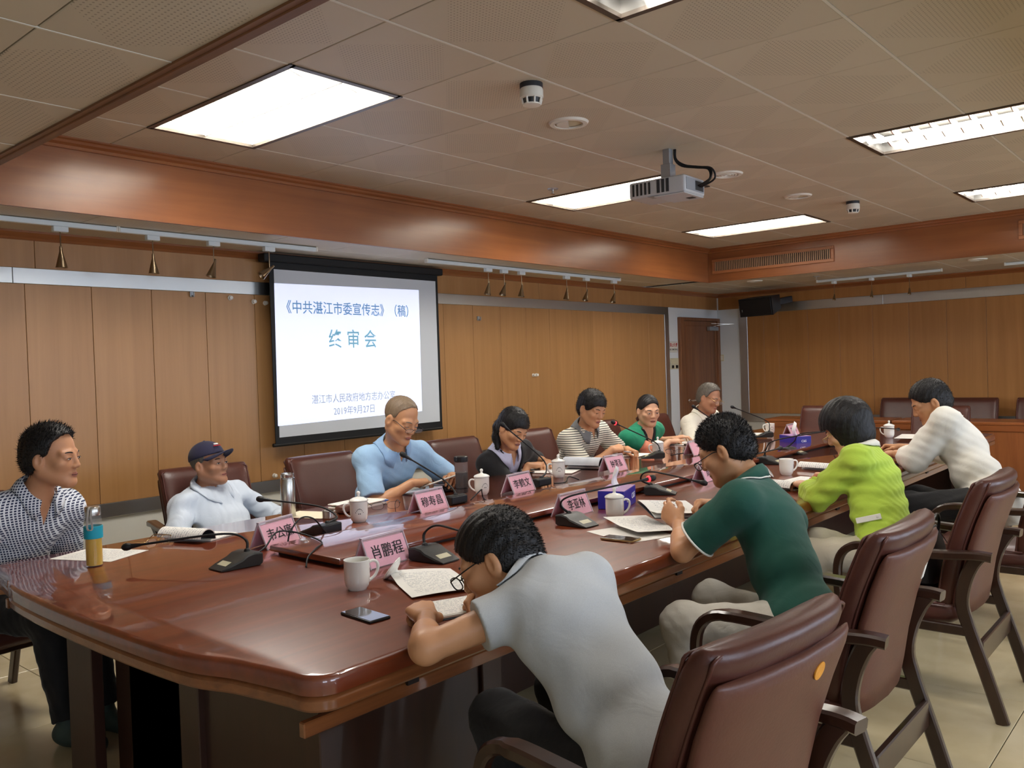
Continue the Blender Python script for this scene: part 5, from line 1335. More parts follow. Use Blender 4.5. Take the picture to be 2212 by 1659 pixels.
        for c in cs:
            for axis in range(3):
                if c[axis] == 1: continue
                e = list(c); e[axis] = 1; e = tuple(e)
                va, vb = val[c], val[e]; m = (va < 0) != (vb < 0)
                t = va[m] / (va[m] - vb[m])
                p = np.tile(np.array(c, float), (m.sum(), 1)); p[:, axis] += t
                acc[m] += p; cnt[m] += 1
        V = s.lo + s.h * (off + I + acc / cnt[:, None])
        Q = []
        for axis in range(3):
            o1, o2 = [(1, 2), (2, 0), (0, 1)][axis]
            a = [slice(1, -1)] * 3; a[axis] = slice(0, -1); b = [slice(1, -1)] * 3; b[axis] = slice(1, None)
            A0 = S[tuple(a)]; B0 = S[tuple(b)]
            E = np.argwhere(A0 != B0)
            if len(E) == 0: continue
            base = E + 1; base[:, axis] -= 1
            ins = S[base[:, 0], base[:, 1], base[:, 2]]
            def cell(d1, d2):
                q = base.copy(); q[:, o1] += d1; q[:, o2] += d2
                return ID[q[:, 0], q[:, 1], q[:, 2]]
            q4 = np.stack([cell(-1, -1), cell(0, -1), cell(0, 0), cell(-1, 0)], 1)
            q4[~ins] = q4[~ins][:, ::-1]
            Q.append(q4)
        return V, np.concatenate(Q)
    def obj(s, name, mat, parent=None, extra=None):
        V, Q = s.mesh()
        return np_mesh(V, Q, name, mat, parent, extra)
def np_mesh(V, Q, name, mat, parent=None, extra=None):
    me = bpy.data.meshes.new(name)
    nv, nq = len(V), len(Q); T = np.zeros((0, 3), int)
    if extra is not None:
        T = extra[1] + nv; V = np.concatenate([V, extra[0]])
    me.vertices.add(len(V)); me.vertices.foreach_set('co', V.astype(f32).ravel())
    loops = np.concatenate([Q.ravel(), T.ravel()]).astype(np.int32)
    me.loops.add(len(loops)); me.loops.foreach_set('vertex_index', loops)
    me.polygons.add(nq + len(T))
    me.polygons.foreach_set('loop_start', np.concatenate([np.arange(nq) * 4, nq * 4 + np.arange(len(T)) * 3]).astype(np.int32))
    me.polygons.foreach_set('use_smooth', np.ones(nq + len(T), bool))
    me.update(calc_edges=True); me.validate()
    me.materials.append(MAT[mat])
    return link(me, name, parent)

def unit(v): v = np.array(v, float); return v / np.linalg.norm(v)
def lerp(a, b, t): return np.array(a, float) * (1 - t) + np.array(b, float) * t
def ik(S, W, l1, l2, pole):
    S, W = np.array(S, float), np.array(W, float); d = W - S; L = np.linalg.norm(d); L = min(L, (l1 + l2) * 0.999); u = unit(d)
    W = S + u * L
    a = (l1 * l1 - l2 * l2 + L * L) / (2 * L); hh = math.sqrt(max(l1 * l1 - a * a, 0))
    p = np.array(pole, float) - S; p = p - u * (p @ u); p = unit(p)
    return S + u * a + p * hh, W

def wrinkle(freq, amp, seed):
    r = np.random.default_rng(seed); ws = [(r.normal(size=3) * freq * (1.0 + 0.7 * i), r.uniform(0, 6.28), amp / (1 + 0.8 * i)) for i in range(5)]
    def fn(X, Y, Z):
        o = 0
        for w, ph, a in ws: o = o + f32(a) * np.sin(X * f32(w[0]) + Y * f32(w[1]) + Z * f32(w[2]) + f32(ph))
        return o
    return fn

# ---- skin, hair and cloth
def skin(name, c):
    m, nt, b = _new(name)
    tc = nt.nodes.new('ShaderNodeTexCoord'); nz = nt.nodes.new('ShaderNodeTexNoise'); nz.inputs['Scale'].default_value = 16; nz.inputs['Detail'].default_value = 5
    nt.links.new(tc.outputs['Object'], nz.inputs['Vector'])
    mx = nt.nodes.new('ShaderNodeMix'); mx.data_type = 'RGBA'; l = lin(c)
    mx.inputs[6].default_value = (l[0] * 0.9, l[1] * 0.82, l[2] * 0.78, 1); mx.inputs[7].default_value = (min(1, l[0] * 1.08), l[1] * 1.08, l[2] * 1.06, 1)
    nt.links.new(nz.outputs['Fac'], mx.inputs[0]); nt.links.new(mx.outputs[2], b.inputs['Base Color'])
    b.inputs['Roughness'].default_value = 0.46; b.inputs['Specular IOR Level'].default_value = 0.4
    n2 = nt.nodes.new('ShaderNodeTexNoise'); n2.inputs['Scale'].default_value = 220; nt.links.new(tc.outputs['Object'], n2.inputs['Vector'])
    bp = nt.nodes.new('ShaderNodeBump'); bp.inputs['Strength'].default_value = 0.08; bp.inputs['Distance'].default_value = 0.002
    nt.links.new(n2.outputs['Fac'], bp.inputs['Height']); nt.links.new(bp.outputs['Normal'], b.inputs['Normal'])
    MAT[name] = m
skin('skin_a', (206, 154, 114)); skin('skin_b', (194, 142, 106)); skin('skin_c', (180, 130, 100)); skin('skin_d', (222, 174, 140))
def hairmat(name, c, c2):
    m, nt, b = _new(name)
    tc = nt.nodes.new('ShaderNodeTexCoord'); mp = nt.nodes.new('ShaderNodeMapping'); mp.inputs['Scale'].default_value = (1, 1, 0.22)
    nt.links.new(tc.outputs['Object'], mp.inputs['Vector'])
    nz = nt.nodes.new('ShaderNodeTexNoise'); nz.inputs['Scale'].default_value = 190; nz.inputs['Detail'].default_value = 4; nt.links.new(mp.outputs['Vector'], nz.inputs['Vector'])
    mx = nt.nodes.new('ShaderNodeMix'); mx.data_type = 'RGBA'; mx.inputs[6].default_value = rgba(c); mx.inputs[7].default_value = rgba(c2)
    nt.links.new(nz.outputs['Fac'], mx.inputs[0]); nt.links.new(mx.outputs[2], b.inputs['Base Color'])
    b.inputs['Roughness'].default_value = 0.48; b.inputs['Specular IOR Level'].default_value = 0.35
    bp = nt.nodes.new('ShaderNodeBump'); bp.inputs['Strength'].default_value = 0.6; bp.inputs['Distance'].default_value = 0.004
    nt.links.new(nz.outputs['Fac'], bp.inputs['Height']); nt.links.new(bp.outputs['Normal'], b.inputs['Normal'])
    MAT[name] = m
hairmat('hair_black', (12, 11, 12), (30, 27, 26)); hairmat('hair_grey', (60, 56, 50), (132, 124, 112)); hairmat('hair_buzz', (104, 88, 70), (146, 124, 100))
def cloth(name, c, rough=0.85, weave=900, fold=14, var=0.06, sheen=0.1):
    m, nt, b = _new(name)
    tc = nt.nodes.new('ShaderNodeTexCoord')
    n1 = nt.nodes.new('ShaderNodeTexNoise'); n1.inputs['Scale'].default_value = weave; nt.links.new(tc.outputs['Object'], n1.inputs['Vector'])
    n2 = nt.nodes.new('ShaderNodeTexNoise'); n2.inputs['Scale'].default_value = fold; n2.inputs['Detail'].default_value = 3; n2.inputs['Distortion'].default_value = 1.2; nt.links.new(tc.outputs['Object'], n2.inputs['Vector'])
    b1 = nt.nodes.new('ShaderNodeBump'); b1.inputs['Strength'].default_value = 0.12; b1.inputs['Distance'].default_value = 0.001; nt.links.new(n1.outputs['Fac'], b1.inputs['Height'])
    b2 = nt.nodes.new('ShaderNodeBump'); b2.inputs['Strength'].default_value = 0.32; b2.inputs['Distance'].default_value = 0.012; nt.links.new(n2.outputs['Fac'], b2.inputs['Height'])
    nt.links.new(b1.outputs['Normal'], b2.inputs['Normal']); nt.links.new(b2.outputs['Normal'], b.inputs['Normal'])
    l = lin(c); mx = nt.nodes.new('ShaderNodeMix'); mx.data_type = 'RGBA'
    mx.inputs[6].default_value = (*[v * (1 - var) for v in l], 1); mx.inputs[7].default_value = (*[min(1, v * (1 + var)) for v in l], 1)
    nt.links.new(n1.outputs['Fac'], mx.inputs[0]); nt.links.new(mx.outputs[2], b.inputs['Base Color'])
    b.inputs['Roughness'].default_value = rough; b.inputs['Sheen Weight'].default_value = sheen
    MAT[name] = m
    return m, nt, b, tc, mx
def patterned(name, base, c2, kind, freq):
    m, nt, b, tc, mx = cloth(name, base)
    N = nt.nodes.new; L = nt.links.new
    sp = N('ShaderNodeSeparateXYZ'); L(tc.outputs['Object'], sp.inputs[0])
    def mth(op, a, b_=None):
        n = N('ShaderNodeMath'); n.operation = op
        for i, v in enumerate((a, b_)):
            if v is None: continue
            if isinstance(v, (int, float)): n.inputs[i].default_value = v
            else: L(v, n.inputs[i])
        return n.outputs[0]
    m2 = N('ShaderNodeMix'); m2.data_type = 'RGBA'; L(mx.outputs[2], m2.inputs[6]); m2.inputs[7].default_value = rgba(c2)
    if kind == 'stripe':
        f = mth('LESS_THAN', mth('FRACT', mth('MULTIPLY', sp.outputs[2], freq)), 0.42)
    else:
        u = mth('SUBTRACT', mth('MULTIPLY', sp.outputs[0], 0.75), mth('MULTIPLY', sp.outputs[1], 0.66))
        a = mth('LESS_THAN', mth('FRACT', mth('MULTIPLY', u, freq)), 0.62); c = mth('LESS_THAN', mth('FRACT', mth('MULTIPLY', sp.outputs[2], freq)), 0.62)
        f = mth('MULTIPLY', a, c)
    L(f, m2.inputs[0]); L(m2.outputs[2], b.inputs['Base Color'])
cloth('cloth_blue', (158, 194, 226)); cloth('cloth_blue_collar', (148, 184, 222)); cloth('cloth_black', (20, 20, 23)); cloth('cloth_lilac', (196, 196, 220)); cloth('cloth_white', (236, 232, 220), fold=9)
cloth('cloth_cream', (236, 230, 212), fold=18); cloth('cloth_pale', (206, 216, 228), fold=11); cloth('cloth_green', (28, 138, 100)); cloth('cloth_peach', (232, 150, 118), var=0.2, weave=60)
cloth('cloth_dark_green', (14, 74, 60), fold=7); cloth('cloth_lime', (186, 214, 74), fold=16); cloth('cloth_grey', (188, 191, 192), var=0.12, weave=420, fold=8); cloth('cloth_collar_grey', (120, 122, 122))
cloth('trousers_black', (20, 19, 21)); cloth('trousers_beige', (206, 196, 174)); cloth('trousers_stone', (196, 190, 176)); cloth('trousers_grey', (70, 72, 80)); cloth('cap_navy', (36, 34, 62), weave=500, fold=5)
patterned('cloth_check', (222, 226, 232), (30, 42, 76), 'check', 95.0)
patterned('cloth_stripe', (232, 226, 206), (92, 90, 82), 'stripe', 62.0)
plain('lip', (172, 106, 90), rough=0.4); plain('eye_dark', (30, 22, 20), rough=0.15); plain('eye_white', (226, 220, 212), rough=0.2)
plain('shoe_black', (22, 20, 20), rough=0.35); plain('shoe_green', (58, 72, 66), rough=0.6); plain('button', (226, 222, 214), rough=0.4)

HL = {'short': [(-0.12, -0.075), (-0.06, -0.07), (-0.03, -0.045), (-0.01, 0.0), (0.03, 0.012), (0.055, 0.03), (0.075, 0.062), (0.12, 0.075)],
      'high': [(-0.12, -0.07), (-0.06, -0.065), (-0.03, -0.045), (-0.01, -0.005), (0.02, 0.015), (0.035, 0.06), (0.06, 0.092), (0.12, 0.1)],
      'buzz': [(-0.12, -0.06), (-0.06, -0.055), (-0.03, -0.035), (-0.01, 0.005), (0.02, 0.02), (0.03, 0.06), (0.06, 0.098), (0.12, 0.1)],
      'fringe': [(-0.12, -0.085), (-0.06, -0.08), (-0.03, -0.045), (-0.01, -0.01), (0.03, -0.005), (0.055, 0.02), (0.075, 0.045), (0.12, 0.05)],
      'slick': [(-0.12, -0.08), (-0.06, -0.07), (-0.03, -0.04), (-0.01, 0.0), (0.03, 0.018), (0.055, 0.045), (0.075, 0.078), (0.12, 0.085)],
      'bob': [(-0.14, -0.1), (-0.06, -0.115), (0.0, -0.105), (0.035, -0.085), (0.05, -0.03), (0.062, 0.03), (0.085, 0.035), (0.14, 0.04)]}

def spikes(V, Q, hc, n, length, comb, seed, jit=0.5, nw=0.5):
    r = np.random.default_rng(seed)
    a, b, c = V[Q[:, 0]], V[Q[:, 1]], V[Q[:, 2]]
    nr = np.cross(b - a, c - a); nl = np.linalg.norm(nr, axis=1); ok = np.flatnonzero(nl > 1e-12)
    pick = r.choice(ok, n); P = V[Q[pick]].mean(1); Nn = nr[pick] / nl[pick][:, None]
    out = P - hc; out /= np.linalg.norm(out, axis=1)[:, None]
    keep = (Nn * out).sum(1) > 0.25
    P, Nn = P[keep], Nn[keep]; n = len(P)
    d = Nn * nw + np.array(comb) + r.normal(size=(n, 3)) * jit * 0.5; d /= np.linalg.norm(d, axis=1)[:, None]
    L = length * r.uniform(0.5, 1.15, n)[:, None]
    s = np.cross(d, r.normal(size=(n, 3))); s /= np.linalg.norm(s, axis=1)[:, None]
    w = 0.0016
    v0 = P - Nn * 0.003 - s * w; v1 = P - Nn * 0.003 + s * w; v2 = P + d * L
    VV = np.stack([v0, v1, v2], 1).reshape(-1, 3)
    return VV, np.arange(n * 3).reshape(-1, 3)

def hand(B, W, y, z, side, pose, sc=1.0):
    """palm, four fingers and a thumb on field B; y = finger direction, z = back of the hand"""
    y = unit(y); z = np.array(z, float); z = unit(z - y * (z @ y)); x = np.cross(y, z)
    th = 1.0 if side == 'L' else -1.0                     # thumb lies on this side along x
    loc = lambda a, b, c: W + sc * (x * a * th + y * b + z * c)
    kn = [(0.027, 0.086, 0.002), (0.008, 0.09, 0.004), (-0.011, 0.086, 0.002), (-0.028, 0.077, -0.002)]
    for i, (a, b, c) in enumerate(kn):
        B.cone(loc(a * 0.55, 0.008, 0), loc(a, b, c), 0.0165 * sc, 0.0125 * sc, k=0.012)
    B.cone(loc(0.012, 0.03, -0.006), loc(-0.016, 0.05, -0.006), 0.017 * sc, 0.015 * sc, k=0.012)
    LEN = [(0.042, 0.026, 0.02), (0.046, 0.029, 0.021), (0.042, 0.027, 0.02), (0.033, 0.02, 0.018)]
    P = {'relax': [(18, 28, 18), (24, 32, 20), (30, 36, 22), (34, 38, 24)], 'flat': [(6, 10, 6)] * 4, 'fist': [(70, 88, 50), (74, 90, 52), (76, 90, 52), (76, 86, 50)],
         'pen': [(42, 52, 22), (52, 62, 30), (64, 78, 40), (70, 80, 45)], 'knuckle': [(48, 70, 40), (54, 74, 42), (58, 76, 42), (60, 74, 40)], 'hold': [(30, 40, 20), (36, 44, 22), (42, 46, 24), (46, 48, 26)]}[pose]
    SP = [5, 1, -4, -9]
    tips = []
    for i in range(4):
        p = loc(*kn[i]); ang = 0.0; sp = math.radians(SP[i]) * (0.4 if pose in ('fist', 'pen', 'knuckle') else 1.0)
        fd = y * math.cos(sp) + x * th * math.sin(sp)
        r0 = (0.0092, 0.0094, 0.009, 0.008)[i] * sc
        for j in range(3):
            ang += math.radians(P[i][j])
            d = fd * math.cos(ang) - z * math.sin(ang)
            q = p + d * LEN[i][j] * sc
            B.cone(p, q, r0 * (1 - 0.09 * j), r0 * (1 - 0.09 * (j + 1)), k=0.0045)
            p = q
        tips.append(p)
    if pose in ('pen', 'fist', 'knuckle'): T = [(0.02, 0.018, -0.008), (0.04, 0.045, -0.02), (0.036, 0.072, -0.03), (0.026, 0.092, -0.036)]
    elif pose == 'hold': T = [(0.02, 0.018, -0.008), (0.042, 0.045, -0.02), (0.046, 0.075, -0.034), (0.042, 0.095, -0.042)]
    else: T = [(0.02, 0.018, -0.006), (0.044, 0.042, -0.014), (0.056, 0.066, -0.018), (0.06, 0.088, -0.02)]
    rr = (0.0155, 0.0125, 0.0105, 0.0088)
    for i in range(3): B.cone(loc(*T[i]), loc(*T[i + 1]), rr[i] * sc, rr[i + 1] * sc, k=0.008)
    return tips, loc(*T[3]), (x * th, y, z)

def person(label, S):
    H = np.array(S['head'], float); N = np.array(S['neck'], float); P = np.array(S['pelvis'], float)
    h = S.get('res', 0.0045); b = S.get('build', 1.0); hs = S.get('hs', 1.0)
    if 'theta' in S:                                        # face turned by theta from the line of sight toward the room's far end
        th_, pi_ = math.radians(S['theta'][0]), math.radians(S['theta'][1]); c_ = unit((-H[0], -H[1], 0)); r_ = np.array((-c_[1], c_[0], 0.0))
        fh = c_ * math.cos(th_) + r_ * math.sin(th_); S['face'] = fh * math.cos(pi_) + np.array((0, 0, -math.sin(pi_)))
    fwd = unit(S['face']); up0 = np.array(S.get('headup', (0, 0, 1)), float)
    hr = unit(np.cross(fwd, up0)); hu = np.cross(hr, fwd); AX = np.array([hr, fwd, hu])
    hp = lambda x, y, z: H + hs * (hr * x + fwd * y + hu * z)
    tf = unit(S['front'])                                   # where the chest looks (horizontal)
    tup = unit(N - P); tr = unit(np.cross(tf, tup)); tf = np.cross(tup, tr); TA = np.array([tr, tf, tup])
    sw = S.get('sw', 0.175) * b
    sdrop = S.get('sdrop', 0.068)
    SR = N + tr * sw - tup * sdrop + np.array(S.get('sr', (0, 0, 0)), float); SL = N - tr * sw - tup * sdrop + np.array(S.get('sl', (0, 0, 0)), float)
    la, lf = S.get('arm', (0.285, 0.245))
    ER, WR = ik(SR, S['wr'], la, lf, S['er']); EL, WL = ik(SL, S['wl'], la, lf, S['el'])
    if 'SLp' in S: SL = np.array(S['SLp'], float)
    if 'ELp' in S: EL = np.array(S['ELp'], float); WL = np.array(S['wl'], float)
    lo = np.min([H - 0.2, P - 0.25, SR - 0.15, SL - 0.15, ER - 0.12, EL - 0.12, WR - 0.24, WL - 0.24], 0); hi = np.max([H + 0.22, P + 0.25, SR + 0.15, SL + 0.15, ER + 0.12, EL + 0.12, WR + 0.24, WL + 0.24], 0)
    # ---------------- body
    B = Field(lo, hi, h)
    B.ell(P, (0.15 * b, 0.105 * b, 0.1), TA, 0.05)
    B.ell(lerp(P, N, 0.36), (0.135 * b, 0.098 * b, 0.13), TA, 0.05)
    B.ell(lerp(P, N, 0.72) , (0.15 * b, 0.1 * b, 0.15), TA, 0.05)
    B.cone(SL, SR, 0.052 * b, 0.052 * b, 0.05)
    nb = N - tup * 0.02; nt_ = hp(0, -0.022, -0.06); bn = b ** 0.5
    for s_, Q in ((1, SR), (-1, SL)): B.cone(lerp(nb, nt_, 0.1), Q, 0.04 * b, 0.046 * b, 0.05)
    B.cone(nb, nt_, 0.058 * bn, 0.05 * bn, 0.03)
    for Q, E, W in ((SR, ER, WR), (SL, EL, WL)):
        B.cone(Q, E, 0.047 * b, 0.036 * b, 0.03)
        B.cone(E, W, 0.035 * b, 0.0245 * b, 0.02)
        B.cone(lerp(E, W, 0.12), lerp(E, W, 0.45), 0.036 * b, 0.032 * b, 0.03)
    R3 = lambda r: tuple(hs * v for v in r)
    B.ell(hp(0, -0.014, 0.036), R3((0.076, 0.095, 0.084)), AX, 0.02)
    B.ell(hp(0, 0.018, -0.032), R3((0.062, 0.072, 0.08)), AX, 0.03)
    B.cone(hp(-0.052, -0.012, -0.05), hp(-0.016, 0.066, -0.1), 0.024 * hs, 0.018 * hs, 0.035)
    B.cone(hp(0.052, -0.012, -0.05), hp(0.016, 0.066, -0.1), 0.024 * hs, 0.018 * hs, 0.035)
    B.ell(hp(0, 0.071, -0.1), R3((0.022, 0.017, 0.016)), AX, 0.02)
    for s_ in (-1, 1):
        B.ell(hp(s_ * 0.044, 0.056, -0.026), R3((0.022, 0.022, 0.018)), AX, 0.03)
        B.ell(hp(s_ * 0.033, 0.103, -0.003), R3((0.021, 0.0165, 0.0115)), AX, 0.014, op='sub')
        B.ell(hp(s_ * 0.034, 0.0755, -0.004), R3((0.0165, 0.0125, 0.0115)), AX, 0.004)
        B.cone(hp(s_ * 0.018, 0.082, 0.018), hp(s_ * 0.05, 0.067, 0.016), 0.009 * hs, 0.009 * hs, 0.02)
        B.ell(hp(s_ * 0.0125, 0.093, -0.037), R3((0.009, 0.009, 0.007)), AX, 0.006)
        # ears
        B.ell(hp(s_ * 0.079, -0.012, -0.012), R3((0.010, 0.0205, 0.034)), np.array([unit(hr * s_ + fwd * 0.35), unit(fwd - hr * s_ * 0.35), hu]), 0.006)
        B.ell(hp(s_ * 0.0915, -0.004, -0.007), R3((0.0105, 0.0115, 0.022)), AX, 0.003, op='sub')
    B.cone(hp(0, 0.086, 0.006), hp(0, 0.0995, -0.031), 0.0075 * hs, 0.0115 * hs, 0.012)
    B.ell(hp(0, 0.083, -0.064), R3((0.023, 0.0105, 0.006)), AX, 0.008); B.ell(hp(0, 0.0805, -0.0745), R3((0.019, 0.0105, 0.0065)), AX, 0.008)
    tips = {}
    for sd, W, E, key in (('R', WR, ER, 'hr'), ('L', WL, EL, 'hl')):
        hd = S.get(key)
        if hd: tips[sd] = hand(B, W, hd[0], hd[1], sd, hd[2], S.get('hsc', 1.0))
        else: tips[sd] = hand(B, W, W - E, np.array((0, 0, 1.0)), sd, 'relax', S.get('hsc', 1.0))
    body = B.obj('person', S['skin'])
    tag(body, label, 'person')
    del B
    # ---------------- clothes
    def garment(name, mat, inf, sleeve=None, vneck=None, hem=None, seed=1, amp=0.0022, res=0.007, slr=0.0, collar_cut=0.0, only=None, fold=26.0, tail=0.0):
        G = Field(np.minimum(lo, P - 0.3), hi, res)
        ex = inf
        if only is None:
            G.ell(P + tup * 0.0, (0.15 * b + ex, 0.108 * b + ex, 0.105 + ex), TA, 0.06)
            G.ell(lerp(P, N, 0.36), (0.14 * b + ex, 0.104 * b + ex, 0.14), TA, 0.06)
            G.ell(lerp(P, N, 0.72), (0.152 * b + ex, 0.102 * b + ex, 0.15 + ex * 0.5), TA, 0.06)
            G.cone(SL, SR, 0.052 * b + ex, 0.052 * b + ex, 0.05)
            for Q in (SR, SL): G.cone(lerp(nb, nt_, 0.02), Q, 0.042 * b + ex, 0.048 * b + ex, 0.05)
            if tail: G.ell(P - tup * tail * 0.5 - tf * 0.02, (0.155 * b + ex, 0.112 * b + ex, 0.1 + tail), TA, 0.05)
        if sleeve:
            for Q, E, W in ((SR, ER, WR), (SL, EL, WL)):
                if sleeve <= 1.0:
                    G.cone(Q, lerp(Q, E, sleeve * 1.15), 0.053 * b + ex, 0.05 * b + ex + slr, 0.03, clip1=1 / 1.15)
                else:
                    G.cone(Q, E, 0.052 * b + ex, 0.045 * b + ex + slr * 0.5, 0.03)
                    G.cone(E, lerp(E, W, (sleeve - 1) * 1.12), 0.045 * b + ex + slr * 0.5, 0.036 * b + ex + slr, 0.025, clip1=1 / 1.12)
        if only == 'sleeves':
            pass
        wk = wrinkle(fold, amp, seed)
        G.warp(wk)
        # neck opening
        G.cone(N - tup * 0.05, nt_ + tup * 0.05, 0.056 * bn + 0.005 + collar_cut, 0.054 * bn + 0.007 + collar_cut, 0.008, op='sub')
        if vneck:
            dep, wid = vneck
            o = N + tup * 0.03
            def vcut(X, Y, Z):
                px, py, pz = X - f32(o[0]), Y - f32(o[1]), Z - f32(o[2])
                lx = px * f32(tr[0]) + py * f32(tr[1]) + pz * f32(tr[2]); ly = px * f32(tf[0]) + py * f32(tf[1]) + pz * f32(tf[2]); lz = px * f32(tup[0]) + py * f32(tup[1]) + pz * f32(tup[2])
                t = np.clip(1 + lz / f32(dep), 0, 1.3)
                inside = np.maximum(np.abs(lx) - f32(wid) * t, f32(0.02) - ly)
                inside = np.maximum(inside, -lz - f32(dep))
                return -inside
            G.cut(vcut)
        if hem is not None:
            hz, tilt = hem
            G.cut(lambda X, Y, Z: f32(hz) - Z + f32(tilt) * ((X - f32(P[0])) * f32(tf[0]) + (Y - f32(P[1])) * f32(tf[1])))
        return G.obj(name, mat, body)
    shirts = []
    for i, g in enumerate(S['garments']):
        g = dict(g); shirts.append(garment(g.pop('name'), g.pop('mat'), g.pop('inf'), seed=S.get('seed', 1) + 3 * i, **g))
    # ---------------- collar: a folded strip round the neck, its leaf lying on the garment
    if S.get('collar'):
        from mathutils.bvhtree import BVHTree
        cm, cw, gap = S['collar']; cz = S.get('colz', 0.0)
        trees = [BVHTree.FromPolygons([v.co for v in o.data.vertices], [tuple(p.vertices) for p in o.data.polygons]) for o in shirts]
        nd = unit(nt_ - nb); cf = tf - nd * (tf @ nd); cf = unit(cf); cr_ = np.cross(cf, nd)
        vs = []; fs = []; n = 40
        def seat(p, lift):
            best = None
            for t in trees:
                q, nn, _, dist = t.find_nearest(Vector(tuple(p)))
                if q is not None and (best is None or (Vector(tuple(p)) - q).dot(nn) < best[2]): best = (np.array(q), np.array(nn), (Vector(tuple(p)) - q).dot(nn))
            return best[0] + best[1] * lift
        for i in range(n + 1):
            th = (gap + (2 * PI - 2 * gap) * i / n)                       # angle from the front
            d = cf * math.cos(th) + cr_ * math.sin(th)
            front = max(0.0, math.cos(th)); back = max(0.0, -math.cos(th))
            r1 = 0.057 * bn + 0.009; cen = nb + nd * (0.078 + cz - 0.03 * front + 0.004 * back) + tf * 0.008 * front
            tip = max(0.0, 1 - min(i, n - i) / 6.0)
            p0 = cen + d * (r1 - 0.001) - nd * 0.03
            p1 = cen + d * (r1 + 0.002) + nd * 0.004
            p2 = cen + d * (r1 + 0.008) + nd * 0.002
            p4 = cen + d * (r1 + 0.016 + cw * 0.5 + 0.01 * tip) - tup * (cw * (0.7 + 0.75 * tip))
            p4 = seat(p4, 0.006)
            p3 = (p2 + p4) / 2 + d * 0.006 + nd * 0.003
            vs += [p0, p1, p2, p3, p4]
        for i in range(n):
            for k in range(4): fs.append((i * 5 + k, i * 5 + k + 1, i * 5 + 6 + k, i * 5 + 5 + k))
        o = MB().add([tuple(v) for v in vs], fs).build('collar', cm, body, smooth=50)
        m = o.modifiers.new('thickness', 'SOLIDIFY'); m.thickness = 0.003; m.offset = 0
        if S.get('collar_line'):
            MB().tube([tuple(v) for v in vs[4::5]], 0.0028, n=5).build('collar_piping', S['collar_line'], body)
    if S.get('sleeve_line'):
        for Q, E in ((SR, ER), (SL, EL)):
            c0 = lerp(Q, E, S['sleeve_line'][1]); d = unit(E - Q); a1 = unit(np.cross(d, (0.3, 0.5, 0.8))); a2 = np.cross(d, a1); R_ = S['sleeve_line'][2]
            ring = [tuple(c0 + R_ * (a1 * math.cos(t) + a2 * math.sin(t))) for t in np.linspace(0, 2 * PI, 25)]
            MB().tube(ring, 0.0042, n=6, cap=False).build('sleeve_piping', S['sleeve_line'][0], body, smooth=True)
    # ---------------- trousers and shoes
    KR, KL, AR_, AL = [np.array(S[k], float) for k in ('kr', 'kl', 'ar', 'al')]
    T = Field(np.min([P - 0.25, KR - 0.13, KL - 0.13, AR_ - 0.1, AL - 0.1], 0), np.max([P + 0.25, KR + 0.13, KL + 0.13, AR_ + 0.1, AL + 0.1], 0), S.get('tres', 0.009))
    T.ell(P - tup * 0.01, (0.158 * b, 0.115 * b, 0.105), TA, 0.06)
    for s_, K, A in ((1, KR, AR_), (-1, KL, AL)):
        hipj = P + tr * s_ * 0.085 - np.array((0, 0, 0.035))
        T.cone(hipj, K, 0.088 * b, 0.066 * b, 0.05)
        T.cone(K, lerp(K, A, 1.1), 0.064 * b, 0.052 * b, 0.04, clip1=0.9)
    T.warp(wrinkle(24, 0.003, S.get('seed', 1) + 50))
    T.obj('trousers', S['trousers'], body)
    for s_, A in ((1, AR_), (-1, AL)):
        d = unit(np.array((tf[0], tf[1], 0.0)))
        Sh = Field(A - 0.28, A + 0.28, 0.008); Sh.ax
        c = np.array((A[0], A[1], 0.0)) 
        Sh.cone(c + d * -0.03 + (0, 0, 0.045), c + d * 0.17 + (0, 0, 0.03), 0.042, 0.036, 0.02)
        Sh.cone(c + (0, 0, 0.05), c + (0, 0, 0.11), 0.042, 0.04, 0.03)
        Sh.cut(lambda X, Y, Z: f32(0.002) - Z)
        Sh.obj('shoe', S.get('shoes', 'shoe_black'), body)
    # ---------------- hair
    hk = S.get('hair')
    if hk:
        style, hm, infl = hk[:3]
        tab = np.array(HL[style]); 
        Hr = Field(H - 0.26 * hs, H + 0.24 * hs, S.get('hres', 0.0045))
        def clip(u):
            pass
        off = -0.014
        def hc(u):
            yy = u[1] / f32(hs) + f32(off); zz = u[2] / f32(hs) + f32(0.036)
            line = np.interp(yy, tab[:, 0], tab[:, 1]).astype(f32)
            return (line - zz) * f32(0.75 * hs)
        ri = hs * infl
        Hr.ell(hp(0, -0.014, 0.036), (0.076 * hs + ri * 0.8, 0.095 * hs + ri, 0.084 * hs + ri), AX, 0.0, clip=hc)
        if style == 'bob':
            Hr.ell(hp(0, -0.02, -0.03), (0.088 * hs, 0.098 * hs, 0.1 * hs), AX, 0.02, clip=hc)
        elif style != 'buzz':
            Hr.ell(hp(0, -0.03, -0.01), (0.078 * hs + ri * 0.3, 0.085 * hs + ri * 0.5, 0.085 * hs), AX, 0.02, clip=lambda u: np.maximum((np.interp((u[1] / hs - 0.03), tab[:, 0], tab[:, 1]).astype(f32) - (u[2] / f32(hs) - f32(0.01))) * f32(0.75), u[1] - f32(0.02 * hs)))
        for p0, p1, r0, r1 in S.get('locks', []): Hr.cone(hp(0, -0.1, 0.01) + np.array(p0), hp(0, -0.1, 0.01) + np.array(p1), r0, r1, 0.02)
        # face and ears stay free
        if style not in ('bob',):
            for s_ in (-1, 1): Hr.ell(hp(s_ * 0.083, -0.008, -0.012), (0.018 * hs, 0.018 * hs, 0.03 * hs), AX, 0.004, op='sub')
        Hr.warp(wrinkle(170, 0.0011, 5))
        V, Q = Hr.mesh()
        ex = None
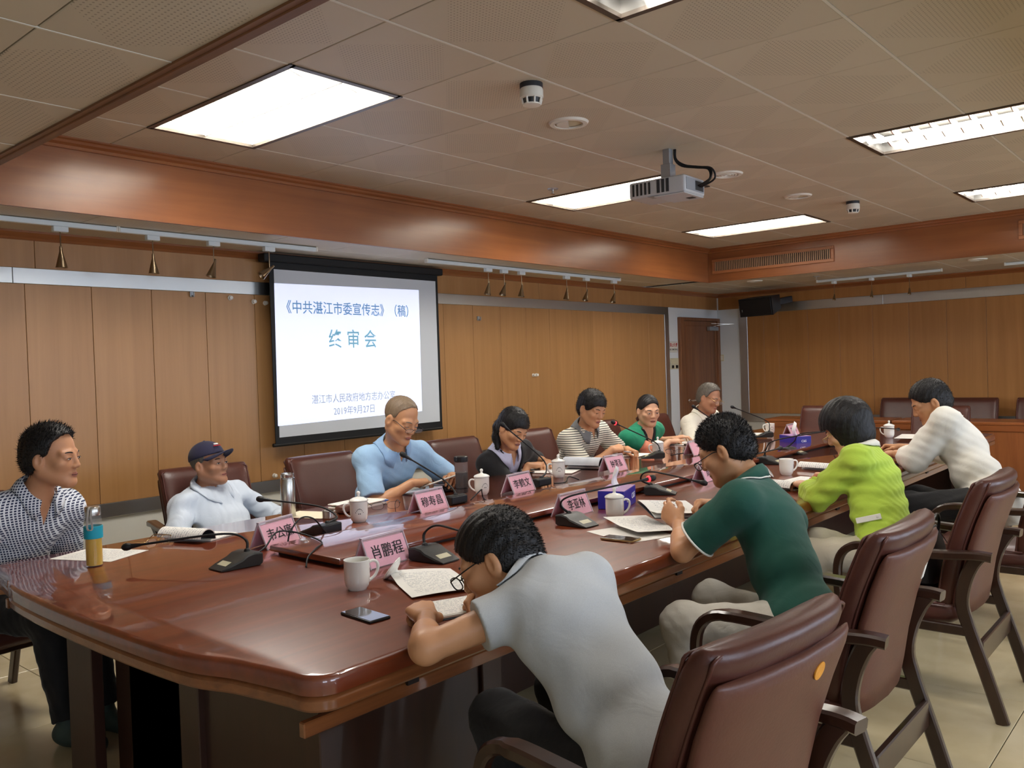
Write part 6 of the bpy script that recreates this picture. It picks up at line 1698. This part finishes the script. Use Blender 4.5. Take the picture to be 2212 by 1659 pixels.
        if len(hk) > 3: ex = spikes(V, Q, H, hk[3], hk[4], hr * 0 + np.array(hk[5]) @ AX, 3, hk[6] if len(hk) > 6 else 0.5)
        np_mesh(V, Q, 'hair', hm, body, ex)
    # ---------------- eyes, brows, lips
    op = S.get('eyes', 0.003)
    for s_ in (-1, 1):
        e = MB(); n = 14; ring = []
        for k in range(n):
            a = 2 * PI * k / n; x = 0.0135 * math.cos(a); z = op * math.sin(a) * (1 if math.sin(a) > 0 else 0.8)
            ring.append((x, z))
        base = 0.0885
        vs = [hp(s_ * 0.034 + x, base - 9.0 * x * x - 0.6 * abs(z) + 0.0002, -0.0055 + z - (0.0 if op > 0.002 else 0.003)) for x, z in ring] + [hp(s_ * 0.034, base + 0.001, -0.0055 - (0.0 if op > 0.002 else 0.003))]
        e.add([tuple(v) for v in vs], [(k, (k + 1) % n, n) for k in range(n)])
        e.build('eye', 'eye_dark' if op < 0.0035 else 'eye_white', body)
        if op >= 0.0035:
            M = frame_m(hp(s_ * 0.034 + 0.001, base + 0.0016, -0.0055), hr, hu)
            MB().lathe([(0.0, 0.0006), (0.0042, 0.0)], 14, M).build('iris', 'eye_dark', body)
            MB().tube([tuple(hp(s_ * 0.034 + x, base - 9.0 * x * x + 0.0012, -0.0055 + op * math.sqrt(max(0, 1 - (x / 0.0138) ** 2)) + 0.0008)) for x in np.linspace(-0.0135, 0.0135, 9)], 0.0012, n=5).build('eyelash', 'eye_dark', body)
        pts = [hp(s_ * x, yy, zz) for x, yy, zz in ((0.015, 0.0905, 0.0165), (0.028, 0.0885, 0.0205), (0.042, 0.082, 0.0205), (0.055, 0.0705, 0.0155))]
        MB().tube(smoothpath([tuple(p) for p in pts], 3), [0.0022, 0.0028, 0.003, 0.003, 0.003, 0.0028, 0.0026, 0.0022, 0.0018, 0.0012], n=6).build('eyebrow', S.get('brow', 'hair_black'), body, smooth=True)
    lp = MB()
    lp.add(*(lambda c: ([tuple(hp(0.0225 * math.cos(a) * (1 - 0.0 * r_), c + 0.0115 * math.cos(p_) * math.sqrt(max(0, 1 - 0.55 * math.cos(a) ** 2)) - 0.0025, -0.0693 + (0.0105 if math.sin(a) > 0 else 0.0115) * math.sin(a) * 0.9 * math.sin(p_) if False else -0.0693 + 0.0095 * math.sin(a))) for a in np.linspace(0, 2 * PI, 20, endpoint=False) for r_, p_ in ((0, 0.0),)] + [tuple(hp(0, c + 0.0128, -0.0693))], [(k, (k + 1) % 20, 20) for k in range(20)]))(0.0828))
    lp.build('lips', 'lip', body, smooth=True)
    MB().tube([tuple(hp(x, 0.0955 - 14 * x * x, -0.0693 + 1.2 * x * x)) for x in np.linspace(-0.021, 0.021, 9)], 0.001, n=5).build('mouth_line', 'eye_dark', body)
    # ---------------- spectacles
    if S.get('specs'):
        mt, full, hh, dropz = S['specs']
        M = Matrix(((hr[0], fwd[0], hu[0], 0), (hr[1], fwd[1], hu[1], 0), (hr[2], fwd[2], hu[2], 0), (0, 0, 0, 1)))
        M = Matrix.Translation(tuple(hp(0, 0.108, -0.006 - dropz))) @ M @ Matrix.Rotation(math.radians(-8), 4, 'X')
        specs(body, M, mt, full=full, h=hh)
    return dict(body=body, hp=hp, tips=tips, N=N, P=P, tr=tr, tf=tf, tup=tup, SR=SR, SL=SL, ER=ER, EL=EL, WR=WR, WL=WL, hr=hr, fwd=fwd, hu=hu, nb=nb, nt=nt_)

def pen(R, side, tip, label, mat='black_plastic', L_=0.14, tail=None):
    tt, th, ax = R['tips'][side]
    a = np.array(tip, float); g = (np.array(tt[0]) + th) / 2
    d = unit((g if tail is None else np.array(tail, float)) - a)
    t = thing('pen', label, 'pen', tuple(a), group='pens in use')
    M = frame_m((0, 0, 0), Vector(tuple(d)).orthogonal(), Vector(tuple(d)).cross(Vector(tuple(d)).orthogonal()))
    MB().lathe([(0.0, 0.0), (0.0012, 0.002), (0.004, 0.014)], 10, M).build('nib', 'chrome', t, smooth=True)
    MB().lathe([(0.004, 0.014), (0.0046, 0.02), (0.0046, L_ - 0.004), (0.0035, L_), (0.0, L_)], 12, M).build('barrel', mat, t, smooth=40)
    MB().lathe([(0.0048, L_ * 0.62), (0.0052, L_ * 0.63), (0.0052, L_ * 0.66), (0.0048, L_ * 0.67)], 12, M).build('pen_ring', 'chrome', t)

PX, PY = 1.0, 1.0
def seated(P, facing, kx=0.09, kneez=0.5, kd=0.4, ad=0.36, dz=0.1):
    """default knees and ankles for someone on a chair"""
    f = unit((facing[0], facing[1], 0)); r = np.array((f[1], -f[0], 0))
    P = np.array(P, float)
    o = {}
    for k, a, s in (('kr', 'ar', 1), ('kl', 'al', -1)):
        o[k] = P + f * kd + r * s * (kx + 0.03) + np.array((0, 0, kneez - P[2])); o[a] = P + f * ad + r * s * kx; o[a][2] = dz
    return o
Dn = (0, -1, 0); Up = (0, 1, 0)
POLO = lambda mat, sl=0.62, **k: [dict(name='shirt', mat=mat, inf=0.012, sleeve=sl, slr=0.008, vneck=(0.09, 0.03), hem=(0.5, 0.0), **k)]

# --- screen side of the table (facing the table, -Y)
R1 = person('man in a blue and white checked shirt at the left edge, looking to the right', dict(seed=11, head=(1.42, 3.80, 1.148), neck=(1.375, 3.89, 0.98), pelvis=(1.27, 4.08, 0.55), theta=(60, 2), front=(0.32, -0.95, 0), skin='skin_b', build=1.08, hs=1.06, res=0.0042, sw=0.165,
    wr=(1.27, 3.70, 0.64), er=(1.05, 3.85, 0.7), wl=(1.46, 3.86, 0.62), el=(1.6, 4.15, 0.66), hair=('high', 'hair_black', 0.018, 3000, 0.018, (0.0, 0.3, 0.3), 0.4), garments=[dict(name='shirt', mat='cloth_check', inf=0.015, sleeve=1.4, slr=0.006, vneck=(0.12, 0.04), hem=(0.5, 0.0))], collar=('cloth_check', 0.045, 0.42), trousers='trousers_black', shoes='shoe_green', eyes=0.0036,
    kr=(1.33, 3.68, 0.5), kl=(1.5, 3.72, 0.5), ar=(1.36, 3.6, 0.1), al=(1.52, 3.64, 0.1)))
R2 = person('elderly man in a navy cap and pale shirt leaning back in his chair', dict(seed=21, head=(2.41, 4.30, 0.985), neck=(2.415, 4.375, 0.835), pelvis=(2.46, 4.12, 0.52), theta=(52, -8), front=(0.12, -1, 0), skin='skin_c', build=0.98, hs=0.97, res=0.0045, arm=(0.28, 0.25),
    wr=(2.3, 3.98, 0.62), er=(2.05, 4.2, 0.6), wl=(2.66, 3.98, 0.66), el=(2.85, 4.2, 0.6), hair=('buzz', 'hair_grey', 0.004), garments=[dict(name='shirt', mat='cloth_pale', inf=0.011, sleeve=1.9, slr=0.006, vneck=(0.09, 0.03), hem=(0.46, 0.0), amp=0.004)], collar=('cloth_pale', 0.045, 0.4), trousers='trousers_grey', eyes=0.0042,
    **seated((2.46, 4.12, 0.52), (0, -1, 0))))
R3 = person('man in a pale blue polo shirt and glasses reading a tablet', dict(seed=31, head=(3.205, 3.615, 1.185), neck=(3.27, 3.74, 1.022), pelvis=(3.30, 4.02, 0.56), theta=(46, 24), headup=(0.1, -0.2, 1), front=(-0.12, -1, 0), skin='skin_a', build=1.05, hs=1.06, res=0.0042, sw=0.178,
    wr=(3.235, 3.575, 0.825), er=(2.9, 3.8, 0.7), wl=(3.50, 3.52, 0.83), el=(3.75, 3.75, 0.75), hr=((0.9, -0.25, 0.02), (0.1, 0.0, 1), 'hold'), hl=((-0.5, -0.6, 0.1), (0.2, -0.3, 0.9), 'hold'),
    hair=('buzz', 'hair_buzz', 0.004), brow='hair_grey', garments=POLO('cloth_blue', 0.82), collar=('cloth_blue_collar', 0.05, 0.42), trousers='trousers_grey', specs=('specs_black', False, 0.026, 0.012), eyes=0.0026, **seated((3.3, 4.02, 0.56), (0, -1, 0))))
R4 = person('woman in a black cardigan with a ponytail writing', dict(seed=41, head=(4.172, 3.62, 1.062), neck=(4.25, 3.74, 0.915), pelvis=(4.33, 4.0, 0.54), theta=(44, 28), headup=(0.1, -0.1, 1), front=(-0.05, -1, 0), skin='skin_a', build=0.95, hs=1.02, res=0.0045, arm=(0.27, 0.235),
    wr=(4.36, 3.66, 0.795), er=(4.0, 3.74, 0.7), wl=(4.55, 3.64, 0.795), el=(4.8, 3.75, 0.7), hr=((0.75, -0.55, 0.02), (0.1, -0.2, 1), 'pen'), hl=((-0.8, -0.5, 0), (0, 0, 1), 'relax'),
    hair=('fringe', 'hair_black', 0.016, 1400, 0.014, (0, 0.2, -0.2), 0.4), locks=[((0, 0, 0), (-0.02, 0.03, -0.05), 0.03, 0.036), ((-0.02, 0.03, -0.05), (-0.03, 0.035, -0.12), 0.036, 0.034), ((-0.03, 0.035, -0.12), (-0.05, 0.02, -0.185), 0.034, 0.016)],
    garments=[dict(name='blouse', mat='cloth_lilac', inf=0.007, amp=0.001, vneck=(0.12, 0.035), hem=(0.5, 0.0)), dict(name='cardigan', mat='cloth_black', inf=0.018, sleeve=1.02, slr=0.004, vneck=(0.4, 0.085), hem=(0.5, 0.0))], collar=('cloth_lilac', 0.06, 0.4), trousers='trousers_black', eyes=0.0026, **seated((4.33, 4.0, 0.54), (0, -1, 0))))
R5 = person('man in a striped polo shirt with grey collar holding a pen', dict(seed=51, head=(5.088, 3.64, 1.138), neck=(5.16, 3.745, 0.985), pelvis=(5.22, 4.0, 0.56), theta=(46, 20), headup=(0.05, -0.1, 1), front=(-0.05, -1, 0), skin='skin_a', build=1.08, hs=1.05, res=0.0048,
    wr=(5.12, 3.50, 0.835), er=(4.85, 3.75, 0.7), wl=(5.40, 3.55, 0.81), el=(5.6, 3.75, 0.75), hr=((0.85, -0.3, 0.1), (0.1, -0.5, 0.8), 'pen'), hl=((-0.1, -0.9, -0.2), (0.2, 0, 1), 'knuckle'),
    hair=('fringe', 'hair_black', 0.016, 1500, 0.016, (0, 0.2, 0.0), 0.5), garments=POLO('cloth_stripe', 0.85), collar=('cloth_collar_grey', 0.05, 0.42), trousers='trousers_grey', eyes=0.0026, **seated((5.22, 4.0, 0.56), (0, -1, 0))))
R6 = person('woman in a green cardigan with peach sleeves, hands folded on papers', dict(seed=61, head=(5.942, 3.69, 1.07), neck=(5.985, 3.76, 0.922), pelvis=(6.05, 4.0, 0.54), theta=(26, 10), front=(-0.08, -1, 0), skin='skin_d', build=1.04, hs=1.02, res=0.005, arm=(0.27, 0.24),
    wr=(6.23, 3.68, 0.79), er=(5.75, 3.72, 0.7), wl=(6.35, 3.71, 0.8), el=(6.45, 3.9, 0.72), hr=((0.9, -0.3, 0), (0, 0, 1), 'relax'), hl=((0.4, -0.7, 0.2), (-0.3, 0.2, 1), 'relax'),
    hair=('slick', 'hair_black', 0.008), locks=[((0, 0, 0), (-0.01, 0.03, -0.06), 0.028, 0.02)], garments=[dict(name='top', mat='cloth_black', inf=0.006, amp=0.001, vneck=(0.15, 0.06), hem=(0.5, 0.0)), dict(name='cardigan', mat='cloth_green', inf=0.016, sleeve=0.42, slr=0.004, vneck=(0.34, 0.09), hem=(0.5, 0.0)), dict(name='peach_sleeves', mat='cloth_peach', inf=0.013, sleeve=1.05, slr=0.006, only='sleeves')], trousers='trousers_black', eyes=0.0036, **seated((6.05, 4.0, 0.54), (0, -1, 0))))
R7 = person('grey-haired man in a cream shirt and glasses in front of the door', dict(seed=71, head=(6.985, 3.69, 1.12), neck=(7.03, 3.78, 0.965), pelvis=(7.08, 4.02, 0.56), theta=(58, 18), headup=(0.1, -0.1, 1), front=(-0.05, -1, 0), skin='skin_c', build=1.08, hs=1.03, res=0.005,
    wr=(6.86, 3.55, 0.8), er=(6.7, 3.72, 0.7), wl=(7.25, 3.55, 0.8), el=(7.45, 3.75, 0.75), hair=('high', 'hair_grey', 0.014, 1200, 0.014, (0.2, 0.0, 0.2), 0.4), brow='hair_grey', garments=[dict(name='shirt', mat='cloth_cream', inf=0.015, sleeve=0.9, slr=0.01, vneck=(0.1, 0.035), hem=(0.5, 0.0))], collar=('cloth_cream', 0.045, 0.42), trousers='trousers_grey', specs=('specs_gold', False, 0.032, 0.004), eyes=0.0026, **seated((7.08, 4.02, 0.56), (0, -1, 0))))

# --- window side of the table (facing +Y)
RG = person('man in a light grey polo shirt bent over his notes, seen from behind', dict(seed=81, head=(1.655, 1.508, 0.952), neck=(1.672, 1.375, 0.92), pelvis=(1.62, 1.03, 0.56), face=(-0.42, 0.78, -0.46), headup=(-0.1, 0.5, 0.85), colz=-0.03, front=(0.22, 1, 0), SLp=(1.605, 1.358, 0.866), ELp=(1.372, 1.49, 0.795), skin='skin_a', build=0.98, hs=1.07, res=0.0036, sw=0.15, sdrop=0.03, sr=(-0.035, -0.015, -0.01), arm=(0.275, 0.245),
    wl=(1.535, 1.66, 0.80), el=(1.2, 1.45, 0.72), wr=(1.835, 1.655, 0.815), er=(2.1, 1.4, 0.75), hl=((0.52, 0.84, 0.05), (-0.1, -0.1, 1), 'knuckle'), hr=((-0.78, 0.45, -0.1), (0.45, 0.35, 0.8), 'pen'),
    hair=('short', 'hair_black', 0.010, 6000, 0.011, (0.1, -0.7, -0.7), 0.35), hres=0.0036, garments=[dict(name='shirt', mat='cloth_grey', inf=0.012, sleeve=0.5, slr=0.006, vneck=(0.08, 0.03), hem=(0.485, 0.0), res=0.0055, amp=0.002, tail=0.05, fold=17)], collar=('cloth_grey', 0.045, 0.42), trousers='trousers_black', specs=('specs_black', True, 0.036, 0.004), eyes=0.0026, hsc=1.04,
    kr=(1.86, 1.47, 0.56), kl=(1.6, 1.47, 0.56), ar=(1.86, 1.36, 0.1), al=(1.6, 1.4, 0.1)))
RV = person('man in a dark green polo with white piping leafing through papers', dict(seed=91, head=(2.945, 1.50, 1.122), neck=(2.965, 1.385, 0.978), pelvis=(2.80, 1.16, 0.56), face=(-0.18, 0.88, -0.44), headup=(-0.05, 0.3, 1), front=(0.05, 1, 0), skin='skin_a', build=1.0, hs=1.02, sdrop=0.095, res=0.0038, arm=(0.285, 0.24), sw=0.18,
    wl=(2.90, 1.68, 0.83), el=(2.45, 1.45, 0.65), wr=(3.32, 1.74, 0.84), er=(3.5, 1.45, 0.75), hl=((0.3, 0.75, 0.45), (-0.85, 0.2, 0.3), 'hold'), hr=((-0.85, 0.5, 0.12), (0.1, 0.35, 0.9), 'pen'),
    hair=('short', 'hair_black', 0.008, 6500, 0.013, (0, -0.1, 0.4), 0.45), hres=0.004, garments=[dict(name='shirt', mat='cloth_dark_green', inf=0.014, sleeve=0.74, slr=0.012, vneck=(0.08, 0.03), hem=(0.46, 0.0), res=0.006, amp=0.0022, tail=0.05, fold=17)], collar=('cloth_dark_green', 0.045, 0.42), collar_line='cloth_white', sleeve_line=('cloth_white', 0.74, 0.0755), trousers='trousers_stone', specs=('specs_black', True, 0.032, 0.012), eyes=0.0026,
    kr=(2.95, 1.58, 0.54), kl=(2.62, 1.52, 0.54), ar=(2.95, 1.5, 0.1), al=(2.6, 1.45, 0.1)))
RL = person('woman with bobbed black hair in a lime green jacket writing', dict(seed=101, head=(4.243, 1.50, 1.103), neck=(4.24, 1.40, 0.962), pelvis=(4.07, 1.27, 0.55), face=(-0.10, 0.88, -0.46), headup=(-0.05, 0.3, 1), front=(0.05, 1, 0), skin='skin_d', build=1.02, hs=1.04, res=0.0042, arm=(0.275, 0.235),
    wl=(4.28, 1.72, 0.80), el=(3.95, 1.55, 0.7), wr=(4.60, 1.70, 0.81), er=(4.7, 1.4, 0.75), hl=((0.6, 0.7, 0), (0, 0, 1), 'relax'), hr=((0.1, 0.95, 0.0), (0.2, 0.1, 1), 'pen'),
    hair=('bob', 'hair_black', 0.03), garments=[dict(name='blouse', mat='cloth_white', inf=0.004, amp=0.0005, vneck=(0.1, 0.04), hem=(0.5, 0.0)), dict(name='jacket', mat='cloth_lime', inf=0.019, sleeve=1.85, slr=0.006, vneck=(0.3, 0.05), hem=(0.47, 0.0), res=0.006, amp=0.005, tail=0.06)], collar=('cloth_white', 0.035, 0.42), trousers='trousers_beige', specs=('specs_gold', False, 0.03, 0.006), eyes=0.0026,
    kr=(4.15, 1.62, 0.54), kl=(3.86, 1.58, 0.54), ar=(4.15, 1.52, 0.1), al=(3.86, 1.5, 0.1)))
RW = person('man in a loose white shirt with rolled sleeves at the right, writing', dict(seed=111, head=(5.705, 1.50, 1.155), neck=(5.78, 1.39, 1.0), pelvis=(5.55, 1.14, 0.57), face=(-0.35, 0.82, -0.44), headup=(-0.1, 0.3, 1), front=(0.05, 1, 0), skin='skin_a', build=1.16, hs=1.1, res=0.0042, arm=(0.3, 0.26), sw=0.19,
    wl=(5.76, 1.72, 0.815), el=(5.4, 1.5, 0.72), wr=(6.08, 1.80, 0.825), er=(6.3, 1.5, 0.75), hl=((0.55, 0.8, 0), (-0.1, 0, 1), 'relax'), hr=((-0.35, 0.9, 0.05), (0.3, 0.1, 0.9), 'pen'),
    hair=('short', 'hair_black', 0.012, 3000, 0.01, (0, -0.3, -0.2), 0.5), garments=[dict(name='shirt', mat='cloth_white', inf=0.02, sleeve=1.42, slr=0.012, vneck=(0.08, 0.03), hem=(0.47, 0.0), res=0.0065, amp=0.005, tail=0.06, fold=13)], collar=('cloth_white', 0.045, 0.42), trousers='trousers_black', eyes=0.0026,
    kr=(5.68, 1.58, 0.55), kl=(5.38, 1.55, 0.55), ar=(5.68, 1.5, 0.1), al=(5.38, 1.48, 0.1)))
# ------------------------------------------------------------------ cap of the elderly man
def cap(R, mat):
    hp, hr, fwd, hu, body = R['hp'], R['hr'], R['fwd'], R['hu'], R['body']
    hs = 0.97
    C = Field(hp(0, 0, 0.06) - 0.16, hp(0, 0, 0.06) + 0.16, 0.0045)
    C.ell(hp(0, -0.012, 0.04), (0.086 * hs, 0.107 * hs, 0.092 * hs), np.array([hr, fwd, hu]), 0.0, clip=lambda u: (f32(0.0) + u[1] * f32(0.16) - u[2]) * f32(0.9))
    crown_ = C.obj('cap_crown', mat, body)
    # curved peak
    vs = []; n, m = 20, 6
    for j in range(m + 1):
        t = j / m
        for i in range(n + 1):
            a = math.radians(-72 + 144 * i / n)
            e = math.cos(a) ** 0.8
            x = 0.084 * math.sin(a) * (1 - 0.06 * t); y = 0.1 * math.cos(a) - 0.014 + 0.078 * t * e
            vs.append(hp(x, y, 0.048 + 0.012 * math.cos(a) - 0.006 - 0.03 * math.sin(a) ** 2 * (0.6 + 0.6 * t) + 0.012 * t * e))
    fs = [(j * (n + 1) + i, j * (n + 1) + i + 1, (j + 1) * (n + 1) + i + 1, (j + 1) * (n + 1) + i) for j in range(m) for i in range(n)]
    o = MB().add([tuple(v) for v in vs], fs).build('cap_peak', mat, body, smooth=True)
    md = o.modifiers.new('thickness', 'SOLIDIFY'); md.thickness = 0.004
    M = frame_m(tuple(hp(0.02, 0.088, 0.098)), hr, hu * 0.75 + fwd * -0.66)
    MB().box(-0.016, 0.016, 0.008, 0.016, 0, 0.004, M).build('cap_badge', 'sticker_white', body)
    MB().tube([tuple(M @ Vector((x, 0.002 * math.sin(x * 500), 0.003))) for x in np.linspace(-0.03, 0.03, 18)], 0.0022, n=5).build('cap_embroidery', 'ink_red', body)
    MB().lathe([(0.0, 0.006), (0.006, 0.004), (0.008, 0.0)], 12, frame_m(tuple(hp(0, -0.012, 0.1295)), hr, fwd)).build('cap_button', mat, body, smooth=True)
cap(R2, 'cap_navy')

# ------------------------------------------------------------------ things in hands
pen(RG, 'R', (1.745, 1.735, 0.775), 'silver pen in the hand of the man in grey', 'grey_metal')
pen(R4, 'R', (4.47, 3.585, 0.764), 'white pen in the hand of the woman in black', 'white_plastic')
pen(R5, 'R', (5.31, 3.45, 0.80), 'silver pen held by the man in the striped polo', 'grey_metal')
pen(RL, 'R', (4.63, 1.80, 0.766), 'black pen in the hand of the woman in lime', 'black_plastic')
pen(RW, 'R', (6.07, 1.92, 0.776), 'silver pen in the hand of the man in the white shirt', 'chrome')
tt, th_, ax_ = RV['tips']['R']
pen(RV, 'R', tuple((np.array(tt[0]) + th_) / 2 + np.array((-0.03, 0.03, -0.01))), 'black pen lying between the fingers of the man in dark green', 'black_plastic', tail=tuple((np.array(tt[0]) + th_) / 2 + np.array((0.1, -0.06, 0.025))))

tb = thing('tablet', 'white tablet held tilted by the man in the pale blue polo', 'tablet', M=frame_m((3.40, 3.50, 0.825), (0.9, -0.3, 0.2), tuple(Vector((-0.3, 0.35, 0.88)).cross(Vector((0.9, -0.3, 0.2))))))
MB().rbox(-0.12, 0.12, -0.085, 0.085, -0.004, 0.004, r=0.0035, seg=2).build('tablet_body', 'white_plastic', tb, smooth=40)
MB().rbox(-0.105, 0.105, -0.072, 0.072, 0.0036, 0.0046, r=0.0004, seg=1).build('tablet_screen', 'phone_glass', tb)

# booklet held open by the man in dark green
hb = thing('held_booklet', 'printed booklet held upright by the man in dark green', 'booklet', M=frame_m((3.20, 1.87, 0.805), (0.95, -0.3, -0.12), (0.25, 0.85, 0.42)))
MB().rbox(-0.14, 0.14, -0.035, 0.10, -0.003, 0.0, r=0.001, seg=1).build('cover_board', 'cover_dark', hb)
o = sheet_mb(0.276, 0.13, lambda u, v: 0.01 * math.sin(v * 2.5)).build('open_page', 'printed_page', hb, smooth=40); o.location = (0, 0.033, 0.001)
o = sheet_mb(0.276, 0.05, lambda u, v: 0.02 * (1 - v)).build('folded_page', 'paper_white', hb, smooth=40); o.location = (0, -0.012, 0.006)

# black handbag on the chair behind the woman in lime
hbag = thing('handbag', 'black leather handbag with metal fittings standing on the chair behind the lime jacket', 'handbag', (4.02, 1.075, 0.468), math.radians(4))
rings = []
for z, w, d in ((0.0, 0.15, 0.055), (0.01, 0.165, 0.065), (0.08, 0.165, 0.062), (0.16, 0.155, 0.045), (0.2, 0.145, 0.025), (0.215, 0.135, 0.012)):
    rings.append([(w * math.copysign(abs(math.cos(a)) ** 0.5, math.cos(a)), d * math.copysign(abs(math.sin(a)) ** 0.7, math.sin(a)) + 0.003 * math.sin(5 * a + z * 40), z) for a in np.linspace(0, 2 * PI, 28, endpoint=False)])
MB().add(*loft(rings)).build('bag_body', 'leather_black', hbag, smooth=50)
for s in (-1, 1):
    MB().sweep(smoothpath([(-0.09, s * 0.022, 0.19), (-0.08, s * 0.03, 0.25), (0.0, s * 0.035, 0.285), (0.08, s * 0.03, 0.25), (0.09, s * 0.022, 0.19)], 5), 0.012, 0.006, side=(0, 1, 0)).build('bag_handle', 'leather_black', hbag)
    for q in (-0.09, 0.09): MB().lathe([(0.008, -0.002), (0.011, 0.0), (0.008, 0.002), (0.005, 0.0), (0.008, -0.002)], 14, Matrix.Translation((q, s * 0.024, 0.187)) @ Matrix.Rotation(PI / 2, 4, 'X')).build('bag_ring', 'chrome', hbag, smooth=True)
MB().tube([(-0.13, 0, 0.216), (0.13, 0, 0.216)], 0.004, n=6).build('bag_zip', 'specs_gold', hbag)
MB().sweep([(0.1, -0.02, 0.2), (0.11, -0.055, 0.14), (0.112, -0.062, 0.1)], 0.008, 0.003, side=(1, 0, 0)).build('zip_pull', 'chrome', hbag)

# white tab on the lime jacket
M = frame_m((3.9625, 1.312, 0.716), (0.25, -0.93, 0.25), (0.3, 0.0, 1.0))
MB().rbox(-0.055, 0.055, -0.013, 0.013, -0.003, 0.003, r=0.002, seg=1, M=M).build('pocket_tab', 'cloth_white', RL['body'])
MB().lathe([(0.0, 0.0055), (0.005, 0.0055), (0.006, 0.003)], 12, M @ Matrix.Translation((0.04, 0, 0))).build('tab_button', 'button', RL['body'])
